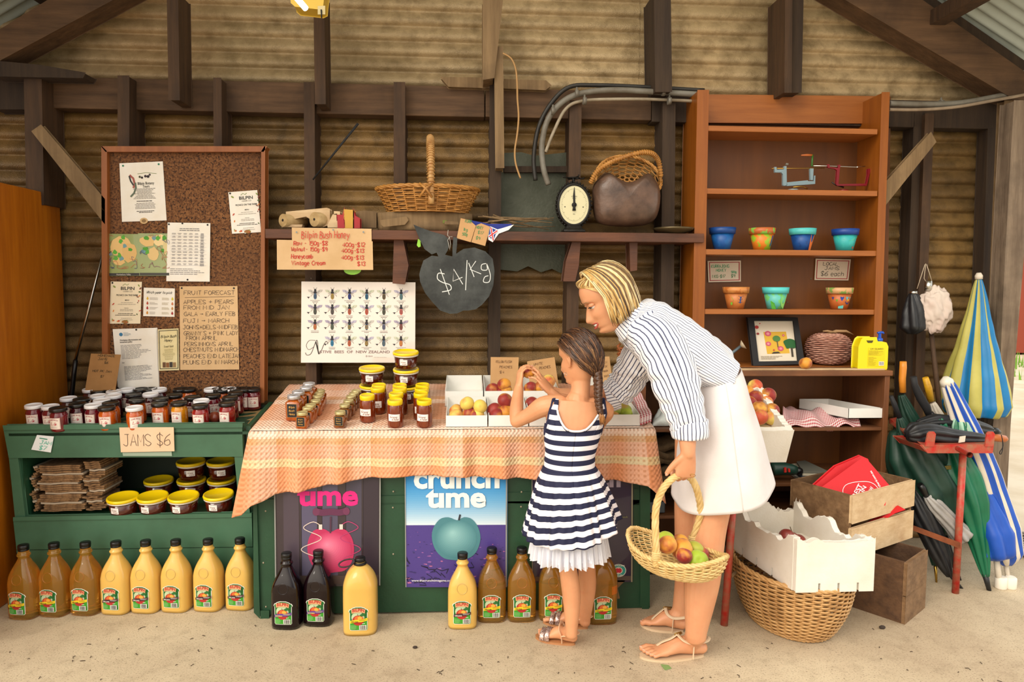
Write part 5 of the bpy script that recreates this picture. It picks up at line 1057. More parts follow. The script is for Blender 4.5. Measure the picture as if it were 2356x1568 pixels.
# ---------------------------------------------------------------- gingham
def m_ging():
    n = NT('red_gingham'); uv = n.n('ShaderNodeTexCoord').outputs['UV']; sp = n.n('ShaderNodeSeparateXYZ', {0: uv})
    st = lambda x: n.math('GREATER_THAN', n.math('SINE', n.math('MULTIPLY', x, 2*pi/.012)), 0.)
    k = n.mix(n.math('MULTIPLY', n.math('ADD', st(sp.outputs[0]), st(sp.outputs[1])), .5), lin('ecdedc'), lin('a51c2c')); n.set('Base Color', k); n.set('Roughness', .85); return n.m
M_GNG = m_ging()
def cloth(name, lb, fn, nu, nv, su, sv, m, cat='cloth', thick=.002):
    mb = MB(); uv = []; mb.grid(nu, nv, lambda a, b: (uv.append((a*su, b*sv)), fn(a, b))[1]); mb.uv = uv; return tag(mb.build(name, m, solid=thick), lb, cat)
c = [onT(1450, 914, .0), onT(1470, 916, .0), onT(1499, 975, .0), onT(1473, 984, .0)]
mb = MB(); uv = []
for j in range(4): mb.grid(8, 30, lambda a, b: (uv.append((a*.05, b*.3+j*.01)), c[0]*(1-a)*(1-b)+c[1]*a*(1-b)+c[3]*(1-a)*b+c[2]*a*b+Vector((0, 0, .012+j*.010+.003*sin(b*20+j))))[1])
mb.uv = uv; tag(mb.build('folded_napkin', M_GNG, solid=.008), 'folded red gingham napkin beside the right carton', 'cloth')
# ================================================================ juice bottles
def sup(a, r, e, sx, sy): c_, s_ = cos(a), sin(a); k = 1/((abs(c_)**e+abs(s_)**e)**(1/e)); return r*sx*c_*k, r*sy*s_*k
def bprof(big):
    if big: return [(.052, 0), (.064, .004), (.068, .014), (.068, .17), (.066, .205), (.056, .238), (.040, .262), (.026, .274), (.021, .278), (.021, .292)]
    return [(.046, 0), (.056, .004), (.060, .014), (.060, .135), (.0585, .16), (.053, .185), (.043, .209), (.031, .231), (.0235, .247), (.0215, .254), (.0225, .259), (.0255, .264), (.0255, .269), (.0205, .276), (.0205, .290)]
def bbody(big):
    pr = bprof(big); sy = .85 if big else .80
    def shp(a, r, z, j): f = min(1, max(0, (z-.17)/(.08))); e = 3.4*(1-f)+2*f; return sup(a, r, e, 1, sy*(1-f)+f)
    def f():
        q = [(x[0], x[1]) for x in pr]; q = crom(q, 3); mb = MB().lathe(q, 48, shape=shp)
        if not big: mb.tube([(.021*cos(i/24*2*pi), -.0452+.0030*(.021*sin(i/24*2*pi))/.02, .172+.021*sin(i/24*2*pi)) for i in range(24)], .0016, 6, closed=True)
        return mb
    return f
def bcap(z): return lambda: MB().lathe([(.0205, z), (.021, z+.006), (.0195, z+.007), (.0215, z+.008), (.0215, z+.022), (.0195, z+.0245), (.0005, z+.0245)], 28)
def blabel(big, band, bc, txt, tcol):
    hw, ysf = (.044, .0578) if big else (.040, .048)
    R = .068 if big else .060
    def M(u, v, l):                                                  # wraps round the flattened front of the bottle
        x = u; y = -(ysf+.0006+l)*(1-abs(min(.999, abs(x)/R))**3.4)**(1/3.4)-.0004-l; return Vector((x, y, .120-v))
    def f():
        A = Art(M, [], lift=.00035); w = .039
        out = [(-.030, .006), (-.026, 0.002), (-.012, -.003), (.012, -.003), (.026, .002), (.030, .006), (.036, .008), (.040, .016), (.036, .022), (.036, .090), (.032, .095), (-.032, .095), (-.036, .090), (-.036, .022), (-.040, .016), (-.036, .008)]
        def fill(pts, m):
            for i in range(10):                                      # cut in strips so that it follows the curve
                a, b = -.04+.008*i, -.04+.008*(i+1); q = clip(pts, a, b)
                if len(q) > 2: A.poly(q, m)
        fill(out, 'f1efe6'); A.up(); fill([(x*.94, .046+(y-.046)*.96) for x, y in out], '1f6b2c'); A.up(); fill([(-.034, .055), (.034, .05), (.034, .0915), (-.034, .0915)], '3c9a26')
        A.up().ell(-.002, .040, .026, .024, 'b9c9a0', 18); A.up().ell(-.001, .052, .023, .021, 'b02a22', 20); A.up().ell(.002, .045, .018, .013, 'd8682a', 16).up().ell(.006, .042, .009, .007, 'e8a840', 12)
        A.up().poly([(.004, .030), (.016, .022), (.032, .022), (.024, .032), (.012, .035)], '23672a').line([(0, .034), (-.004, .024)], .0015, '4a3018')
        A.up().poly([(-.028, .006), (-.013, .001), (.013, .001), (.028, .006), (.026, .022), (.013, .018), (-.013, .018), (-.026, .022)], 'd8a070')
        A.text('BILPIN', -.024, .0165, .0125, 'b02a22', .048, .03, arc=.003).up()
        fill([(-.034, .052), (-.010, .047), (.015, .046), (.037, .041), (.037, .052), (.015, .057), (-.010, .058), (-.034, .063)], bc)
        A.up().text(txt, -.030, .0585, .0055, tcol, .030, .02).bars(.004, .047, .034, .054, 2, tcol, .0011, False, 2)
        A.bars(-.030, .070, -.006, .088, 6, '9ac98a', .0009, False, 5).rect(.004, .070, .032, .088, 'f1efe6')
        for i in range(11): A.rect(.0055+i*.0023, .071, .0055+i*.0023+(.0014 if i % 3 else .0008), .087, '2a2a2a')
        A.bars(.016, .062, .032, .067, 1, 'e0e8d8', .0022, False, 3); f.m = A.mats; return A.mb
    f(); return f
def clip(pts, a, b):
    for lim, sg in ((a, 1), (b, -1)):
        o = []
        for i in range(len(pts)):
            p, q = pts[i], pts[(i+1) % len(pts)]; pi_, qi = sg*(p[0]-lim) >= 0, sg*(q[0]-lim) >= 0
            if pi_: o.append(p)
            if pi_ != qi: t_ = (lim-p[0])/(q[0]-p[0]); o.append((lim, p[1]+(q[1]-p[1])*t_))
        pts = o
    return pts
def juice(nm, col, trans, rough=.06, sss=0.):
    n = NT(nm); n.set('Base Color', lin(col)); n.set('Roughness', rough); n.set('IOR', 1.34); n.set('Transmission Weight', trans); n.set('Coat Weight', .5); n.set('Coat Roughness', .03)
    if sss: n.set('Subsurface Weight', sss); n.set('Subsurface Radius', (.03, .02, .006)); n.set('Subsurface Scale', 1.)
    return n.m
M_CLR = juice('clear_apple_juice', 'f4b448', .82); M_CLD = juice('cloudy_apple_juice', 'dcb25c', 0, .22, .35); M_BLJ = juice('blackcurrant_juice', '120509', 0, .08)
LBL = {k: blabel(*v) for k, v in dict(c=(False, 0, 'e8c81c', '100% PURE', '3a3010'), y=(False, 0, '3a1a1c', '100% JUICE', 'e8e0d8'), b=(False, 0, '5a3a8a', 'BLACKCURRANT', 'e8d860'), C=(True, 0, 'e8c81c', '100% PURE', '3a3010')).items()}
def bottle(px, py, k, lb, grp, big=False, rz=0.):
    p = PZ(px, py); p = p+Vector((p.x*.0, .05, 0)); p.z = 0
    m = {'c': M_CLR, 'y': M_CLD, 'b': M_BLJ}[k]; B = 'B' if big else 's'
    t = thing('juice_bottle', lb, 'bottle', group=grp, M=MT(p, rz)); part('bottle_body', 'bb'+k+B, bbody(big), m, t); part('cap', 'bc'+B, bcap(.281 if big else .284), M_BLK, t)
    L = LBL['C' if big else k]; part('label', 'bl'+('C' if big else k), L, L.m, t); return t
G1 = 'juice bottles in front of the jam stand'; G2 = 'juice bottles in front of the honey table'
for (x, y, k), w in zip([(44, 1427, 'c'), (115, 1421, 'c'), (188, 1418, 'c'), (259, 1416, 'y'), (328, 1413, 'y'), (398, 1411, 'y'), (473, 1409, 'y'), (547, 1406, 'y')], ['at the far left', 'second from the left', 'next to the first cloudy one', 'leftmost of the five cloudy ones', 'second of the five cloudy ones', 'middle of the five cloudy ones', 'fourth of the five cloudy ones', 'beside the corner of the honey table']):
    bottle(x, y, k, ('clear amber' if k == 'c' else 'cloudy yellow')+' juice bottle, '+w, G1, rz=-.16)
for (x, y, k), w in zip([(655, 1450, 'b'), (729, 1443, 'b'), (1064, 1449, 'y'), (1132, 1434, 'c'), (1202, 1433, 'c'), (1274, 1431, 'c')], ['dark blackcurrant juice bottle, left one of the two', 'dark blackcurrant juice bottle, right one of the two', 'cloudy yellow juice bottle standing alone before the blue poster', 'clear amber juice bottle beside the single cloudy one', 'clear amber juice bottle left of the girl', 'clear amber juice bottle partly behind the girl\'s legs']):
    bottle(x, y, k, w, G2, rz=-.04 if x > 800 else -.12)
t = bottle(826, 1461, 'y', 'big round-shouldered cloudy juice bottle with a black carry ring', G2, True)
M_ = lambda p: Vector(p)
mb = MB(); mb.tube([(-.052+.032*cos(i/20*2*pi)*1.0, -.012+.010*sin(i/20*2*pi), .286+.013*sin(i/20*2*pi+.5)) for i in range(20)], .003, 6, closed=True); mb.lathe([(.024, .276), (.026, .278), (.026, .284), (.024, .286)], 24)
o = part('carry_ring', 'ring', lambda: mb, M_BLK, t)
t = bottle(1386, 1435, 'c', 'big clear amber juice bottle behind the girl with an orange sticker', G2, True)
A = Art(lambda u, v, l: Vector((.0685*cos(u)*1, -.0685*.86*sin(u), v)), []); A.rect(.15, .125, 1.0, .16, cm('e07818', .4), 10, 1); o = part('orange_sticker', 'ors', lambda: A.mb, A.mats, t)
# ================================================================ tall bookcase
YK = 3.42; t = thing('bookcase', 'tall varnished wooden bookcase with painted pots on its shelves', 'bookcase', P(1820, 850, YK))
bx0, bx1 = P(1622, 400, YK).x, P(2038, 400, YK).x
zb, zt_ = .99, P(1830, 216, YK).z
MB().prism([P(x, y, YK-.0) for x, y in ((1606, 208), (1630, 208), (1617, 850), (1592, 850))], (0, .22, 0)).build('side_panel', M_VARN, t, bevel=.003)
MB().prism([P(x, y, YK-.0) for x, y in ((2030, 213), (2046, 213), (2024, 855), (2009, 855))], (0, .22, 0)).build('side_panel', M_VARN, t, bevel=.003)
MB().prism([P(x, y, YK+.21) for x, y in ((1600, 218), (2050, 222), (2040, 842), (1590, 842))], (0, .008, 0)).build('back_panel', M_VARNB, t)
for (a, b), (c_, d) in (((291, 303), (293, 306)), ((434, 447), (437, 449)), ((573, 586), (576, 588)), ((710, 722), (713, 724))):
    zl, zh = P(1820, (b+d)/2, YK).z, P(1820, (a+c_)/2, YK).z; MB().box((P(1622, b, YK).x, YK+.004, zl), (P(2020, d, YK).x, YK+.21, zh)).build('shelf', M_VARNX, t, bevel=.002)
MB().prism([P(x, y, YK+.17) for x, y in ((1622, 217), (2034, 221), (2032, 284), (1622, 282))], (0, .012, 0)).build('top_rail', M_VARNX, t)
zs = lambda y: P(1820, y, YK).z
MB().box((bx0, YK+.004, zs(850)), (bx1-.01, YK+.2, zs(843))).build('bottom_board', M_VARNX, t, bevel=.002)
# painted pots
def potshape(): return MB().lathe([(.021, 0), (.030, .042), (.0335, .043), (.035, .0575), (.032, .0575), (.028, .040), (.0005, .03)], 32)
def pot(px, py, cols, lb, s=1.1, draw=None):
    p = P(px, py, YK+.085); zf = min([zs(574.5), zs(711.5)], key=lambda q: abs(q-p.z)); p = P(px, py, YK+.07); p.z = zf+.001
    t = thing('painted_pot', lb, 'pot', group='painted pots in the bookcase', M=MT(p, 0, 0, s*1.72))
    n = NT('paint_'+lb[:12].replace(' ', '_')); v = n.co(); sp = n.n('ShaderNodeSeparateXYZ', {0: v}); a, b, c_ = cols[:3]
    nz = n.noise(v, 40, 3); k = n.mix(n.ramp(nz, [(.5, 0.), (.54, 1.)]), lin(a), lin(b)); k = n.mix(n.math('GREATER_THAN', n.math('ADD', sp.outputs[2], n.math('MULTIPLY', nz, .03)), .0575), k, lin(c_)) if len(cols) < 5 else k
    n.set('Base Color', k); n.set('Roughness', .45); mb = MB().lathe([(.021, 0), (.030, .042)], 32); o = MB().lathe([(.021, 0), (.0305, .0425), (.028, .0425), (.0005, .004)], 32).build('pot_body', n.m, t); 
    n2 = NT('rim_'+lb[:12].replace(' ', '_')); n2.set('Base Color', n2.mix(n2.ramp(n2.noise(n2.co(), 45, 3), [(.52, 0.), (.56, 1.)]), lin(cols[3]), lin(cols[-1]))); n2.set('Roughness', .45)
    MB().lathe([(.0285, .042), (.0335, .042), (.0355, .0585), (.032, .0585), (.029, .042)], 32).build('rim', n2.m, t)
    if draw:
        A = Art(lambda u, v, l: Vector(((.0215+.21*(.042-v)+.0005+l)*sin(u), -(.0215+.21*(.042-v)+.0005+l)*cos(u), .042-v)), [], lift=.0003); draw(A); A.mb.build('painted_pattern', A.mats, t)
def hearts(A):
    for u, v, c_, s_ in ((-.25, .013, '1c3f9a', 1), (.25, .012, '5ab5c0', .8), (.62, .012, '5ab5c0', .6), (-.72, .018, '5aa52c', .6), (-1.1, .012, '2a3a8a', .7)): A.poly([(u, v+.007*s_), (u-.17*s_, v-.002), (u-.13*s_, v-.006*s_), (u, v-.003*s_), (u+.13*s_, v-.006*s_), (u+.17*s_, v-.002)], c_)
    A.ell(.4, .017, .09, .0025, 'e8b818').line([(.12, .021), (.25, .026), (.45, .027), (.62, .023)], .004, '1c2f6a').poly([(-.6, .034), (-.05, .031), (-.05, .040), (-.6, .040)], '5ab5b0')
def ants(A):
    for v in (.012, .018, .024): A.ell(.1, v, .09, .003, '2a4a8a')
    for s_ in (-1, 1):
        for v in (.010, .018, .026): A.line([(.1, v), (.1+s_*.25, v-.003), (.1+s_*.3, v+.004)], .0008, '2a3a6a')
    A.line([(-.75, .01), (-.6, .018), (-.7, .026)], .002, '8ac02a').ell(-.8, .028, .1, .004, '6ab52a')
pot(1661, 571, ('0f4f94', '125a9c', '0d3f80', '0d3f80', '0d3f80'), 'all blue painted pot on the upper pot shelf', draw=lambda A: A.rect(.25, -.014, 1.0, -.003, 'd8b88c', 6, 1))
pot(1752, 572, ('d87c22', '8fb52a', '8fb52a', 'b8622c', '7fb548'), 'orange pot with green daubs, upper shelf', draw=lambda A: [A.poly([(u, -.012), (u+.2, -.012), (u+.1, -.002)], '7fbf6a') for u in (-.9, -.6, -.3, 0, .3, .6)]+[A.poly([(.7, .004), (.9, .004), (.8, .03), (.6, .034)], '1c4f9a')])
pot(1845, 573, ('0f4a90', '0d3f80', '0d4590', '4fb8b8', '52c0bc'), 'dark blue pot with an orange band and turquoise rim', draw=lambda A: A.poly([(.35, .001), (.95, .001), (.8, .042), (.35, .042)], 'd8702c'))
pot(1943, 574, ('2fa8a8', '35b0ac', '5ab83a', '143f8c', '143f8c'), 'turquoise pot with green shoulder and blue rim', draw=lambda A: A.poly([(-1.2, .0), (1.2, .0), (1.0, .009), (.6, .007), (.3, .014), (-.1, .017), (-.6, .012), (-1.1, .010)], '5fbf3a').ell(.45, .034, .1, .003, 'c04a2c'))
pot(1692, 710, ('c0763a', 'b86c32', 'c87a3c', 'c88444', 'b56a30'), 'terracotta pot with painted blue ants, lower shelf', draw=ants)
pot(1783, 711, ('5ab8b0', '6abf6a', '6ab52a', '52c4c4', '52c4c4'), 'turquoise and green marbled pot, lower shelf', draw=lambda A: A.poly([(.1, .003), (.9, .002), (.7, .042), (.3, .035), (.1, .018)], '8acf6a').poly([(-.9, .02), (-.5, .026), (-.3, .042), (-.8, .042)], '4aa52c'))
pot(1930, 712, ('b8622c', 'b05c28', 'b8622c', 'c89a6a', '7a9a4a'), 'terracotta pot with painted hearts and a smile', draw=hearts)
# signs in the bookcase
kb = lambda *z: K(z, 1620, 510, 5.3545)
for nm, lb, c_, rows in (('honey_card', 'small red bordered card with honey prices in green pen', kb((42, 482), (453, 476), (453, 735), (53, 745)), [('KURRAJONG', 8, 16, 42, '2f9a6a', 7), ('HONEY', 19, 25, 24, '2f9a6a', 6.5), ('500g', 54, 29, 13, '2f9a6a', 5), ('1 KG-$17', 8, 39, 33, '1f7a4a', 6.5), ('$9', 54, 39, 10, '1f7a4a', 7)]), ('jam_card', 'small red bordered card reading LOCAL JAMS $6 each', kb((1375, 454), (1808, 462), (1778, 722), (1360, 716)), [('LOCAL', 18, 15, 36, '1a1614', 7.5), ('JAMS', 22, 25, 36, '1a1614', 7.5), ('$6 each', 14, 39, 56, '1a1614', 10)])):
    _, A = sheet(nm, lb, 'sign', c_, YK+.2, mat('cream_card_'+nm, 'd8c8b0', .6), .002); A.up().rect(3.5, 3, 73 if nm[0] == 'h' else 77, 4.6, 'a01c2c').rect(3.5, 44.5, 73 if nm[0] == 'h' else 77, 46, 'a01c2c').rect(3.5, 3, 5.2, 46, 'a01c2c').rect(72 if nm[0] == 'h' else 76, 3, 74 if nm[0] == 'h' else 77.7, 46, 'a01c2c')
    for s_, u, v, w_, c__, h_ in rows: A.hand(s_, u, v, h_, c__, .9, w_, slant=.1, jit=.1)
    A.build('x', None)
for (x, y) in ((1866, 641), (1812, 695)): tag(MB().ell(P(x, y, YK+.208), (.004, .002, .004), seg=10, rings=6).build('screw_head', cm('6a6250', .4)), 'screw head in the bookcase back, '+('upper' if y < 660 else 'lower'), 'screw')
# apple peelers
kp = lambda a, b, Y=YK+.09: P(1740+a/7.3625, 330+b/7.3625, Y)
def peeler(lb, m, prs, base, rod, handle, rw):
    zf = zs(434)+.001; t = thing('apple_peeler', lb, 'apple peeler', kp(base[0], 770), 'apple peelers in the bookcase')
    o = Vector((0, 0, 0)); cbase = kp(base[0], 765); cbase.z = zf; MB().lathe([(.026, 0), (.027, .007), (.024, .010)], 24, M=Matrix.Translation(cbase)).build('suction_base', m, t)
    mb = MB()
    for q in prs: mb.prism([kp(*p_, YK+.083) for p_ in q], (0, .012, 0))
    mb.build('frame', m, t, bevel=.001); MB().tube([kp(*q) for q in rod], .0022 if rw else .003, 8).build('threaded_rod', M_BRASS if rw else M_CHR, t)
    w = MB().tube([kp(*q) for q in handle], [.003]*(len(handle)-1)+[.004], 6).build('lever', M_BRASS if rw else M_BLK, t); return t
M_PG = mat('blue_grey_paint', '7d949c', .4, .1); M_PR = mat('dark_red_paint', '7c0f1c', .35, .1)
t = peeler('blue grey apple peeler with a wooden crank handle', M_PG, [[(310, 400), (340, 400), (345, 445), (475, 440), (475, 385), (510, 385), (515, 660), (520, 705), (465, 712), (455, 700), (455, 520), (425, 485), (320, 485)], [(520, 660), (870, 625), (880, 640), (978, 640), (985, 545), (998, 545), (995, 680), (520, 715)], [(915, 425), (968, 425), (960, 615), (920, 615)]], (620, 0), [(260, 422), (1160, 412)], [(620, 740), (760, 722), (870, 762)], True)
MB().tube([kp(965, 380), kp(940, 380, YK+.088), kp(955, 190)], [.003, .004, .004], 8).build('crank_arm', cm('2f6a24', .4), t); MB().tube([kp(945, 198), kp(860, 195), kp(760, 198)], [.0055, .006, .003], 10).build('crank_handle', mat('turned_handle', 'b5622c', .35), t)
MB().tube([kp(500, 350), kp(540, 352)], .006, 10).build('thumb_screw', M_PIPE, t)
t = peeler('dark red apple peeler at the right of the shelf', M_PR, [[(1208, 355), (1240, 355), (1240, 400), (1385, 420), (1395, 360), (1425, 365), (1412, 440), (1390, 680), (1400, 690), (1860, 680), (1890, 520), (1890, 430), (1940, 425), (1930, 470), (1870, 712), (1370, 712), (1355, 690), (1370, 450), (1330, 425), (1215, 405)]], (1470, 0), [(965, 378), (1240, 380), (1700, 400), (1845, 385)], [(1280, 655), (1340, 700), (1480, 740)], False)
MB().tube([kp(1700, 400), kp(1720, 400)], .006, 10).build('rod_collar', M_CHR, t); MB().prism([kp(*q) for q in ((1960, 440), (1990, 390), (2010, 395), (1985, 445))], (0, .004, 0)).build('blade', M_CHR, t)
# bottom compartment: picture frame, woven apple, watering can
ks = lambda a, b: (1560+a/3.136, 500+b/3.136)
def fp(a, b, dy=0.): x, y = ks(a, b); return P(x, y, YK+.035+.10*(1-(b-720)/340)+dy)
t = thing('picture_frame', 'black box frame holding a child collage of trees', 'picture', fp(700, 1065))
O = [(503, 722), (862, 722), (915, 1055), (545, 1068)]; I = [(548, 745), (835, 745), (868, 1035), (582, 1040)]
for i in range(4): MB().prism([fp(*O[i]), fp(*O[(i+1) % 4]), fp(*I[(i+1) % 4]), fp(*I[i])], (0, .022, 0)).build('frame_side', M_BLKM, t, bevel=.001)
w_, h_ = 287, 292
A = Art(lambda u, v, l: fp(*bil(I, u/w_, v/h_), .015-l), []); A.poly([(-6, -6), (w_+6, -6), (w_+6, h_+6), (-6, h_+6)], cm('d8cdb8', .5)); A.up().poly([(58, 80), (222, 78), (232, 235), (68, 238)], 'd0a534'); A.up()
for u, v, r_ in ((90, 92, 24), (85, 165, 20), (170, 200, 22), (200, 105, 9)): A.ell(u, v, r_, r_*.8, 'c0506a', 14).up().ell(u, v, r_*.5, r_*.4, 'd88a94', 10)
A.line([(150, 130), (152, 190)], 7, '5a4a3a').ell(148, 128, 28, 22, '4a7a3c', 14).up().poly(crom([(205, 180), (195, 150), (220, 135), (245, 130), (275, 140), (285, 165), (280, 190), (262, 200), (240, 196), (215, 200), (205, 180)], 3), '1f5a2a').line([(250, 195), (250, 260)], 14, '3a3226')
A.poly([(100, 235), (165, 232), (150, 222), (115, 224)], '2a2a2a').ell(15, 45, 14, 12, 'a8302c', 12).ell(18, 92, 10, 8, '8a2c2a', 12).ell(120, 210, 7, 6, 'b83a3a', 8).ell(40, 20, 5, 4, 'b83a3a', 8).bars(20, 252, 180, 280, 4, 'a89a84', 3, False, 2); A.build('collage', t)
pa = P(*ks(1080, 1075), YK+.10); pa.z = zs(843)+.001; t = thing('woven_apple', 'big woven pinkish apple ornament with a driftwood stem', 'ornament', pa)
def afn(a, tt): th = 2*pi*a; ph = pi*(.06+.88*tt); r_ = .112*sin(ph)**.62; return pa+Vector((r_*cos(th), r_*sin(th), .083-.080*cos(ph))), Vector((cos(th), sin(th), 0))
M_PW = m_wick('pink_paper_twine', 'cfa08c', '9a6250', '6a3428'); mb = MB(); weave(mb, afn, 21, 26, .0036, .0045); mb.build('woven_body', M_PW, t)
MB().ell(pa+Vector((0, 0, .083)), (.103, .103, .074), seg=24, rings=14).build('dark_core', mat('brown_core', '5a3228', .9), t)
mb = MB(); mb.tube([pa+Vector((-.03, -.03, .162)), pa+Vector((.02, -.03, .176)), pa+Vector((.075, -.03, .176)), pa+Vector((.12, -.02, .158))], [.004, .008, .007, .002], 8); mb.tube([pa+Vector((.02, -.03, .168)), pa+Vector((-.03, -.04, .178)), pa+Vector((-.05, -.03, .176))], [.006, .005, .003], 7); mb.build('stem', mat('driftwood', 'a5825a', .7), t)
t = thing('watering_can', 'grey metal watering can mostly hidden behind the woman', 'watering can', P(1650, 850, YK+.1))
za = zs(843)+.001; pw = P(1640, 850, YK+.10); mb = MB().lathe([(.04, 0), (.045, .01), (.04, .09)], 4, M=Matrix.Translation((pw.x, pw.y, za)) @ Matrix.Rotation(pi/4, 4, 'Z')); mb.build('can_body', mat('galvanised_can', '77848a', .4, .5), t)
mb = MB(); mb.tube([P(*ks(330, 1010), YK+.08), P(*ks(380, 985), YK+.07), P(*ks(455, 925), YK+.06)], [.012, .009, .007], 12); mb.build('spout', mat('blue_grey_tin', '6a7880', .4, .5), t)
MB().tube([P(*ks(452, 928), YK+.06), P(*ks(475, 915), YK+.055)], [.008, .027], 20).build('rose', mat('cream_rose', 'b5a58a', .5), t)
# ================================================================ lower cabinet
YL = 3.26; zc = P(1900, 852, YL).z; cl, cr = P(1474, 900, YL).x, P(2046, 950, YL).x
t = thing('low_cabinet', 'low brown open cabinet carrying the bookcase', 'cabinet', ((cl+cr)/2, YL, 0)); zc0 = zc-.026
M_CAB = wood('brown_cabinet_board', '7d4f2c', '653c1e', 'X', 1, .55, .2, '4f2e17')
MB().box((cl-.03, YL-.01, zc0), (cr+.004, 3.66, zc)).build('top_board', M_CAB, t, bevel=.003)
MB().box((cl-.03, YL+.02, zc), (cr-.02, YL+.06, zc+.006)).build('top_lip', M_RAW, t)
for x in (cr-.03, cl): MB().box((x, YL, 0), (x+.026, 3.66, zc0)).build('side_panel', wood('brown_side', '7a4a28', '623a1e', 'Z', 1, .55, .2), t, bevel=.002)
MB().box((cl, 3.645, 0), (cr, 3.66, zc0)).build('back_panel', M_VARNB, t)
z1, z2 = P(1900, 984, YL).z, P(1800, 1112, YL).z
for z in (z1, z2, .30): MB().box((cl+.026, YL+.006, z-.016), (cr-.03, 3.645, z)).build('shelf', M_CAB, t, bevel=.002)
MB().box((cl+.026, YL+.02, .0), (cr-.03, YL+.035, .06)).build('kick_board', cm('2b241c'), t)
p = P(*ks(918, 1093), YL+.03); p.z = zc+.006+.027; fruit(p, 'p', 'small red and gold apple on the front edge of the cabinet top', 'loose apple', .95)
# sunscreen bottle
p = P(*ks(1376, 1120), YL+.06); p.z = zc+.001; t = thing('pump_bottle', 'yellow square pump bottle with a blue nozzle on the cabinet', 'bottle', p); M_YP = mat('bright_yellow_plastic', 'e8d408', .3, coat=.3)
O = [(-.066, 0), (.066, 0), (.070, .008), (.070, .112), (.062, .128), (.040, .133), (.016, .133), (.010, .154), (-.048, .154), (-.058, .146), (-.070, .112), (-.070, .008)]
mb = MB(); mb.prism([p+Vector((x, -.03, z)) for x, z in O], (0, .06, 0)); mb.build('bottle_body', M_YP, t, bevel=.008)
A = Art(lambda u, v, l: p+Vector((u/1000, -.0312-l, .152-v/1000)), []); A.poly([(-38, 8), (-2, 8), (-8, 20), (-30, 20)], '4a4410').poly([(-26, 44), (60, 44), (60, 138), (-26, 138)], 'e0cc10').up(); A.text('UV GUARD', -16, 53, 7, '2a2a20', 66, .01).bars(-24, 58, 56, 84, 8, '8a7c14', 1).bars(-24, 90, 20, 134, 12, '8a7c14', 1).rect(30, 112, 56, 132, 'e8e6e0')
for i in range(9): A.rect(32+i*2.6, 114, 32+i*2.6+1.4, 130, '2a2a20')
A.build('label', t)
mb = MB(); mb.lathe([(.015, .150), (.0155, .170), (.008, .172), (.006, .195)], 18, M=Matrix.Translation(p+Vector((.048, 0, -.018)))); mb.tube([p+Vector((.036, 0, .178)), p+Vector((.048, 0, .182)), p+Vector((.062, -.002, .182)), p+Vector((.066, -.002, .176))], .0055, 8); mb.build('pump', cm('1c4fb5', .35), t)
# gingham cloth, white tray box
z1_ = z1+.003
def gcl(a, b):
    x, y = 1795+a*175-b*18+ (10*a), 930+b*46; p = P(1800+a*(140+40*b), 985, YL+.30-.27*b); h = .012+.055*(1-abs(b-.45)*1.5)*(1-.55*a)+.012*sin(a*11+b*5)+.010*sin(a*19-b*7); over = max(0, b-.9)*.25
    return Vector((p.x, p.y-over*.4, z1_+max(0.002, h)-over))
cloth('gingham_cloth', 'crumpled red gingham cloth on the upper shelf of the low cabinet', gcl, 60, 30, .55, .35, M_GNG)
t = thing('tray_box', 'shallow white carton tray on the gingham cloth', 'box', P(1980, 960, YL+.03)); c0 = P(*ks(1227, 1450), YL+.01); c1_ = P(*ks(1480, 1450), YL+.01); z0_ = c0.z; hh = .05
A_, B_ = Vector((c0.x, YL+.01, z0_)), Vector((c1_.x, YL+.01, z0_)); C_, D_ = B_+Vector((-.12, .30, .0)), A_+Vector((-.10, .30, .0))
for nm, (a, b) in zip(('front_wall', 'side_wall', 'back_wall', 'side_wall'), ((A_, B_), (B_, C_), (C_, D_), (D_, A_))): MB().prism([a, b, b+Vector((0, 0, hh)), a+Vector((0, 0, hh))], (0, .003, 0) if nm[0] != 's' else (.003, 0, 0)).build(nm, M_WHITE, t)
MB().prism([A_, B_, C_, D_], (0, 0, .003)).build('bottom', M_WHITE, t)
# things left of the woman on the cabinet shelf
r = random.Random(4)
def bag(a, b): x = 1500+a*75; q = P(x, 960, YL+.06+.16*b); return Vector((q.x, q.y, z1+.004+.07*sin(a*pi)**.6*sin(b*pi)**.5+.012*noise.noise(Vector((a*7, b*6, 3)))*4*sin(a*pi)*sin(b*pi)))
cloth('plastic_bag', 'crumpled translucent white plastic bag beside the gingham napkin', bag, 26, 16, 1, 1, mat('pale_plastic_film', 'dfe9e6', .3, coat=.4, bump=.3, bs=60), 'bag')
tag(MB().ell(P(1487, 955, YL+.04), (.022, .014, .03), seg=14, rings=10).build('black_pouch', M_BLK), 'small black object between napkin and plastic bag', 'pouch')
M_SACK = mat('hessian', '6a563c', .95, 0, '4a3a26', 30, bump=.5, bs=200)
for i in range(5):
    def sk(a, b, i=i): q = P(1487+a*90, 1130, YL+.05+.26*b); return Vector((q.x, q.y, z2+.008+i*.042+.035*sin(pi*min(1, b*1.6))*.6+.010*sin(a*9+i*2+b*4)+.008*sin(b*17+i)))
    cloth('hessian_sack', 'folded brown hessian sack on the lower cabinet shelf, %s of the pile' % ('bottom', 'second', 'middle', 'fourth', 'top')[i], sk, 24, 14, 1, 1, M_SACK, 'sack', .03)
tag(MB().box((P(1487, 1250, YL+.02).x, YL+.03, .305), (P(1530, 1250, YL+.02).x, YL+.25, .36)).build('dark_tin', mat('steel_grey_tin', '55606a', .35, .5), bevel=.004), 'grey tin on the lowest cabinet shelf behind the basket', 'tin')
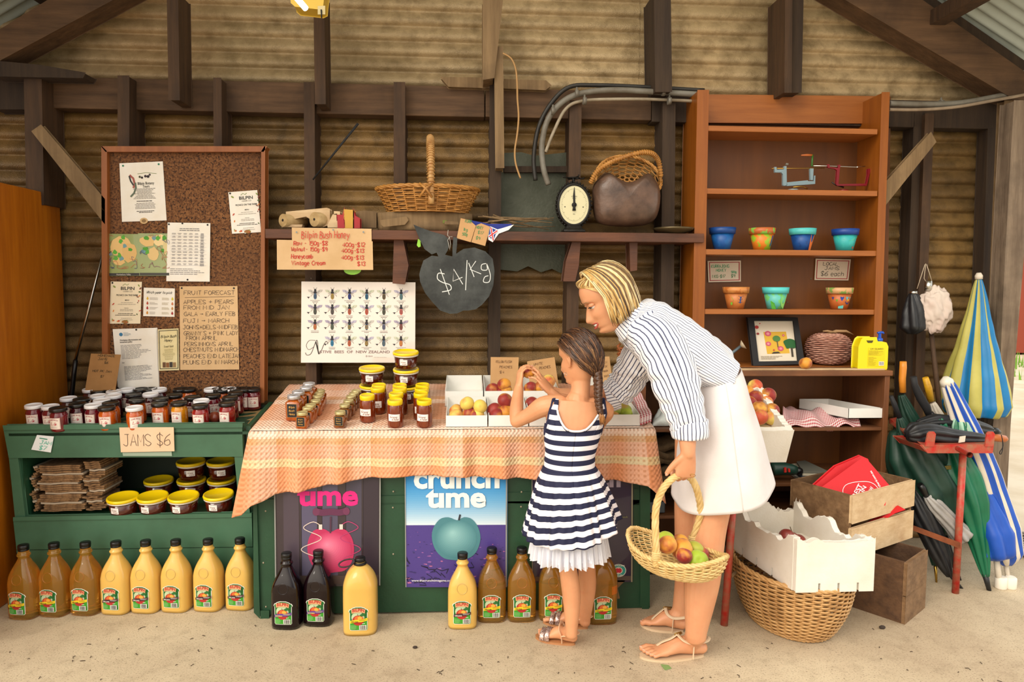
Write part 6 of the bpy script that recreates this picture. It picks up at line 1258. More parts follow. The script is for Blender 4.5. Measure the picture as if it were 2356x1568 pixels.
# drill and papers
t = thing('power_drill', 'green cordless drill lying on the lower cabinet shelf', 'drill', P(1800, 1090, YL+.03)); q = lambda a, b, dy=.04: P(1660+a/2.8, 960+b/2.8, YL+dy)
MB().tube([q(320, 335), q(335, 330), q(400, 330), q(450, 335), q(480, 340)], [.030, .034, .032, .028, .022], 16).build('motor_housing', mat('dark_green_plastic', '1f3f34', .4), t)
MB().tube([q(480, 342), q(515, 348)], [.021, .016], 14).build('chuck', M_BLK, t); MB().prism([q(405, 325, .0), q(418, 322, .0), q(420, 352, .0), q(406, 355, .0)], (0, .01, 0)).build('red_switch', cm('c8281c'), t); MB().prism([q(430, 330, .0), q(442, 330, .0), q(444, 352, .0), q(432, 352, .0)], (0, .01, 0)).build('red_switch', cm('c8281c'), t)
for i in range(4): a = q(500+8*i, 358-7*i, .05); b = q(700-6*i, 358-5*i, .05); tag(MB().prism([(a.x, YL+.02+.01*i, z2+.003+.012*i), (b.x, YL+.03, z2+.003+.012*i), (b.x-.01, YL+.26, z2+.003+.012*i), (a.x+.02*i, YL+.24, z2+.003+.012*i)], (0, 0, .010)).build('notebook', [cm('b8b4a8'), cm('3a4a5a'), cm('c8bfa8'), cm('6a6a60')][i]), ['pale pad lowest in the paper pile behind the red bag', 'dark blue pad second in the paper pile', 'cream pad third in the paper pile', 'grey pad on top of the paper pile'][i], 'notebook', 'pads behind the red bag')
t = thing('dried_wreath', 'small brown dried twist hanging behind the woman\'s arm', 'wreath', P(1432, 815, 3.5)); mb = MB(); r = random.Random(3)
for i in range(5): mb.tube([P(1430+9*cos(k_*1.1+i), 795+k_*6+5*sin(k_+i*2), 3.44+.01*sin(k_*2+i)) for k_ in range(7)], .006, 6)
mb.build('twisted_strands', mat('dried_peel', '8a4a1c', .7), t)
# ================================================================ red stands
t = thing('red_trestle', 'chipped red steel trestle carrying the foam box of peaches', 'stand', PZ(1665, 1437))
f0 = PZ(1666, 1437); f1 = P(1692, 1100, 2.80); f1.z = .66; MB().tube([f0, f1], .0155, 12).build('leg', M_RUSTF, t)
b0 = P(1752, 1160, 3.17); b0.z = 0; b1 = P(1766, 1040, 3.17); b1.z = .66; MB().tube([b0, b1], .0165, 12).build('leg', M_RUST, t)
MB().tube([P(1682, 1325, 2.77), P(1742, 1268, 3.16)], .007, 6).build('brace', M_TIML, t)
zt2 = .70; MB().box((f1.x-.02, 2.79, .66), (1.17, 3.20, .685)).build('top_plate', M_RUST, t, bevel=.002); MB().box((f1.x-.01, 3.15, .60), (b1.x+.0, 3.18, .66)).build('cross_rail', M_RUST, t)
t = thing('umbrella_rack', 'red steel rack with upright tabs holding umbrellas at the right', 'stand', PZ(2198, 1363))
p0 = PZ(2198, 1363); MB().tube([p0, Vector((p0.x, p0.y, .665))], .0155, 14).build('post', M_RUSTF, t)
r0, r1, r2 = P(2124, 1030, 2.95), P(2290, 1028, 2.95), P(2046, 962, 3.32)
MB().prism([P(x, y, 2.955) for x, y in ((2118, 1024), (2286, 1022), (2283, 1041), (2134, 1041))], (0, .20, 0)).build('front_rail', M_RUSTF, t, bevel=.002)
MB().prism([P(2046, 962, 3.3), P(2100, 1006, 3.03), P(2120, 1024, 2.955), P(2134, 1041, 2.955), P(2046, 972, 3.3)], (.09, .05, 0)).build('side_arm', M_RUSTF, t, bevel=.002)
for x in ((2129, 2135, 2153, 2149), (2267, 2271, 2289, 2286)): MB().prism([P(*q, 2.95) for q in ((x[0], 1026), (x[1], 997), (x[1]+4, 993), (x[2]-4, 993), (x[2], 998), (x[3], 1026))], (0, .006, 0)).build('upright_tab', M_RUSTF, t, bevel=.001)
a, b = P(2204, 1031, 2.93), P(2231, 1046, 2.78); mb = MB(); mb.tube([a, b], .0125, 14, caps=False); mb.tube([a, b], .0095, 14, caps=False); mb.build('pipe_stub', M_RUSTF, t)
MB().prism([P(2096, 1206, 3.08), P(2210, 1248, 2.97), P(2210, 1262, 2.97), P(2096, 1218, 3.08)], (0, .006, 0)).build('strap_bar', mat('rusty_flat_bar', '8a4a26', .7, .1, '6a3418', 20), t)
# ================================================================ foam boxes
def jag(seed, n, amp):
    r = random.Random(seed); q = [0.]
    for i in range(n): q.append(max(-amp, min(0, q[-1]+r.choice((-1, 1))*r.uniform(0, amp*.6))))
    return q
def foambox(name, lb, A_, U, V, Wd, hh, th, seed, grp=None, notch=True, amp=.03):
    t = thing(name, lb, 'box', A_, grp); A_ = Vector(A_); U, V, Wd = (Vector(x).normalized() for x in (U, V, Wd)); lu, lv = hh[0], hh[1]; h = hh[2]
    def wall(o, d, L, nrm, sd, nm, am):
        n = 26; j = jag(sd, n, am); j[0] = j[-1] = 0; top = [o+d*(L*i/n)+Wd*(h+j[i]) for i in range(n, -1, -1)]
        bot = [o, ]
        if notch:
            for k_ in (.3, .55, .8): bot += [o+d*(L*k_-.006), o+d*(L*k_-.006)+Wd*.035, o+d*(L*k_+.006)+Wd*.035, o+d*(L*k_+.006)]
        bot.append(o+d*L); MB().prism(bot+top, nrm*th).build(nm, M_FOAM, t, bevel=.002)
    wall(A_, U, lu, V, seed, 'front_wall', amp*.35); wall(A_+V*(lv-th), U, lu, V, seed+1, 'back_wall', amp)
    wall(A_+V*th, V, lv-2*th, U, seed+2, 'side_wall', amp); wall(A_+V*th+U*(lu-th), V, lv-2*th, U, seed+3, 'side_wall', amp)
    MB().prism([A_+U*th+V*th, A_+U*(lu-th)+V*th, A_+U*(lu-th)+V*(lv-th), A_+U*th+V*(lv-th)], Wd*th).build('bottom', M_FOAM, t); return t
fA = PZ(1831, 1362, .252); foambox('foam_box', 'broken white foam box lying on the big wicker laundry basket', fA, (1, .0, 0), (-.16, 1, 0), (0, 0, 1), (.305, .49, .205), .024, 5, None, amp=.045)
for i, (u, v, w) in enumerate(((1810, 1233, 'left'), (1822, 1240, 'right'), (1837, 1245, 'front'))):
    p = P(u, v, 2.80+.02*i); p.z = min(p.z, .40); t = thing('plum', 'dark red plum in the broken foam box, %s one' % w, 'plum', p, 'plums in the foam box'); MB().ell(p, .033, fn=f_peach, seg=20, rings=12).build('flesh', mat('plum_skin', '7c2c28', .4, 0, '9a4238', 20, coat=.2), t)
    if i == 1: MB().tube([p+Vector((0, 0, .03)), p+Vector((-.01, 0, .055))], .0018, 5).build('stalk', cm('5a4a2a'), t)
mb = MB(); p = Vector((1.36, 2.72, .276)); q = 0
tag(MB().box((1.285, 2.56, .277), (1.49, 2.90, .335)).build('fruit_crumple', M_FOAM), 'white foam filler under the plums', 'packing')
# foam box with peaches
sl_ = math.atan(.42); W3 = Vector((0, -sin(sl_), cos(sl_))); V3 = Vector((0, cos(sl_), sin(sl_))); fp0 = P(1808, 1062, 2.88); wl = .27
o3 = Vector((fp0.x-wl, 2.88, fp0.z)); foambox('peach_box', 'white foam box of peaches tilted on the red trestle behind the woman', o3, (1, 0, 0), V3, W3, (wl, .37, .165), .028, 31, None, notch=False, amp=.014)
MB().box((0, 0, 0), (0, 0, 0))
cB = lambda a, b: (1440+a/4.9, 860+b/4.9)
def pl3(px, py, dz): o = o3+W3*dz; d = ray(px, py); t_ = (o-CAM).dot(W3)/d.dot(W3); return CAM+d*t_
tag(MB().prism([o3+Vector((.03, 0, 0))+V3*.03+W3*.03, o3+Vector((wl-.03, 0, 0))+V3*.03+W3*.03, o3+Vector((wl-.03, 0, 0))+V3*.30+W3*.03, o3+Vector((.03, 0, 0))+V3*.30+W3*.03], W3*.06).build('paper_packing', cm('d8c9a8')), 'pale packing under the peaches in the foam box', 'packing')
for (a, b), dz, k, lb in [((1457, 142), .15, 'l', 'topmost, yellow and pink'), ((1605, 238), .145, 'p', 'large orange one at the right'), ((1360, 210), .14, 'p', 'red one at the upper left edge of the skirt'), ((1462, 268), .15, 'p', 'dark red creased one in the middle'), ((1400, 328), .135, 'p', 'left middle beside the skirt'), ((1505, 392), .145, 'p', 'big one in the lower middle'), ((1642, 412), .13, 'p', 'dark one at the right wall'), ((1512, 487), .13, 'l', 'pale green yellow one at the front'), ((1642, 500), .12, 'l', 'small one at the front right corner'), ((1572, 318), .125, 'l', 'half hidden one in the middle gap'), ((1340, 420), .12, 'p', 'behind the skirt at the front left')]:
    p = pl3(*cB(a, b), dz); fruit(p, k, 'peach in the tilted foam box, '+lb, 'peaches in the tilted foam box', 1.0 if 'small' in lb else 1.1)
# ================================================================ laundry basket
t = thing('laundry_basket', 'large oval honey wicker laundry basket on the floor under the foam box', 'basket', (1.375, 2.80, 0))
lfn = lambda a, tt: (lambda th, s: (Vector((1.375+(.225*s)*cos(th), 2.80+(.30*s)*sin(th), .008+.242*tt)), Vector((cos(th)/.225, sin(th)/.30, 0)).normalized()))(2*pi*a, .70+.30*sin(min(1, tt*1.05)*pi/2)**.8)
mb = MB(); weave(mb, lfn, 27, 44, .0042, .0050); mb.build('woven_side', M_WB, t); mb = MB(); stakes(mb, lfn, 44, .0035); mb.build('stakes', M_WB, t)['kind'] = 'stuff'
mb = MB(); twist([lfn(i/70, 1.0)[0] for i in range(71)], .010, 3, 18, mb); mb.build('rim', M_WB, t)
mb = MB(); twist([lfn(i/70, .01)[0] for i in range(71)], .008, 3, 18, mb); mb.build('foot_braid', M_WB, t)
mb = MB(); mb.grid(1, 1, lambda a, b: (0, 0, 0)); mb = MB().prism([lfn(i/40, .03)[0] for i in range(40)], (0, 0, .004)); mb.build('base_weave', M_WB, t)
# ================================================================ crates
def crate(name, lb, C, u, v, lu, lv, z0, z1, m, boards, mr=None, th=.014):
    t = thing(name, lb, 'crate', (C[0], C[1], z0), 'wooden crates'); C = Vector((C[0], C[1], 0)); u, v = Vector((*u, 0)).normalized(), Vector((*v, 0)).normalized()
    for o, d, L, n_, nm, bs in ((C, u, lu, v, 'front_board', boards), (C+v*(lv-th), u, lu, v, 'back_board', boards), (C+v*th, v, lv-2*th, u, 'end_board', ((0, 1),)), (C+v*th+u*(lu-th), v, lv-2*th, u, 'end_board', ((0, 1),))):
        for (a, b) in bs: za, zb_ = z0+(z1-z0)*a, z0+(z1-z0)*b; MB().prism([o+Vector((0, 0, za)), o+d*L+Vector((0, 0, za)), o+d*L+Vector((0, 0, zb_)), o+Vector((0, 0, zb_))], n_*th).build(nm, (mr or m) if nm[0] == 'f' else m, t, bevel=.002)
    MB().prism([C+Vector((0, 0, z0+.012))+u*th+v*th, C+Vector((0, 0, z0+.012))+u*(lu-th)+v*th, C+Vector((0, 0, z0+.012))+u*(lu-th)+v*(lv-th), C+Vector((0, 0, z0+.012))+u*th+v*(lv-th)], (0, 0, .01)).build('bottom_board', m, t); return t
crate('wooden_crate', 'dark wooden crate standing on the floor, lower of two', (1.838, 2.716), (.79, .61), (-.61, .79), .235, .40, .0, .263, M_CRATD, ((0, .45), (.46, 1)), M_CRATE)
C1 = PZ(1963, 1142, .535); crate('wooden_crate', 'pale slatted wooden crate with a red bag, upper of two', (C1.x, C1.y), (.878, .478), (-.478, .878), .486, .30, .268, .535, M_CRATE, ((0, .47), (.56, 1)), M_RAW)
# red bag
t = thing('red_bag', 'red shopping bag with white print stuffed in the upper crate', 'bag', P(1960, 1140, 2.95)); M_RED = mat('red_fabric_bag', 'd4121e', .5, 0, 'c00e1a', 5, bump=.1, bs=90)
kq = lambda a, b: (1660+a/2.8, 960+b/2.8)
def bagp(a, b, dy=0.): x, y = kq(a, b); return P(x, y, 2.90+.14*(520-b)/260*.6+dy)
MB().prism([bagp(*q) for q in ((655, 448), (912, 262), (950, 290), (1078, 440), (1050, 560), (700, 560))], (0.01, .02, -.01)).build('front_panel', M_RED, t, bevel=.004); MB().prism([bagp(*q, .05) for q in ((605, 440), (740, 320), (900, 252), (940, 270), (1000, 420), (900, 560), (620, 500))], (0.0, .02, 0)).build('back_panel', M_RED, t, bevel=.004)
A = Art(lambda u, v, l: bagp(u, v, -.0015-l), []); A.up(); wh = cm('f2eeee')
A.line(crom([(785, 492), (782, 465), (800, 435), (845, 418), (900, 412), (950, 414), (985, 430), (1010, 455), (1030, 458)], 3), 3.5, wh)
for s_, u, v, h_, w_, rt in (('REST', 868, 520, 34, 92, -1.08), ('IN', 915, 485, 26, 42, -1.1), ('OW', 965, 490, 26, 42, -1.15), ('rchard.com.au', 1030, 452, 14, 128, -2.22+pi*0)): A.text(s_, u, v, h_, wh, w_, .02, rot=rt if s_[0] != 'r' else -2.1)
A.build('print', t)
MB().prism([P(x, y, C1.y+.14) for x, y in ((1990, 1210), (2072, 1165), (2084, 1172), (2060, 1180), (1985, 1225))], (0, .02, 0)).build('lower_fold', M_RED, t)
# ================================================================ umbrellas
def folded(a, b, prof, m, n=8, amp=.18, tw=1.2, seg=48, mids=None, nseg=26):
    mb = MB(); a, b = Vector(a), Vector(b); path = crom([tuple(a)]+[tuple(Vector(q)) for q in (mids or [])]+[tuple(b)], 10); N_ = len(path); vs = []
    for i, p in enumerate(path):
        p = Vector(p); t_ = i/(N_-1); d = (Vector(path[min(i+1, N_-1)])-Vector(path[max(i-1, 0)])).normalized(); u = Vector((0, -1, 0)); u = (u-d*u.dot(d)).normalized(); w = d.cross(u); r_ = interp(prof, t_)
        for k in range(seg):
            th = 2*pi*k/seg; rr = r_*(1+amp*abs(cos(n*th/2+tw*t_*2))-amp*.5+.05*noise.noise(Vector((th*2, t_*9, a.x*5)))); vs.append(p+u*cos(th)*rr+w*sin(th)*rr)
    mb.add(vs, [(i*seg+k, i*seg+(k+1) % seg, (i+1)*seg+(k+1) % seg, (i+1)*seg+k) for i in range(N_-1) for k in range(seg)]+[tuple(range(seg-1, -1, -1)), tuple(range((N_-1)*seg, N_*seg))], 0, True)
    mb.m = [ (m[1](k % seg, seg) if callable(m[1]) else 0) if isinstance(m, tuple) and k < (N_-1)*seg else 0 for k in range(len(mb.f))]
    return mb
def umb(lb, Y, a, b, prof, m, handle=None, tip=None, mids=None, n=8, amp=.2, name='umbrella', tw=1.2, Yb=None, hang=None):
    Yb = Yb or Y; pa, pb_ = P(*a, Y), P(*b, Yb); mm = [P(x, y, Y+(Yb-Y)*(i+1)/(len(mids)+1)) for i, (x, y) in enumerate(mids)] if mids else None
    t = thing(name, lb, 'umbrella', pb_, 'umbrellas at the right end'); mb = folded(pa, pb_, prof, m, n, amp, tw, mids=mm); mb.build('canopy', list(m[0]) if isinstance(m, tuple) else m, t)
    if handle: q, rr, hm = handle; MB().tube([P(x, y, Y+dy) for x, y, dy in q], rr, 14).build('handle', hm, t)
    if tip: q, rr, hm = tip; MB().tube([P(x, y, Yb) for x, y in q], rr, 12).build('tip', hm, t)
    return t
UB = mat('black_umbrella_cloth', '141518', .45, 0, '1e2024', 20); UG = mat('green_umbrella_cloth', '0f6a4a', .4, 0, '0b5a3c', 6); UDG = mat('dark_green_umbrella_cloth', '123a2c', .5, 0, '0d2c22', 9); UBL = mat('royal_blue_cloth', '1550b5', .45, 0, '1046a5', 5); UGY = mat('grey_umbrella_cloth', 'a5a3a0', .5, 0, '8a8886', 14); UW = mat('ivory_cloth', 'd8cfc0', .6, 0, 'c4b8a5', 8)
UY = mat('pale_yellow_cloth', 'b5ae5a', .6, 0, 'a39c48', 6); UC = mat('cyan_blue_cloth', '0f7ab5', .5, 0, '0b6aa5', 6)
def seg8(k, n): return (k*16//n) % 2
kz = lambda a, b: (2020+a/5.6, 820+b/5.6)
umb('blue and yellow striped beach umbrella standing furled by the corner posts', 3.34, (2252, 640), (2238, 952), [(0, .010), (.15, .032), (.4, .066), (.7, .115), (.9, .142), (1, .12)], ([UC, UY], seg8), ([(2252, 642, 0), (2252, 634, 0), (2252, 627, 0)], [.017, .018, .010], UW), None, [(2250, 720), (2246, 800), (2242, 880)], 8, .35, 'beach_umbrella', .3)
t = [o for o in COL.objects if o.get('label', '').startswith('blue and yellow striped')][0]; MB().tube([P(2238, 940, 3.34), P(2242, 1100, 3.3)], .011, 10).build('pole', UW, t)
umb('blue and white furled beach umbrella with a domed white cap', 3.12, (2176, 872), (2316, 1296), [(0, .018), (.06, .03), (.3, .052), (.6, .062), (.8, .078), (.93, .07), (1, .03)], ([UBL, UW], seg8), ([(2180, 885, 0), (2177, 874, 0), (2175, 866, 0)], [.032, .028, .010], mat('ivory_plastic_cap', 'd8d2c4', .3)), ([(2312, 1285), (2322, 1345)], .010, UW), [(2212, 960), (2258, 1070), (2292, 1190)], 8, .25, 'beach_umbrella', .3, Yb=3.06)
umb('royal blue furled umbrella with white piping on two white poles', 3.10, (2228, 1035), (2290, 1288), [(0, .02), (.3, .045), (.7, .085), (.92, .075), (1, .02)], UBL, None, ([(2292, 1280), (2300, 1345)], .013, UW), [(2255, 1130), (2278, 1215)], 6, .3, Yb=3.04)
for x, w in ((2302, 'left'), (2324, 'right')): p = PZ(x, 1352); tag(MB().lathe([(.024, 0), (.026, .004), (.026, .05), (.02, .056)], 20, M=Matrix.Translation(p)).build('pole_foot', mat('white_plastic_foot', 'e6ded0', .5)), 'white plastic foot of the beach umbrella poles, %s' % w, 'pole foot', 'white pole feet')
umb('bright green golf umbrella with its black tip on the floor', 3.16, (2178, 985), (2268, 1325), [(0, .02), (.12, .05), (.35, .082), (.6, .075), (.85, .035), (1, .014)], UG, None, ([(2266, 1318), (2277, 1362)], [.014, .009], UB), [(2212, 1080), (2240, 1180)], 8, .3, Yb=3.02)
umb('dark green umbrella with a faded yellow emblem behind the rack post', 3.22, (2075, 985), (2170, 1225), [(0, .05), (.25, .115), (.6, .13), (.85, .09), (1, .04)], UDG, None, ([(2166, 1215), (2210, 1340)], [.02, .008], UB), [(2108, 1060), (2142, 1140)], 8, .3, Yb=3.14)
A = Art(lambda u, v, l: P(2020+u/5.6, 820+v/5.6, 3.085-l), []); A.poly([(745, 1420), (940, 1400), (945, 1450), (760, 1460)], '7a6a2a').poly([(730, 1480), (900, 1470), (880, 1600), (715, 1590)], '6f6028'); tag(A.mb.build('emblem_patch', A.mats, solid=.002), 'faded yellow emblem on the dark green umbrella', 'patch')
umb('dark green umbrella with an orange ribbed wooden handle', 3.24, (2074, 908), (2105, 992), [(0, .014), (.5, .032), (1, .045)], UDG, ([(2078, 831, 0), (2078, 845, 0), (2076, 870, 0), (2077, 902, 0)], [.015, .0165, .016, .015], mat('orange_wood_handle', 'cf8226', .4)), None, [(2088, 950)], 8, .35)
umb('black umbrella with a thick black foam handle', 3.20, (2140, 948), (2160, 1010), [(0, .012), (.5, .03), (1, .04)], UB, ([(2101, 866, 0), (2104, 885, 0), (2118, 915, 0), (2132, 938, 0), (2140, 962, 0)], [.016, .016, .020, .019, .012], M_BLKM), None, None, 8, .3)
umb('umbrella with a yellow taped handle', 3.26, (2146, 926), (2176, 1000), [(0, .012), (.5, .026), (1, .03)], UW, ([(2129, 868, 0), (2136, 892, 0), (2142, 922, 0)], [.014, .017, .015], mat('yellow_tape', 'd9a520', .5, 0, 'b5861a', 40)), None, None, 8, .3)
umb('umbrella with a thin ribbed black handle beside the cabinet', 3.18, (2070, 960), (2084, 1012), [(0, .012), (.5, .025), (1, .03)], UDG, ([(2050, 910, 0), (2058, 930, 0), (2070, 962, 0)], [.009, .012, .011], M_BLKM), None, None, 8, .3)
umb('small bright green furled umbrella top left behind the black one', 3.12, (2160, 955), (2166, 1000), [(0, .004), (.4, .03), (1, .035)], UG, None, None, None, 8, .4)
umb('green and pale furled umbrella top beside the domed cap', 3.10, (2208, 948), (2212, 1000), [(0, .004), (.4, .042), (1, .06)], ([UG, mat('pale_green_cloth', '9cc4ac', .5)], seg8), None, None, None, 8, .3)
umb('grey compact umbrella hanging head down behind the rack post', 3.06, (2133, 1140), (2222, 1240), [(0, .016), (.3, .032), (.7, .036), (.9, .045), (1, .02)], UGY, ([(2116, 1114, 0), (2122, 1122, 0), (2138, 1150, 0)], [.014, .016, .011], M_BLK), None, [(2168, 1180)], 8, .3, Yb=3.05)
umb('long black furled umbrella leaning behind the crates', 3.14, (2098, 1125), (2185, 1325), [(0, .03), (.3, .055), (.7, .04), (1, .012)], UB, None, ([(2180, 1315), (2222, 1364)], [.010, .006], UB), None, 8, .3, Yb=3.05)
umb('dark umbrella with a golden ferrule near the crates', 3.2, (2128, 1160), (2152, 1300), [(0, .03), (.6, .025), (1, .014)], UDG, None, ([(2152, 1298), (2155, 1346)], [.008, .004], M_BRASS), None, 8, .3, Yb=3.12)
umb('big black furled umbrella lying across the rack with a wooden handle', 3.03, (2086, 1000), (2270, 1010), [(0, .02), (.15, .045), (.5, .04), (.85, .026), (1, .018)], UB, ([(2276, 1006, .0), (2296, 1007, .0), (2312, 1009, .0), (2318, 1010, .0)], [.014, .018, .016, .006], mat('amber_wood_knob', 'a85a20', .35)), None, [(2130, 994), (2190, 1004)], 7, .35)
umb('second black furled umbrella lying behind on the rack with a round black knob', 3.13, (2110, 975), (2280, 990), [(0, .015), (.3, .038), (.7, .034), (1, .018)], UB, ([(2280, 990, 0), (2292, 992, 0), (2300, 995, 0)], [.016, .018, .01], M_BLK), None, [(2160, 972), (2230, 980)], 7, .35)
tag(MB().prism([P(x, y, 2.975) for x, y in ((2209, 1004), (2222, 1002), (2220, 1016), (2206, 1018))], (0, .004, 0)).build('strap_tab', UW), 'cream strap tab around the black umbrella on the rack', 'strap')
tag(MB().tube(crom([tuple(P(x, y, 2.95)) for x, y in ((2304, 1000), (2308, 1025), (2300, 1040), (2303, 1044), (2307, 1030), (2306, 1008))], 4), .002, 5).build('wrist_loop', M_BLKM), 'black wrist loop hanging from the wooden umbrella knob', 'loop')
# hanging ones
t = umb('black compact umbrella hanging from a nail on the stud', 3.42, (2101, 675), (2098, 768), [(0, .018), (.35, .038), (.6, .05), (.85, .055), (1, .02)], UB, ([(2102, 669, 0), (2102, 676, 0)], .019, M_CHR), None, [(2102, 710)], 6, .3, 'hanging_umbrella')
t = thing('hanging_umbrella', 'crumpled pinkish white umbrella hanging from the nail beside the black one', 'umbrella', P(2148, 760, 3.40), 'umbrellas at the right end')
def cr(a, b):
    th = 2*pi*a; ph = pi*b; q = Vector((sin(ph)*cos(th), sin(ph)*sin(th), cos(ph))); n_ = 1+.22*noise.noise(q*2.1)+.14*abs(sin(q.x*6+q.z*4+2*noise.noise(q*3)))-.10*abs(noise.noise(q*5)); c = P(2150, 712, 3.40); return c+Vector((q.x*.082*n_, q.y*.05*n_, q.z*.108*n_))
MB().grid(64, 48, cr).build('canopy', mat('pinkish_white_cloth', 'c9bcb0', .6, 0, 'c8b0a6', 7), t); MB().tube([P(2136, 646, 3.4), P(2136, 668, 3.4)], .018, 12).build('handle', M_CHR, t)
for i, (q, lb) in enumerate(((((2128, 608), (2110, 664)), 'left'), (((2130, 606), (2126, 640), (2132, 650)), 'middle'), (((2132, 608), (2145, 650)), 'right'))): tag(MB().tube([P(*k_, 3.40) for k_ in q], .0018, 5).build('cord_strand', cm('b8a890')), 'thin hanging cord of the two compact umbrellas, '+lb, 'cord', 'cords on the nail')
tag(MB().tube([P(2142, 762, 3.42), P(2150, 830, 3.38), P(2163, 950, 3.3)], [.011, .012, .013], 10).build('walking_stick', M_TIM), 'rough brown walking stick behind the hanging pink umbrella', 'stick')
tag(MB().tube(crom([tuple(P(x, y, 3.36)) for x, y in ((2346, 352), (2342, 375), (2352, 385), (2370, 384))], 4), .004, 6).build('rusty_wire', M_TIML), 'short rusty wire curling out of the thick corner post', 'wire')
# ================================================================ people
def m_skin(nm, a, b, rd):
    n = NT(nm); v = n.co(); k = n.mix(n.ramp(n.noise(v, 9, 4), [(.4, 0.), (.65, 1.)]), lin(a), lin(b)); k = n.mix(n.ramp(n.noise(v, 22, 3), [(.6, 0.), (.8, .35)]), k, lin(rd))
    n.set('Base Color', k); n.set('Roughness', .48); n.set('Subsurface Weight', .22); n.set('Subsurface Radius', (.018, .007, .004)); n.set('Subsurface Scale', 1.); n.bump(n.noise(v, 240, 2), .06, .002); return n.m
SK_W = m_skin('tanned_skin', 'd59a72', 'cf9068', 'c97a5c'); SK_G = m_skin('fair_skin', 'd69a70', 'cd8f66', 'c97a58')
def skin_mesh(mb, name, m, parent, voxel=.0032, smooth=3):
    me = mb.mesh(name, [m]); o = bpy.data.objects.new('tmp', me); COL.objects.link(o)
    md = o.modifiers.new('r', 'REMESH'); md.mode = 'VOXEL'; md.voxel_size = voxel; md.use_smooth_shade = True
    s_ = o.modifiers.new('s', 'SMOOTH'); s_.factor = .5; s_.iterations = smooth
    e = bpy.data.meshes.new_from_object(o.evaluated_get(bpy.context.evaluated_depsgraph_get())); bpy.data.objects.remove(o)
    e.materials.clear(); e.materials.append(m); off = ORG[parent.as_pointer()]; e.transform(Matrix.Translation(-off)); e.polygons.foreach_set('use_smooth', [True]*len(e.polygons)); e.name = name
    ob = bpy.data.objects.new(name, e); COL.objects.link(ob); ob.parent = parent; ORG[ob.as_pointer()] = off; return ob
def chain(mb, pts, rs, seg=16, up=None, n=5):
    q = crom([tuple(Vector(p))+((r if isinstance(r, tuple) else (r, r))) for p, r in zip(pts, rs)], n)
    mb.tube([x[:3] for x in q], [(x[3], x[4]) for x in q], seg, up=up)
    for x in (q[0], q[-1]): mb.ell(x[:3], min(x[3], x[4])*.98, seg=12, rings=8)
def frame(Fd, Nd): Fd = Vector(Fd).normalized(); Nd = Vector(Nd); Nd = (Nd-Fd*Nd.dot(Fd)).normalized(); return Fd, Nd, Fd.cross(Nd)
def hand(mb, wrist, Fd, Nd, side, curls, s=1., spread=(.14, .03, -.06, -.16), thumb=((.75, .15), (.35, .25), (.1, .4)), tl=1., nails=None):
    """palm with five fingers: Fd fingers, Nd the way the palm faces, side=+1/-1 where the thumb is; curls = 4 x (three joint bends)"""
    Fd, Nd, Sd = frame(Fd, Nd); Sd = Sd*side; w = Vector(wrist); pl = .088*s
    pal = [w-Fd*.01*s, w+Fd*pl*.35, w+Fd*pl*.75, w+Fd*pl]; mb_r = [(.020*s, .026*s), (.0165*s, .034*s), (.0145*s, .038*s), (.010*s, .036*s)]
    q = crom([tuple(p)+r for p, r in zip(pal, mb_r)], 4); mb.tube([x[:3] for x in q], [(x[3], x[4]) for x in q], 18, up=Nd)
    Ls = ((.041, .026, .021), (.045, .030, .022), (.042, .028, .022), (.033, .021, .019))
    for k in range(4):
        off = (.0275-.0185*k)*s; base = w+Fd*(pl*(.97-.02*abs(k-1)-.03*(k == 3)))+Sd*off; a = 0; sp = spread[k]; p = base-Fd*.022*s; pts = [p, base]; d0 = (Fd*cos(sp)+Sd*sin(sp)).normalized()
        for j in range(3):
            a += curls[k][j]; d = (d0*cos(a)+Nd*sin(a)).normalized(); p = pts[-1]+d*Ls[k][j]*s; pts.append(p)
        r0 = (.0088, .0090, .0086, .0075)[k]*s; mb.tube(crom([tuple(x) for x in pts], 3), [r0*(1.0-.22*i/(len(pts)*3-3)) for i in range(3*(len(pts)-1)+1)], 10); mb.ell(pts[-1], r0*.80, seg=10, rings=8)
        for jn in pts[1:-1]: mb.ell(jn, r0*1.07, seg=10, rings=8)
        if nails is not None: nails.append((pts[-1], (pts[-1]-pts[-2]).normalized(), (d0*-sin(a)*-1 if False else (Nd*-cos(a)+d0*sin(a))), r0))
    b = w+Fd*pl*.22+Sd*.022*s; pts = [w+Fd*.008*s+Sd*.008*s, b]; LT = (.036*tl, .031*tl, .025*tl)
    for j, (o_, n_) in enumerate(thumb): d = (Fd*cos(o_)+Sd*sin(o_)+Nd*n_).normalized(); pts.append(pts[-1]+d*LT[j]*s)
    rr = [.014*s, .0145*s, .0115*s, .0105*s, .0085*s]; mb.tube(crom([tuple(x)+(r,) for x, r in zip(pts, rr)], 3) and [x[:3] for x in crom([tuple(x) for x in pts], 3)], [x[0] for x in crom([(r,) for r in rr], 3)], 12); mb.ell(pts[-1], .0085*s, seg=10, rings=8)
    if nails is not None: nails.append((pts[-1], (pts[-1]-pts[-2]).normalized(), -Nd, .0095*s))
    return pts
def put_nails(nl, parent, m):
    for p, d, up, r in nl:
        up = (up-d*up.dot(d)).normalized(); c = p+up*r*.62+d*r*.15; sd = d.cross(up); mb = MB(); mb.ell((0, 0, 0), (r*.85, r*.62, r*.28), M=Matrix((d, sd, up)).transposed().to_4x4(), seg=10, rings=6); mb.T(Matrix.Translation(c)); mb.build('fingernail', m, parent)
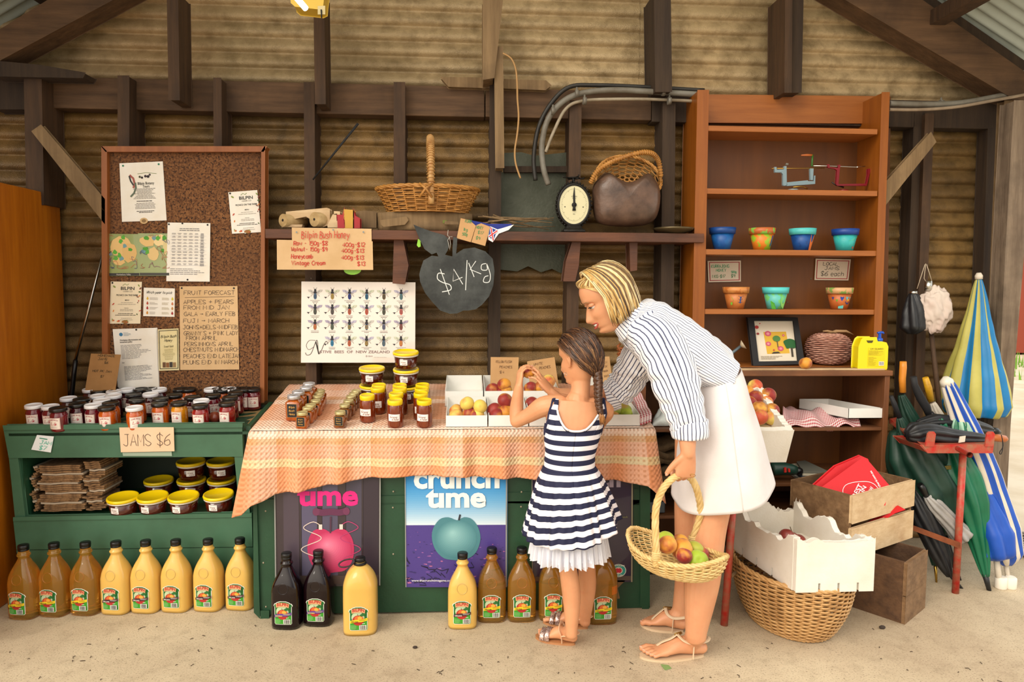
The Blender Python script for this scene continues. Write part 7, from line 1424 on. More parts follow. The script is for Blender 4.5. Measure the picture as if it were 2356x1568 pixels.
# head: stacked outlines; x = face, z = up
HP = [(-.118, .030, -.010, .018), (-.112, .058, -.030, .032), (-.100, .076, -.045, .040), (-.086, .074, -.055, .047), (-.078, .078, -.060, .051), (-.066, .080, -.066, .056), (-.050, .079, -.072, .061), (-.030, .082, -.080, .066), (-.010, .081, -.088, .070), (.010, .078, -.094, .072), (.028, .086, -.098, .074), (.050, .087, -.099, .076), (.075, .080, -.093, .073), (.095, .062, -.078, .062), (.110, .035, -.055, .043), (.119, .005, -.025, .018)]
def head(mb, M, s=1., child=False, nose=1.):
    prof = crom([tuple(p) for p in HP], 4); rows = []; seg = 72
    for (z, xf, xb, w) in prof:
        cx = (xf+xb)/2; rx = (xf-xb)/2; row = []
        for k in range(seg):
            a = 2*pi*k/seg; c_, s_ = cos(a), sin(a); e = 2.25; kk = 1/((abs(c_)**e+abs(s_)**e)**(1/e)); x = cx+rx*c_*kk; y = w*s_*kk*(1.0-.10*max(0, c_))
            if c_ > 0:
                g = lambda u, v, su, sv: exp(-((y-u)/su)**2-((z-v)/sv)**2)
                t_ = (z+.047)/.062                                    # ridge of the nose
                if -.3 < t_ < 1.3: x += nose*(.027*max(0, 1-max(0, t_))**.9*(1 if t_ > 0 else max(0, 1+t_/.25)))*exp(-(y/(.0105+.004*(1-t_)))**2)*1.0
                x += nose*.009*g(.011, -.040, .008, .010)+nose*.009*g(-.011, -.040, .008, .010)
                x -= .010*(g(.031, .010, .016, .012)+g(-.031, .010, .016, .012)); x += .004*(g(.03, .030, .02, .008)+g(-.03, .030, .02, .008))
                x += .006*(g(.04, -.030, .022, .02)+g(-.04, -.030, .022, .02))
                x += .0065*g(0, -.059, .021, .0055)+.0070*g(0, -.0745, .018, .0065)-.004*g(0, -.0665, .026, .0035)-.003*g(0, -.087, .02, .005)+.003*g(0, -.102, .014, .01)
            row.append(M @ Vector((x*s, y*s, z*s)))
        rows += row
    n = len(prof); mb.add(rows, [(j*seg+k, j*seg+(k+1) % seg, (j+1)*seg+(k+1) % seg, (j+1)*seg+k) for j in range(n-1) for k in range(seg)]+[tuple(range(seg-1, -1, -1)), tuple(range((n-1)*seg, n*seg))], 0, True)
    for sd in (-1, 1):                                               # ears
        mb.tube([M @ (Vector(q)*s) for q in crom([(-.004, sd*.071, -.030), (-.012, sd*.082, -.018), (-.020, sd*.088, .006), (-.012, sd*.086, .022), (.002, sd*.080, .016), (.002, sd*.075, -.006)], 3)], .0052*s, 8)
        mb.ell(M @ (Vector((-.006, sd*.077, -.002))*s), (.009*s, .008*s, .020*s), M=M, seg=10, rings=8); mb.ell(M @ (Vector((0, sd*.076, -.028))*s), .0065*s, seg=10, rings=8)
def uvgrid(name, nu, nv, fn, uvf, m, parent, solid=.003, label=None):
    mb = MB(); uv = []
    mb.grid(nu, nv, lambda a, b: (uv.append(uvf(a, b)), fn(a, b))[1]); mb.uv = uv; return mb.build(name, m, parent, solid=solid, label=label)
def stripes(nm, a, b, per, duty, axis=0, soft=False, rough=.75, ph=0.):
    n = NT(nm); uv = n.n('ShaderNodeTexCoord').outputs['UV']; sp = n.n('ShaderNodeSeparateXYZ', {0: uv}); f = n.math('FRACT', n.math('ADD', n.math('DIVIDE', sp.outputs[axis], per), ph))
    k = n.mix(n.math('LESS_THAN', f, duty), lin(a), lin(b)); n.set('Base Color', k); n.set('Roughness', rough); n.bump(n.noise(n.co('Object'), 420, 2), .12, .002); return n.m
# ---------------------------------------------------------------- the girl
gx = lambda px, py, Y: P(px, py, Y)
gp = thing('person', 'girl in a navy and white striped dress seen from behind, holding a peach', 'person', (gx(1325, 1480, 2.64).x, 2.64, 0))
B = MB(); nl = []
neck = gx(1336, 905, 2.655); hc = gx(1330, 826, 2.665)
Ff = Vector((-.70, .70, -.16)).normalized(); Ss = Vector((-.70, -.70, 0)).normalized(); Uu = Ff.cross(Ss); Uu = -Uu if Uu.z < 0 else Uu
HM = Matrix.Translation(hc) @ Matrix((Ff, Uu.cross(Ff), Uu)).transposed().to_4x4()
GS = .84; head(B, HM, GS, nose=.8)
chain(B, [hc+Vector((.012, -.004, -.04)), gx(1336, 890, 2.655), gx(1332, 918, 2.65), gx(1330, 945, 2.645)], [.040, .037, .042, .05], 20)
TZ = [(gx(1328, 922, 2.645), .104, .046), (gx(1326, 945, 2.64), .117, .056), (gx(1320, 975, 2.635), .108, .064), (gx(1316, 1010, 2.63), .098, .064), (gx(1311, 1050, 2.63), .088, .062), (gx(1310, 1075, 2.63), .092, .066), (gx(1314, 1120, 2.635), .112, .08), (gx(1325, 1170, 2.645), .115, .08)]
chain(B, [t_[0] for t_ in TZ], [(t_[2], t_[1]) for t_ in TZ], 28, up=(0, -1, 0))
# left arm raised, elbow down
sh, el, wr = gx(1250, 935, 2.65), gx(1189, 968, 2.70), gx(1194, 890, 2.80)
chain(B, [gx(1285, 930, 2.645), sh, (sh+el)/2+Vector((-.002, 0, -.004)), el], [.040, .040, .030, .027], 16)
chain(B, [el, el*.6+wr*.4+Vector((-.004, 0, 0)), wr], [.0275, .0275, .0185], 16)
pc = gx(1216, 856, 2.838)
hand(B, wr, (.10, .30, 1.0), (1, .35, -.1), 1, [(.5, .7, .4), (.55, .7, .4), (.6, .75, .4), (.65, .75, .4)], .72, thumb=((.5, .4), (.1, .9), (-.2, 1.0)), nails=nl)
# right arm goes round in front of her
sr, er, wq = gx(1392, 945, 2.65), gx(1372, 985, 2.80), gx(1268, 902, 2.80)
chain(B, [gx(1365, 935, 2.645), sr, (sr+er)/2, er], [.038, .036, .030, .026], 16)
chain(B, [er, (er+wq)/2, wq], [.026, .025, .0185], 16)
hand(B, wq, (-.62, .15, .78), (-.65, .55, -.5), -1, [(.05, .15, .1), (-.1, .35, .3), (.0, .4, .35), (.15, .5, .4)], .74, spread=(-.10, .18, .08, -.04), thumb=((.6, .3), (.3, .2), (.1, .2)), nails=nl)
# legs and feet
def leg_foot(mb, hip, knee, calf, ank, heel, toe, rr, s, shoe_h=.012):
    chain(mb, [hip, knee*.5+hip*.5, knee, calf, ank, ank+Vector((0, 0, -.02*s))], rr, 20, n=6)
    fd = (toe-heel); fd.z = 0; L = fd.length; fd.normalize(); sd = Vector((-fd.y, fd.x, 0)); up = Vector((0, 0, 1)); b = heel+up*shoe_h
    pts = [b+up*.022*s-fd*.0*s, b+fd*L*.15+up*.030*s, b+fd*L*.38+up*.036*s, b+fd*L*.60+up*.022*s, b+fd*L*.78+up*.014*s]
    q = crom([tuple(p)+r for p, r in zip(pts, [(.022*s, .024*s), (.030*s, .030*s), (.032*s, .032*s), (.020*s, .040*s), (.012*s, .040*s)])], 4); mb.tube([x[:3] for x in q], [(x[3], x[4]) for x in q], 18, up=(0, 0, 1))
    mb.ell(b+up*.022*s, (.024*s, .024*s, .022*s), seg=14, rings=10); chain(mb, [ank, b+fd*L*.18+up*.04*s, b+fd*L*.34+up*.034*s], [rr[-1]*.98, .032*s, .026*s], 14)
    return b, fd, sd, L
def toes(mb, b, fd, sd, L, s, side, nl):
    for k, (o, ln, r_) in enumerate(((.029, 1.0, .0125), (.010, .985, .0095), (-.006, .95, .0088), (-.021, .905, .0082), (-.034, .85, .0078))):
        o *= side*s; p0 = b+fd*L*(ln-.24)+sd*o*.85+Vector((0, 0, .013*s)); p1 = b+fd*L*(ln-.10)+sd*o+Vector((0, 0, .016*s)); p2 = b+fd*(L*ln-.006*s)+sd*o+Vector((0, 0, .0095*s))
        mb.tube([p0, p1, p2], [r_*s, r_*s, r_*s*.92], 10); mb.ell(p2, r_*s*.95, seg=10, rings=8); nl.append((p2, fd, Vector((0, 0, 1)), r_*s*.95))
legs = []
for nm, hip, knee, calf, ank, heel, toe, sd_ in (('near', gx(1300, 1170, 2.61), gx(1306, 1300, 2.60), gx(1315, 1370, 2.60), gx(1315, 1448, 2.59), PZ(1318, 1482), PZ(1236, 1466), -1), ('far', gx(1348, 1170, 2.66), gx(1350, 1290, 2.70), gx(1351, 1350, 2.73), gx(1346, 1420, 2.745), PZ(1348, 1443), PZ(1254, 1430), 1)):
    L_ = leg_foot(B, hip, knee, calf, ank, heel, toe, [.055, .050, .036, .036, .0235, .024], .78); legs.append(L_); toes(B, *L_, .74, sd_, nl)
skin_mesh(B, 'body', SK_G, gp, .0030)
put_nails(nl, gp, mat('child_nail', 'e0a890', .35))
# sandals of both people
def band(parent, nm, pts, wd, th, m, up=(0, 0, 1)):
    q = [Vector(x) for x in crom([tuple(p) for p in pts], 5)]; mb = MB(); mb.tube(q, [(th, wd)]*len(q), 10, up=up); return mb.build(nm, m, parent)
M_GLIT = NT('rose_gold_glitter'); v_ = M_GLIT.n('ShaderNodeTexVoronoi', {'Vector': M_GLIT.co(), 'Scale': 420}); M_GLIT.set('Base Color', M_GLIT.mix(M_GLIT.ramp(v_.outputs[1], [(.3, 0.), (.7, 1.)]), lin('8f6a60'), lin('eed8d0'))); M_GLIT.set('Metallic', .7); M_GLIT.set('Roughness', .25); M_GLIT = M_GLIT.m
M_NUDE = mat('beige_leather', 'e0b894', .5); M_SOLE = mat('tan_sole', 'b07a4e', .6); M_NUDW = mat('light_beige_strap', 'd8c0a0', .5); M_SOLW = mat('cream_sole', 'cdb494', .6)
def sole(b, fd, sd, L, w, m, parent, side):
    pts = []
    for i in range(28):
        a = 2*pi*i/28; x = .5+.53*cos(a); hw = w*(.70+.32*min(1, max(0, (x-.2)/.5))); pts.append(b+fd*L*(x*1.03-.02)+sd*(hw*sin(a)+side*.004)+Vector((0, 0, -.012)))
    return MB().prism(pts, (0, 0, .0105)).build('sole', m, parent, bevel=.002)
for (b, fd, sd, L), side, w in zip(legs, (-1, 1), ('left', 'right')):
    t = thing('sandal', 'child glitter sandal with a beige ankle strap, %s foot' % ('nearer' if w == 'left' else 'farther'), 'sandal', b-Vector((0, 0, .012)), 'glitter sandals of the girl'); U = Vector((0, 0, 1)); sole(b, fd, sd, L, .034, M_SOLE, t, side*.6)
    for x, h_, wd in ((.80, .034, .010), (.66, .041, .010)): band(t, 'glitter_band', [b+fd*L*x-sd*.036, b+fd*L*x-sd*.030+U*h_*.62, b+fd*L*(x-.01)+U*h_, b+fd*L*x+sd*.030+U*h_*.62, b+fd*L*x+sd*.036], wd, .0022, M_GLIT, U)
    band(t, 'ankle_strap', [b+fd*L*.24-sd*.030, b+fd*L*.26-sd*.031+U*.030, b+fd*L*.32-sd*.028+U*.052, b+fd*L*.34-sd*.012+U*.066, b+fd*L*.34+sd*.012+U*.066, b+fd*L*.32+sd*.028+U*.052, b+fd*L*.26+sd*.031+U*.030, b+fd*L*.24+sd*.030], .0065, .0018, M_NUDE, fd)
    band(t, 'heel_strap', [b+fd*L*.26-sd*.031+U*.030, b+fd*L*.06-sd*.026+U*.036, b-fd*.022+U*.038, b+fd*L*.06+sd*.026+U*.036, b+fd*L*.26+sd*.031+U*.030], .0065, .0018, M_NUDE, U)
    q = b+fd*L*.29-sd*.033+U*.040; MB().cbox(q, (.016, .003, .012)).build('buckle', M_CHR, t, bevel=.001)
# dress
M_STR = stripes('navy_white_stripe', 'eeeaf0', '15193c', .0372, .52, 1, ph=.1); M_STR2 = stripes('navy_white_skirt_stripe', 'eeeaf0', '15193c', .050, .50, 1, ph=.1); NV_ = mat('navy_binding', '181c40', .7); WH_ = mat('white_binding', 'e8e6ea', .7)
z0g = TZ[5][0].z; c5_ = TZ[5][0]; zt_g = gx(1320, 908, 2.63).z
def ringat(z):
    for (a, ra, rb), (c, rc, rd) in zip(TZ, TZ[1:]):
        if a.z >= z >= c.z: t_ = (a.z-z)/(a.z-c.z); return a.lerp(c, t_), ra+(rc-ra)*t_, rb+(rd-rb)*t_
    return (TZ[0] if z > TZ[0][0].z else TZ[-1])
def topz(th):                                                        # neckline: scoop at the back, straps, arm holes
    x = cos(th); bk = -sin(th) > 0; ax = abs(x)
    if bk:
        if ax < .70: return z0g+.155+.085*(ax/.70)**3.0
        if ax < .88: return z0g+.272
        return z0g+.25-.12*(max(0, ax-.88)/.12)**.6
    if ax < .66: return z0g+.20
    if ax < .86: return z0g+.262
    return z0g+.245-.115*((ax-.86)/.14)**.6
def bod(a, b):
    th = 2*pi*a-pi/2; zt = topz(th); z = z0g-.004+(zt-z0g+.004)*b; c, ra, rb = ringat(z); k = .0075+.002*noise.noise(Vector((a*12, z*30, 0))); e = 2.0
    return Vector((c.x+(ra+k)*cos(th), c.y+(rb+k)*sin(th)-(.006 if z > z0g+.16 else 0), z))
uvgrid('dress_bodice', 96, 40, bod, lambda a, b: (a, (topz(2*pi*a-pi/2)-z0g)*b+.002+.006*cos(2*pi*a)), M_STR, gp, .003)
edge_pts = [bod(i/192, 1.0)+Vector((0, -.002, 0)) for i in range(193)]
nb = [bod(a, 1.0)+Vector((0, -.003, .001)) for a in [(-.118+.236*i/40) % 1 for i in range(41)]]
MB().tube(nb, .0042, 8).build('neck_binding', WH_, gp); MB().tube([p+Vector((0, .001, -.005)) for p in nb], .0028, 8).build('neck_piping', NV_, gp)
for lo, hi in ((.150, .31), (.69, .85)): MB().tube([bod(lo+(hi-lo)*i/24, 1.0)+Vector((0, -.001, .0)) for i in range(25)], .0042, 8).build('armhole_binding', NV_, gp)
for sx in (-1, 1):                                                   # straps over the shoulders
    s0 = bod((.0+sx*.135) % 1, .99); st = [s0, s0+Vector((0, .006, .030)), Vector((s0.x-sx*.004, neck.y+.0, s0.z+.046)), Vector((s0.x-sx*.004, neck.y+.05, s0.z+.030)), Vector((s0.x, neck.y+.066, s0.z-.01))]
    band(gp, 'shoulder_strap', st, .014, .0022, M_STR, (1, 0, 0)) if False else None
def sk(a, b):
    th = 2*pi*a-pi/2; c0, ra, rb = ringat(z0g); f = b**.72; r_ = ra+.006+(.178-ra)*f; hz = gx(1318, 1258, 2.50).z; fold = (.011*sin(th*9+1)+.006*sin(th*17+.4)+.004*sin(th*29))*b
    cx = c0.x+.012*b+.006*b*sin(th*2); z = z0g+.004+(hz-z0g)*b+.012*b*cos(th-.3)+.004*b*sin(th*9+1)+ .035*b*max(0, cos(th))**2; return Vector((cx+(r_+fold)*cos(th), c0.y+.01*b+(rb+.006+(.165-rb)*f+fold)*sin(th), z))
uvgrid('dress_skirt', 220, 40, sk, lambda a, b: (a, b*.335+.018*b*sin(4*pi*a+1.2)), M_STR2, gp, .003)
MB().tube([Vector((ringat(z0g)[0].x+(ringat(z0g)[1]+.010)*cos(i/40*2*pi), ringat(z0g)[0].y+(ringat(z0g)[2]+.010)*sin(i/40*2*pi), z0g)) for i in range(40)], .004, 8, closed=True).build('waist_binding', NV_, gp)
M_TUL = mat('white_tulle', 'eef0fa', .8, alpha=.72)
for lay in range(3):
    def tu(a, b, lay=lay):
        th = 2*pi*a; c0 = ringat(z0g)[0]; zt1 = gx(1318, 1235, 2.55).z; zb1 = gx(1318, 1312, 2.50).z+.012*lay; r_ = .140-.006*lay+.006*b+(.009*sin(th*38+lay)+.006*sin(th*61+lay*2))*(.3+b); return Vector((c0.x+.006+r_*cos(th), c0.y+.012+r_*.95*sin(th), zt1+(zb1-zt1)*b+.006*sin(th*11+lay)*b+.010*max(0, cos(th))*b))
    MB().grid(420, 5, tu).build('tulle_layer', M_TUL, gp)
# hair, braid, earring
def mi_(mb, k0, k):
    for i in range(k0, len(mb.m)): mb.m[i] = k
def m_hair(nm, a, b, c, sc_=(60, 60, 4), root=None):
    n = NT(nm); v = n.co('Object', sc_); k = n.ramp(n.noise(v, 1.6, 5, .6), [(.32, a), (.5, b), (.68, c)]); n.set('Base Color', k); n.set('Roughness', .38); n.set('Specular IOR Level', .6); n.set('Anisotropic', .5); return n.m
HG = [m_hair('brown_hair', '3a2214', '4a2d1a', '5c3a22'), m_hair('dark_brown_hair', '24140c', '2e1a10', '3a2214'), m_hair('light_brown_hair', '6a4428', '7d5534', '8f6a40')]; HGT = m_hair('hair_tip', '6a4424', 'a5703c', 'c08a50')
hair = MB(); r = random.Random(12)
def hp(x, y, z): return HM @ (Vector((x, y, z))*GS)
def cap(mb, M, s, k, zc, fz, seg=48, rings=22, hairline=None):
    """skull cap of hair between the crown and the hair line"""
    def f(a, b):
        ph = 2*pi*a; lim = hairline(ph); th = b*lim; x = -.007+(.103+k)*sin(th)*cos(ph); y = (.083+k)*sin(th)*sin(ph); z = zc+(.117+k)*cos(th)**(1 if cos(th) < 0 else .9); return M @ (Vector((x, y, z))*s)
    mb.grid(seg, rings, f)
hl = lambda ph: interp([(0, .92), (50, 1.10), (80, 1.22), (100, 1.40), (118, 1.95), (140, 2.2), (180, 2.3)], abs((ph*180/pi+180) % 360-180))
cap(hair, HM, GS, .0065, .0075, 0, hairline=hl)
# which side is +y? braid leaves from the side turned to the right of the picture
bs = gx(1374, 868, 2.60)
for i in range(1100):
    ph = r.uniform(0, 2*pi); lim = hl(ph); e = r.uniform(.003, .009)
    pts = []
    a0 = lim*(r.uniform(.92, 1.0) if i % 3 == 0 else r.uniform(.05, 1)**.6)
    S0 = HM @ (Vector((-.006+(.1+e)*sin(a0)*cos(ph), (.079+e)*sin(a0)*sin(ph), .0075+(.113+e)*cos(a0)))*GS)
    # sweep over the skull towards the braid root
    c_ = HM @ Vector((-.004, 0, .004)); A0 = (S0-c_); B0 = (bs+Vector((r.uniform(-.012, .008), r.uniform(-.008, .012), r.uniform(-.01, .02)))-c_)
    for j in range(9):
        t_ = j/8; d = A0.normalized().slerp(B0.normalized(), t_) if A0.angle(B0) < 3 else A0.normalized(); R_ = HM.to_3x3().inverted() @ d; rad = 1/sqrt((R_.x/.111)**2+(R_.y/.0915)**2+(R_.z/.1255)**2)*GS+e+.002*sin(j+i); pts.append(c_+d*rad+Vector((0, 0, .004)))
    IH = HM.inverted(); bad = 0
    for q in pts[1:7]:
        q = IH @ q; ph_ = math.atan2(q.y/.083, (q.x+.007)/.103); th_ = math.acos(max(-1, min(1, (q.z/GS-.0075)/.125))); bad += th_ > hl(ph_)+.06
    if bad: continue
    k0 = len(hair.m); hair.tube(pts, [.0012]+[.0024]*7+[.0015], 5); mi_(hair, k0, r.choice((0, 0, 0, 1, 1, 2)))
hair.build('hair', HG, gp)
braid = MB(); bp = [gx(1374, 855, 2.595), gx(1377, 880, 2.585), gx(1377, 905, 2.575), gx(1378, 930, 2.57), gx(1382, 950, 2.565)]
bq = [Vector(x) for x in crom([tuple(p) for p in bp], 14)]; N_ = len(bq)
for s_ in range(3):
    q = []
    for i, p in enumerate(bq): a = i/N_*2*pi*3.6+s_*2*pi/3; w_ = .012*(1-.35*i/N_); q.append(p+Vector((w_*sin(a), -.008*cos(2*a)*(1-.3*i/N_), 0)))
    braid.tube(q, [.0095*(1-.4*i/N_) for i in range(N_)], 8)
braid.build('braid', HG[0], gp)
tail = MB()
for i in range(40): a = gx(1382, 948, 2.565)+Vector((r.uniform(-.005, .005), r.uniform(-.005, .005), 0)); e_ = gx(1388+r.uniform(-7, 6), 974+r.uniform(-8, 6), 2.56); tail.tube([a, (a+e_)/2+Vector((r.uniform(-.008, .008), -.003, 0)), e_], [.0022, .002, .0008], 5)
tail.build('braid_tail', HGT, gp)
ec = gx(1301, 859, 2.60); MB().tube([ec+Vector((.006*cos(i/16*2*pi), .004*cos(i/16*2*pi), .006*sin(i/16*2*pi)-.002)) for i in range(16)], .0009, 6, closed=True).build('earring', M_CHR, gp)
fruit(pc, 'p', 'dark red peach held up in the hands of the girl', 'held peach', .82, (.3, .2, .5))
# ---------------------------------------------------------------- the woman
wp = thing('person', 'woman in a striped shirt and white skirt bending forward with a fruit basket', 'person', (gx(1610, 1500, 2.6).x, 2.6, 0))
B = MB(); nl = []; hc = gx(1395, 690, 2.615); pit = radians(27)
Fw = Vector((-cos(pit), -.05, -sin(pit))).normalized(); Uw = Vector((-sin(pit), 0, cos(pit))); Uw = (Uw-Fw*Uw.dot(Fw)).normalized(); WM = Matrix.Translation(hc) @ Matrix((Fw, Uw.cross(Fw), Uw)).transposed().to_4x4()
WS = .99; head(B, WM, WS)
chain(B, [hc+Vector((.030, 0, -.035)), gx(1425, 722, 2.615), gx(1447, 738, 2.615), gx(1475, 752, 2.615)], [.052, .050, .053, .07], 20)
SP = [gx(1470, 748, 2.615), gx(1520, 785, 2.61), gx(1585, 830, 2.605), gx(1640, 880, 2.60), gx(1655, 960, 2.60), gx(1650, 1020, 2.60)]
chain(B, SP, [(.07, .125), (.085, .14), (.075, .125), (.085, .13), (.105, .15), (.10, .15)], 28, up=(0, 0, 1))
# near arm hanging, hand round the basket handle
S1, E1, W1 = gx(1510, 775, 2.46), gx(1578, 925, 2.40), gx(1583, 1042, 2.36)
chain(B, [gx(1495, 765, 2.55), S1, (S1+E1)/2, E1], [.055, .05, .043, .038], 16); chain(B, [E1, E1*.6+W1*.4, W1], [.038, .0365, .0255], 16)
hand(B, W1, (-.10, .05, -1), (-.05, 1, .0), -1, [(.95, 1.25, .9), (1.0, 1.25, .9), (1.05, 1.25, .9), (1.1, 1.3, .9)], .98, spread=(.02, .0, -.02, -.05), thumb=((.72, .10), (.50, .25), (.38, .3)), tl=.85, nails=nl)
# far arm reaching over the boxes, palm up
S2, E2, W2 = gx(1490, 800, 2.76), gx(1450, 895, 2.84), gx(1335, 905, 2.86)
chain(B, [gx(1490, 780, 2.70), S2, (S2+E2)/2, E2], [.055, .05, .043, .036], 16); chain(B, [E2, (E2+W2)/2, W2], [.038, .035, .0265], 16)
hand(B, W2, (-1, .05, .05), (.05, -.35, 1), -1, [(.1, .25, .2), (.12, .3, .2), (.15, .35, .25), (.2, .4, .3)], .95, spread=(-.12, -.03, .06, .16), nails=nl)
legs = []
for nm, hip, knee, calf, ank, heel, toe, rr, sd_ in (('near', gx(1648, 1010, 2.545), gx(1632, 1222, 2.50), gx(1615, 1335, 2.49), gx(1602, 1448, 2.475), PZ(1613, 1508), PZ(1478, 1512), [.092, .083, .061, .066, .041, .040], -1), ('far', gx(1600, 1010, 2.68), gx(1582, 1225, 2.70), gx(1583, 1320, 2.71), gx(1566, 1402, 2.72), PZ(1568, 1452), PZ(1478, 1436), [.08, .068, .052, .052, .034, .034], 1)):
    L_ = leg_foot(B, hip, knee, calf, ank, heel, toe, rr, 1.0, .012); legs.append(L_); toes(B, *L_, 1.0, sd_, nl)
skin_mesh(B, 'body', SK_W, wp, .0032)
put_nails(nl, wp, mat('adult_nail', 'dba58c', .3))
def wf_(x, y, z): return WM @ (Vector((x, y, z))*WS)
for sd in (-1, 1):                                                   # eyes, lids, brows
    e_ = MB().ell(wf_(.0648, sd*.031, .0080), .0122*WS, seg=20, rings=14).build('eye', mat('eye_white', 'e8e2dc', .15), wp); MB().ell(wf_(.0752, sd*.0325, .0070), (.0040, .0066, .0062), M=WM, seg=14, rings=10).build('iris', mat('blue_grey_iris', '2c3a44', .1), e_)
    lid = MB(); lid.ell(wf_(.0655, sd*.031, .0125), (.0145, .0165, .0092), M=WM, seg=20, rings=14); lid.build('eyelid', SK_W, wp)
    MB().tube([wf_(*q) for q in crom([(.0755, sd*.018, .0050), (.0820, sd*.028, .0062), (.0800, sd*.040, .0062), (.0720, sd*.048, .0040)], 5)], .0016, 6).build('eyelashes', cm('1c120e'), wp)
    MB().tube([wf_(*q) for q in crom([(.0900, sd*.014, .0240), (.0905, sd*.028, .0300), (.0850, sd*.042, .0310), (.0760, sd*.052, .0260)], 5)], [.0010]+[.0015]*14+[.0006], 6).build('eyebrow', cm('8a6844'), wp)
LIP = mat('pink_lips', 'b8584c', .35)
MB().tube([wf_(*q) for q in crom([(.0715, -.026, -.0585), (.0850, -.012, -.0570), (.0895, 0, -.0575), (.0850, .012, -.0570), (.0715, .026, -.0585)], 5)], [.0012]+[.0030]*19+[.0012], 8).build('upper_lip', LIP, wp)
MB().tube([wf_(*q) for q in crom([(.0715, -.026, -.0600), (.0820, -.013, -.0745), (.0870, 0, -.0775), (.0820, .013, -.0745), (.0715, .026, -.0600)], 5)], [.0012]+[.0036]*19+[.0012], 8).build('lower_lip', LIP, wp)
MB().tube([wf_(*q) for q in crom([(.0730, -.021, -.0625), (.0815, -.011, -.0660), (.0845, 0, -.0668), (.0815, .011, -.0660), (.0730, .021, -.0625)], 5)], [(.0045, .002)]*21, 8, up=Uw).build('teeth', mat('white_teeth', 'f2ece4', .25), wp)
# blonde bob
HB = [m_hair('dark_blonde_root', '6a4e2c', '7d6038', '8f7042'), m_hair('golden_blonde', 'b58c4c', 'c9a05c', 'd8b26c'), m_hair('pale_blonde', 'dcc084', 'e8d09a', 'f0dcae'), m_hair('brown_root', '45301c', '543c24', '64482c')]; hair = MB(); r = random.Random(44)
hlw = lambda ph: .84+.74*(1-cos(ph))**1.2 if cos(ph) > 0 else min(2.2, 1.62+.55*(-cos(ph))**.5)
cap(hair, WM, WS, .006, .006, 0, hairline=hlw); mi_(hair, 0, 1)
for i in range(900):
    sd = 1 if i % 2 else -1; ph = sd*(radians(84)+radians(96)*r.random()) if i % 9 else sd*radians(r.uniform(76, 86)); e = r.uniform(.006, .020); pts = []; end = r.uniform(-.085, -.062)-.012*abs(sin(ph*3)); sw = r.uniform(-.01, .01)
    px0 = .05-.09*(abs(ph)-radians(84))/radians(96)
    for j in range(13):
        t_ = j/12
        if t_ < .55:
            th = .12+t_/.55*1.42; x = px0*(1-t_/.55)*.8+(-.006)+(.1+e)*sin(th)*cos(ph); y = (.079+e)*sin(th)*sin(ph); z = .006+(.115+e)*cos(th)
            xe, ye, ze = x, y, z
        else:
            q = (t_-.55)/.45; x = xe*(1-.12*q*q)+sw*q+.006*q; y = ye*(1+.05*sin(q*pi)-.12*q*q); z = ze+(end-ze)*q
        pts.append(WM @ (Vector((x, y, z))*WS))
    k0 = len(hair.m); hair.tube(pts, [.002]+[.0030]*10+[.0022, .0006], 5); mi_(hair, k0, r.choice((0, 0, 1, 1, 2, 2, 3)))
for i in range(130):                                                  # hair swept back from the forehead
    sd = 1 if i % 2 else -1; y0 = sd*r.uniform(.0, .06); e = r.uniform(.009, .019); f0 = Vector((.072-10*y0*y0, y0, .092-abs(y0)*.5))
    pts = [WM @ (Vector(q)*WS) for q in crom([tuple(f0), (f0.x+.002, y0*1.12+sd*.003, f0.z+.012+e*.35), (.030, sd*(.045+abs(y0)*.45), .088+e), (.005, sd*(.078+e), .045), (.002, sd*(.088+e), .0), (.008+r.uniform(-.01, .01), sd*(.083+e*.6), -.045-r.uniform(0, .025))], 4)]
    k0 = len(hair.m); hair.tube(pts, [.0012]+[.0028]*(len(pts)-3)+[.0018, .0006], 5); mi_(hair, k0, r.choice((0, 1, 1, 2, 2)))
hair.build('hair', HB, wp)
# shirt
M_SH = stripes('blue_white_shirting', 'f0f1f6', '4a506e', .0125, .24, 0); M_SH2 = M_SH
DD = (SP[0]-SP[3]).normalized()
def spine(t_): q = crom([tuple(p) for p in [gx(1652, 862, 2.60)+Vector((0, 0, -.0)), gx(1600, 832, 2.603), gx(1535, 790, 2.607), gx(1478, 748, 2.612), gx(1450, 728, 2.615)]], 8); f = t_*(len(q)-1); i = min(int(f), len(q)-2); return Vector(q[i]).lerp(Vector(q[i+1]), f-i)
def rad(t_): return interp([(0, .084), (.25, .098), (.5, .105), (.72, .100), (.88, .082), (1, .058)], t_), interp([(0, .172), (.3, .172), (.6, .175), (.78, .165), (.9, .12), (1, .060)], t_)
def shirt(a, b):
    c = spine(b); d = (spine(min(1, b+.03))-spine(max(0, b-.03))).normalized(); n_ = Vector((0, -1, 0)).cross(d).normalized(); rn, ry = rad(b); th = 2*pi*a
    w_ = .014*noise.noise(Vector((a*9, b*4, 1)))+.010*abs(noise.noise(Vector((a*15+b*6, b*5-a*4, 9))))+.007*sin(a*40+b*9)*(1-b)*.6+.006*noise.noise(Vector((a*26, b*9, 5)))
    hemd = .035*(1-b)**6*sin(th)*0
    bl = .022*sin(pi*b)*max(0, -cos(th))                               # cloth hangs loose under the belly
    return c+n_*((rn+w_+bl)*cos(th))+Vector((0, -1, 0))*((ry+w_)*sin(th))-d*hemd
uvgrid('shirt_body', 150, 60, shirt, lambda a, b: (a*.92, b), M_SH, wp, .003)
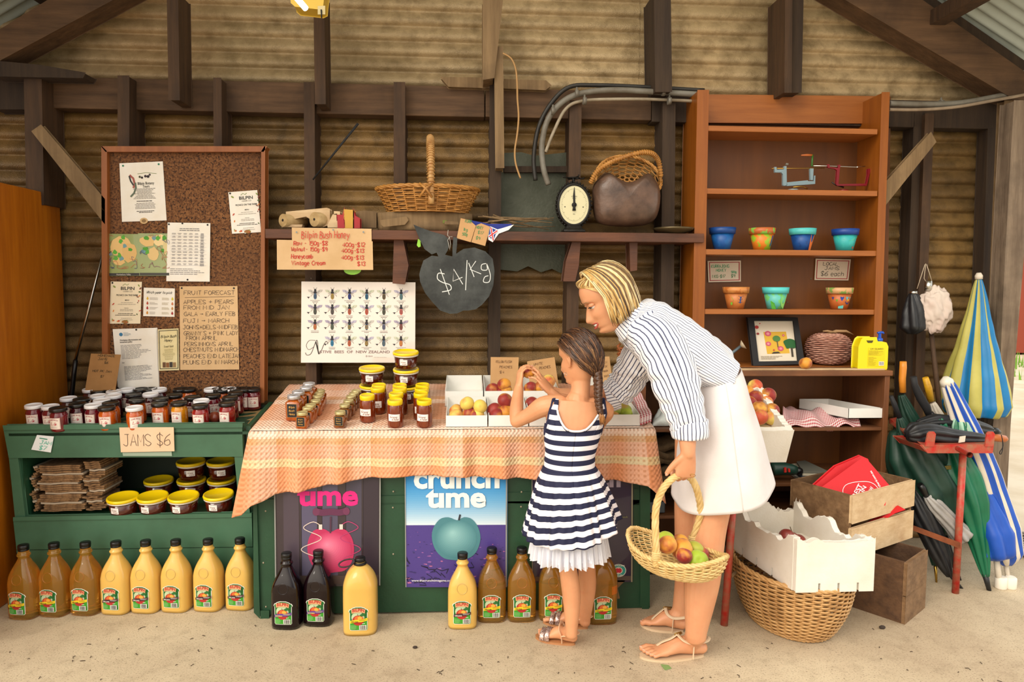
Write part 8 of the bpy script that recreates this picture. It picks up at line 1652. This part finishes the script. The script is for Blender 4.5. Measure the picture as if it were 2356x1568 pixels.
def sleeve(nm, ctr, rs, seed, per=.9):
    q = crom([tuple(Vector(c))+(r_,) for c, r_ in zip(ctr, rs)], 8); N_ = len(q)
    def f(a, b):
        i = min(int(b*(N_-1)), N_-2); k = b*(N_-1)-i; c = Vector(q[i][:3]).lerp(Vector(q[i+1][:3]), k); rr = q[i][3]*(1-k)+q[i+1][3]*k; d = (Vector(q[min(i+2, N_-1)][:3])-Vector(q[max(i-1, 0)][:3])).normalized(); u = Vector((0, -1, 0)); u = (u-d*u.dot(d)).normalized(); w = d.cross(u); th = 2*pi*a
        wr_ = .012*abs(noise.noise(Vector((a*5+b*4, b*9-a*3, seed+4))))+.011*noise.noise(Vector((a*6+seed, b*3.5, 0)))+.007*noise.noise(Vector((a*9, b*14, seed)))*(b > .3); return c+(u*cos(th)+w*sin(th))*(rr+wr_)
    uvgrid(nm, 64, 44, f, lambda a, b: (a*.36, b), M_SH2, wp, .003); return f
sleeve('sleeve', [gx(1492, 765, 2.53), gx(1515, 790, 2.475), gx(1548, 860, 2.43), gx(1573, 930, 2.405), gx(1586, 985, 2.395)], [.085, .088, .080, .068, .056], 3)
sleeve('sleeve', [gx(1490, 790, 2.70), gx(1462, 840, 2.79), gx(1438, 880, 2.835), gx(1415, 905, 2.85)], [.075, .072, .064, .058], 8)
def cuff(c, d, r_, h_): 
    d = Vector(d).normalized(); u = d.orthogonal().normalized(); w = d.cross(u); 
    def f(a, b): th = 2*pi*a; k = [(.0, -.012), (.006, -.006), (.008, .0), (.006, .5), (.004, 1.)]; bb = b; rr = r_+.005+.003*sin(bb*pi)+.003*noise.noise(Vector((a*8, b*3, r_*40))); return Vector(c)+d*h_*(bb-.5)+(u*cos(th)+w*sin(th))*rr
    uvgrid('rolled_cuff', 48, 8, f, lambda a, b: (a*.36, b), M_SH2, wp, .006)
cuff(gx(1587, 985, 2.395), (.05, 0, -1), .056, .062); cuff(gx(1406, 911, 2.855), (-1, .05, -.25), .053, .055)
# collar
cd_ = (gx(1425, 722, 2.615)-gx(1470, 752, 2.615)).normalized()
def collar(a, b):
    th = 2*pi*(.045+.91*a)+pi/2*0; u = Vector((0, -1, 0)); n_ = Vector((0, -1, 0)).cross(cd_).normalized(); c = gx(1446, 731, 2.615); rr = .062+.020*b+.004*sin(th*3); front = cos(th)*-1
    return c+cd_*(.024-.050*b-.020*b*max(0, cos(th)))+(-n_*cos(th))*rr*1.08*-1*-1+u*sin(th)*rr
uvgrid('collar', 48, 8, collar, lambda a, b: (a*.40, b), M_SH, wp, .004)
# skirt
def skirt(a, b):
    th = 2*pi*a; wc = gx(1640, 862, 2.60); hc_ = gx(1661, 1128, 2.60); c = wc.lerp(hc_, b); rx = interp([(0, .096), (.2, .116), (.5, .148), (1, .192)], b); ry = interp([(0, .168), (.25, .198), (.6, .215), (1, .222)], b); tilt = Vector((cos(radians(24)), 0, sin(radians(24)))).lerp(Vector((cos(radians(15)), 0, sin(radians(15)))), min(1, b*1.3)).normalized()
    w_ = .008*sin(th*5+1)*b+.006*noise.noise(Vector((a*8, b*4, 2))); return c+tilt*((rx+w_)*cos(th))+Vector((0, -1, 0))*((ry+w_)*sin(th))+Vector((0, 0, -.012*b*sin(th)))
M_LIN = mat('white_linen', 'e6e1e1', .8, 0, 'dcd6d4', 5, bump=.12, bs=300)
MB().grid(96, 40, skirt).build('skirt', M_LIN, wp, solid=.003)
MB().tube([skirt(.255+.02*(1-i/20), i/20)+Vector((.0, -.003, 0)) for i in range(21)], .0012, 6).build('skirt_seam', mat('linen_seam', 'd8d0cc', .8), wp)
rg = gx(1594, 1093, 2.33); MB().tube([rg+Vector((.009*cos(i/16*2*pi), .009*sin(i/16*2*pi), .002*sin(i/16*2*pi))) for i in range(16)], .0011, 6, closed=True).build('ring', M_BRASS, wp)
for (b, fd, sd, L), side, w in zip(legs, (-1, 1), ('nearer', 'farther')):
    t = thing('sandal', 'beige thong sandal with a gold chain, %s foot of the woman' % w, 'sandal', b-Vector((0, 0, .012)), 'thong sandals of the woman'); U = Vector((0, 0, 1)); sole(b, fd, sd, L, .043, M_SOLW, t, side*.6)
    band(t, 'thong_strap', [b+fd*L*.80+sd*side*.018+U*.016, b+fd*L*.66+sd*side*.012+U*.042, b+fd*L*.52+U*.062, b+fd*L*.42+U*.078], .009, .0022, M_NUDW, U)
    for s_ in (-1, 1):
        band(t, 'ankle_strap', [b+fd*L*.42+U*.078, b+fd*L*.34+sd*s_*.030+U*.066, b+fd*L*.18+sd*s_*.036+U*.056, b-fd*.012+sd*s_*.024+U*.060, b-fd*.030+U*.062], .007, .002, M_NUDW, U)
        band(t, 'side_strap', [b+fd*L*.20+sd*s_*.041-U*.002, b+fd*L*.19+sd*s_*.040+U*.03, b+fd*L*.18+sd*s_*.036+U*.056], .006, .002, M_NUDW, fd)
    mb = MB()
    for i in range(6): a = i/5; c = (b+fd*L*.44+U*.078).lerp(b+fd*L*.32+sd*-.032+U*.066, a); mb.tube([c+Vector((.006*cos(q/10*2*pi), -.003, .005*sin(q/10*2*pi))) for q in range(10)], .0015, 5, closed=True)
    mb.build('gold_chain', M_BRASS, t); MB().cbox(b+fd*L*.05-sd*.034*1+U*.058, (.014, .004, .014)).build('buckle', M_BRASS, t, bevel=.001)
# ---------------------------------------------------------------- the basket she carries
bc = gx(1553, 1270, 2.42); t = thing('carried_basket', 'pale boat-shaped wicker basket with a twisted handle held by the woman', 'basket', bc)
l_ = Vector((.62, -.76, .0)).normalized(); s2 = Vector((.78, .62, 0)); s2 = (s2-l_*s2.dot(l_)).normalized(); n2 = l_.cross(s2); n2 = n2 if n2.z > 0 else -n2
def cfn(a, tt):
    th = 2*pi*a; s_ = .34+.66*sin(min(1, tt)*pi/2)**.9; x, y = .198*s_*cos(th), .116*s_*sin(th)*(1-.12*cos(th)**2); z = -.074*cos(min(1, tt)*pi/2)+.036*tt*tt*(abs(cos(th))**3); return bc+l_*x+s2*y+n2*z, (l_*cos(th)+s2*sin(th)).normalized()
mb = MB(); weave(mb, cfn, 20, 34, .0031, .0036); mb.build('woven_bowl', M_WL, t); mb = MB(); stakes(mb, cfn, 34, .0028, n=10); mb.build('stakes', M_WL, t)['kind'] = 'stuff'
mb = MB(); twist([cfn(i/80, 1.02)[0] for i in range(81)], .0095, 3, 20, mb); mb.build('rim', M_WL, t)
mb = MB(); mb.prism([cfn(i/30, .04)[0] for i in range(30)], n2*.004); mb.build('base_weave', M_WL, t)
ha, hb = cfn(.75-.0, 1.0)[0], cfn(.25, 1.0)[0]
if ha.y > hb.y: ha, hb = hb, ha
top = gx(1568, 1096, 2.375); hq = [ha-n2*.02, ha+Vector((0, 0, .03)), gx(1508, 1180, 2.348), gx(1521, 1132, 2.355), gx(1545, 1102, 2.365), gx(1570, 1091, 2.375), gx(1593, 1104, 2.40), gx(1607, 1140, 2.43), gx(1611, 1182, 2.46), hb+Vector((0, 0, .02)), hb-n2*.02]; hq_ = [ha-n2*.02, ha+Vector((.0, 0, .05)), ha.lerp(top, .55)+Vector((-.018, 0, .035)), top+Vector((-.045, -.012, -.006)), top, top+Vector((.040, .018, -.012)), hb.lerp(top, .5)+Vector((.016, 0, .030)), hb+Vector((0, 0, .045)), hb-n2*.02]
q = [Vector(x) for x in crom([tuple(p) for p in hq], 8)]; mb = MB(); twist(q, .0125, 5, 7, mb); mb.tube(q, .0085, 8); mb.build('handle', M_WL, t)
for e in (ha, hb):
    mb = MB()
    for i in range(5): mb.tube([e+Vector((.014*cos(k_/12*2*pi), .014*sin(k_/12*2*pi), .006+.006*i)) for k_ in range(12)], .0034, 6, closed=True)
    mb.build('handle_binding', M_WL, t)
kf = lambda a, b: (1430+a/2.985, 1060+b/2.985)
for (a, b), k, lb, sc_, dy in [((305, 540), 'g', 'lime green one at the back left', 1.0, .03), ((315, 575), 'p', 'reddish peach at the left front', 1.05, -.02), ((400, 560), 'p', 'dark red one at the back', 1.0, .045), ((415, 605), 'p', 'bright red one in the middle', 1.2, -.005), ((500, 605), 'm', 'yellow green mango behind right', .95, .02), ((430, 650), 'p', 'small reddish one at the front', .9, -.045), ((540, 645), 'p', 'orange red one at the right', 1.0, .01), ((522, 685), 'g', 'big lime green one at the front right', 1.2, -.035)]:
    fruit(P(*kf(a, b), bc.y-.02+dy), k, 'fruit in the carried basket, '+lb, 'fruit in the carried basket', sc_)
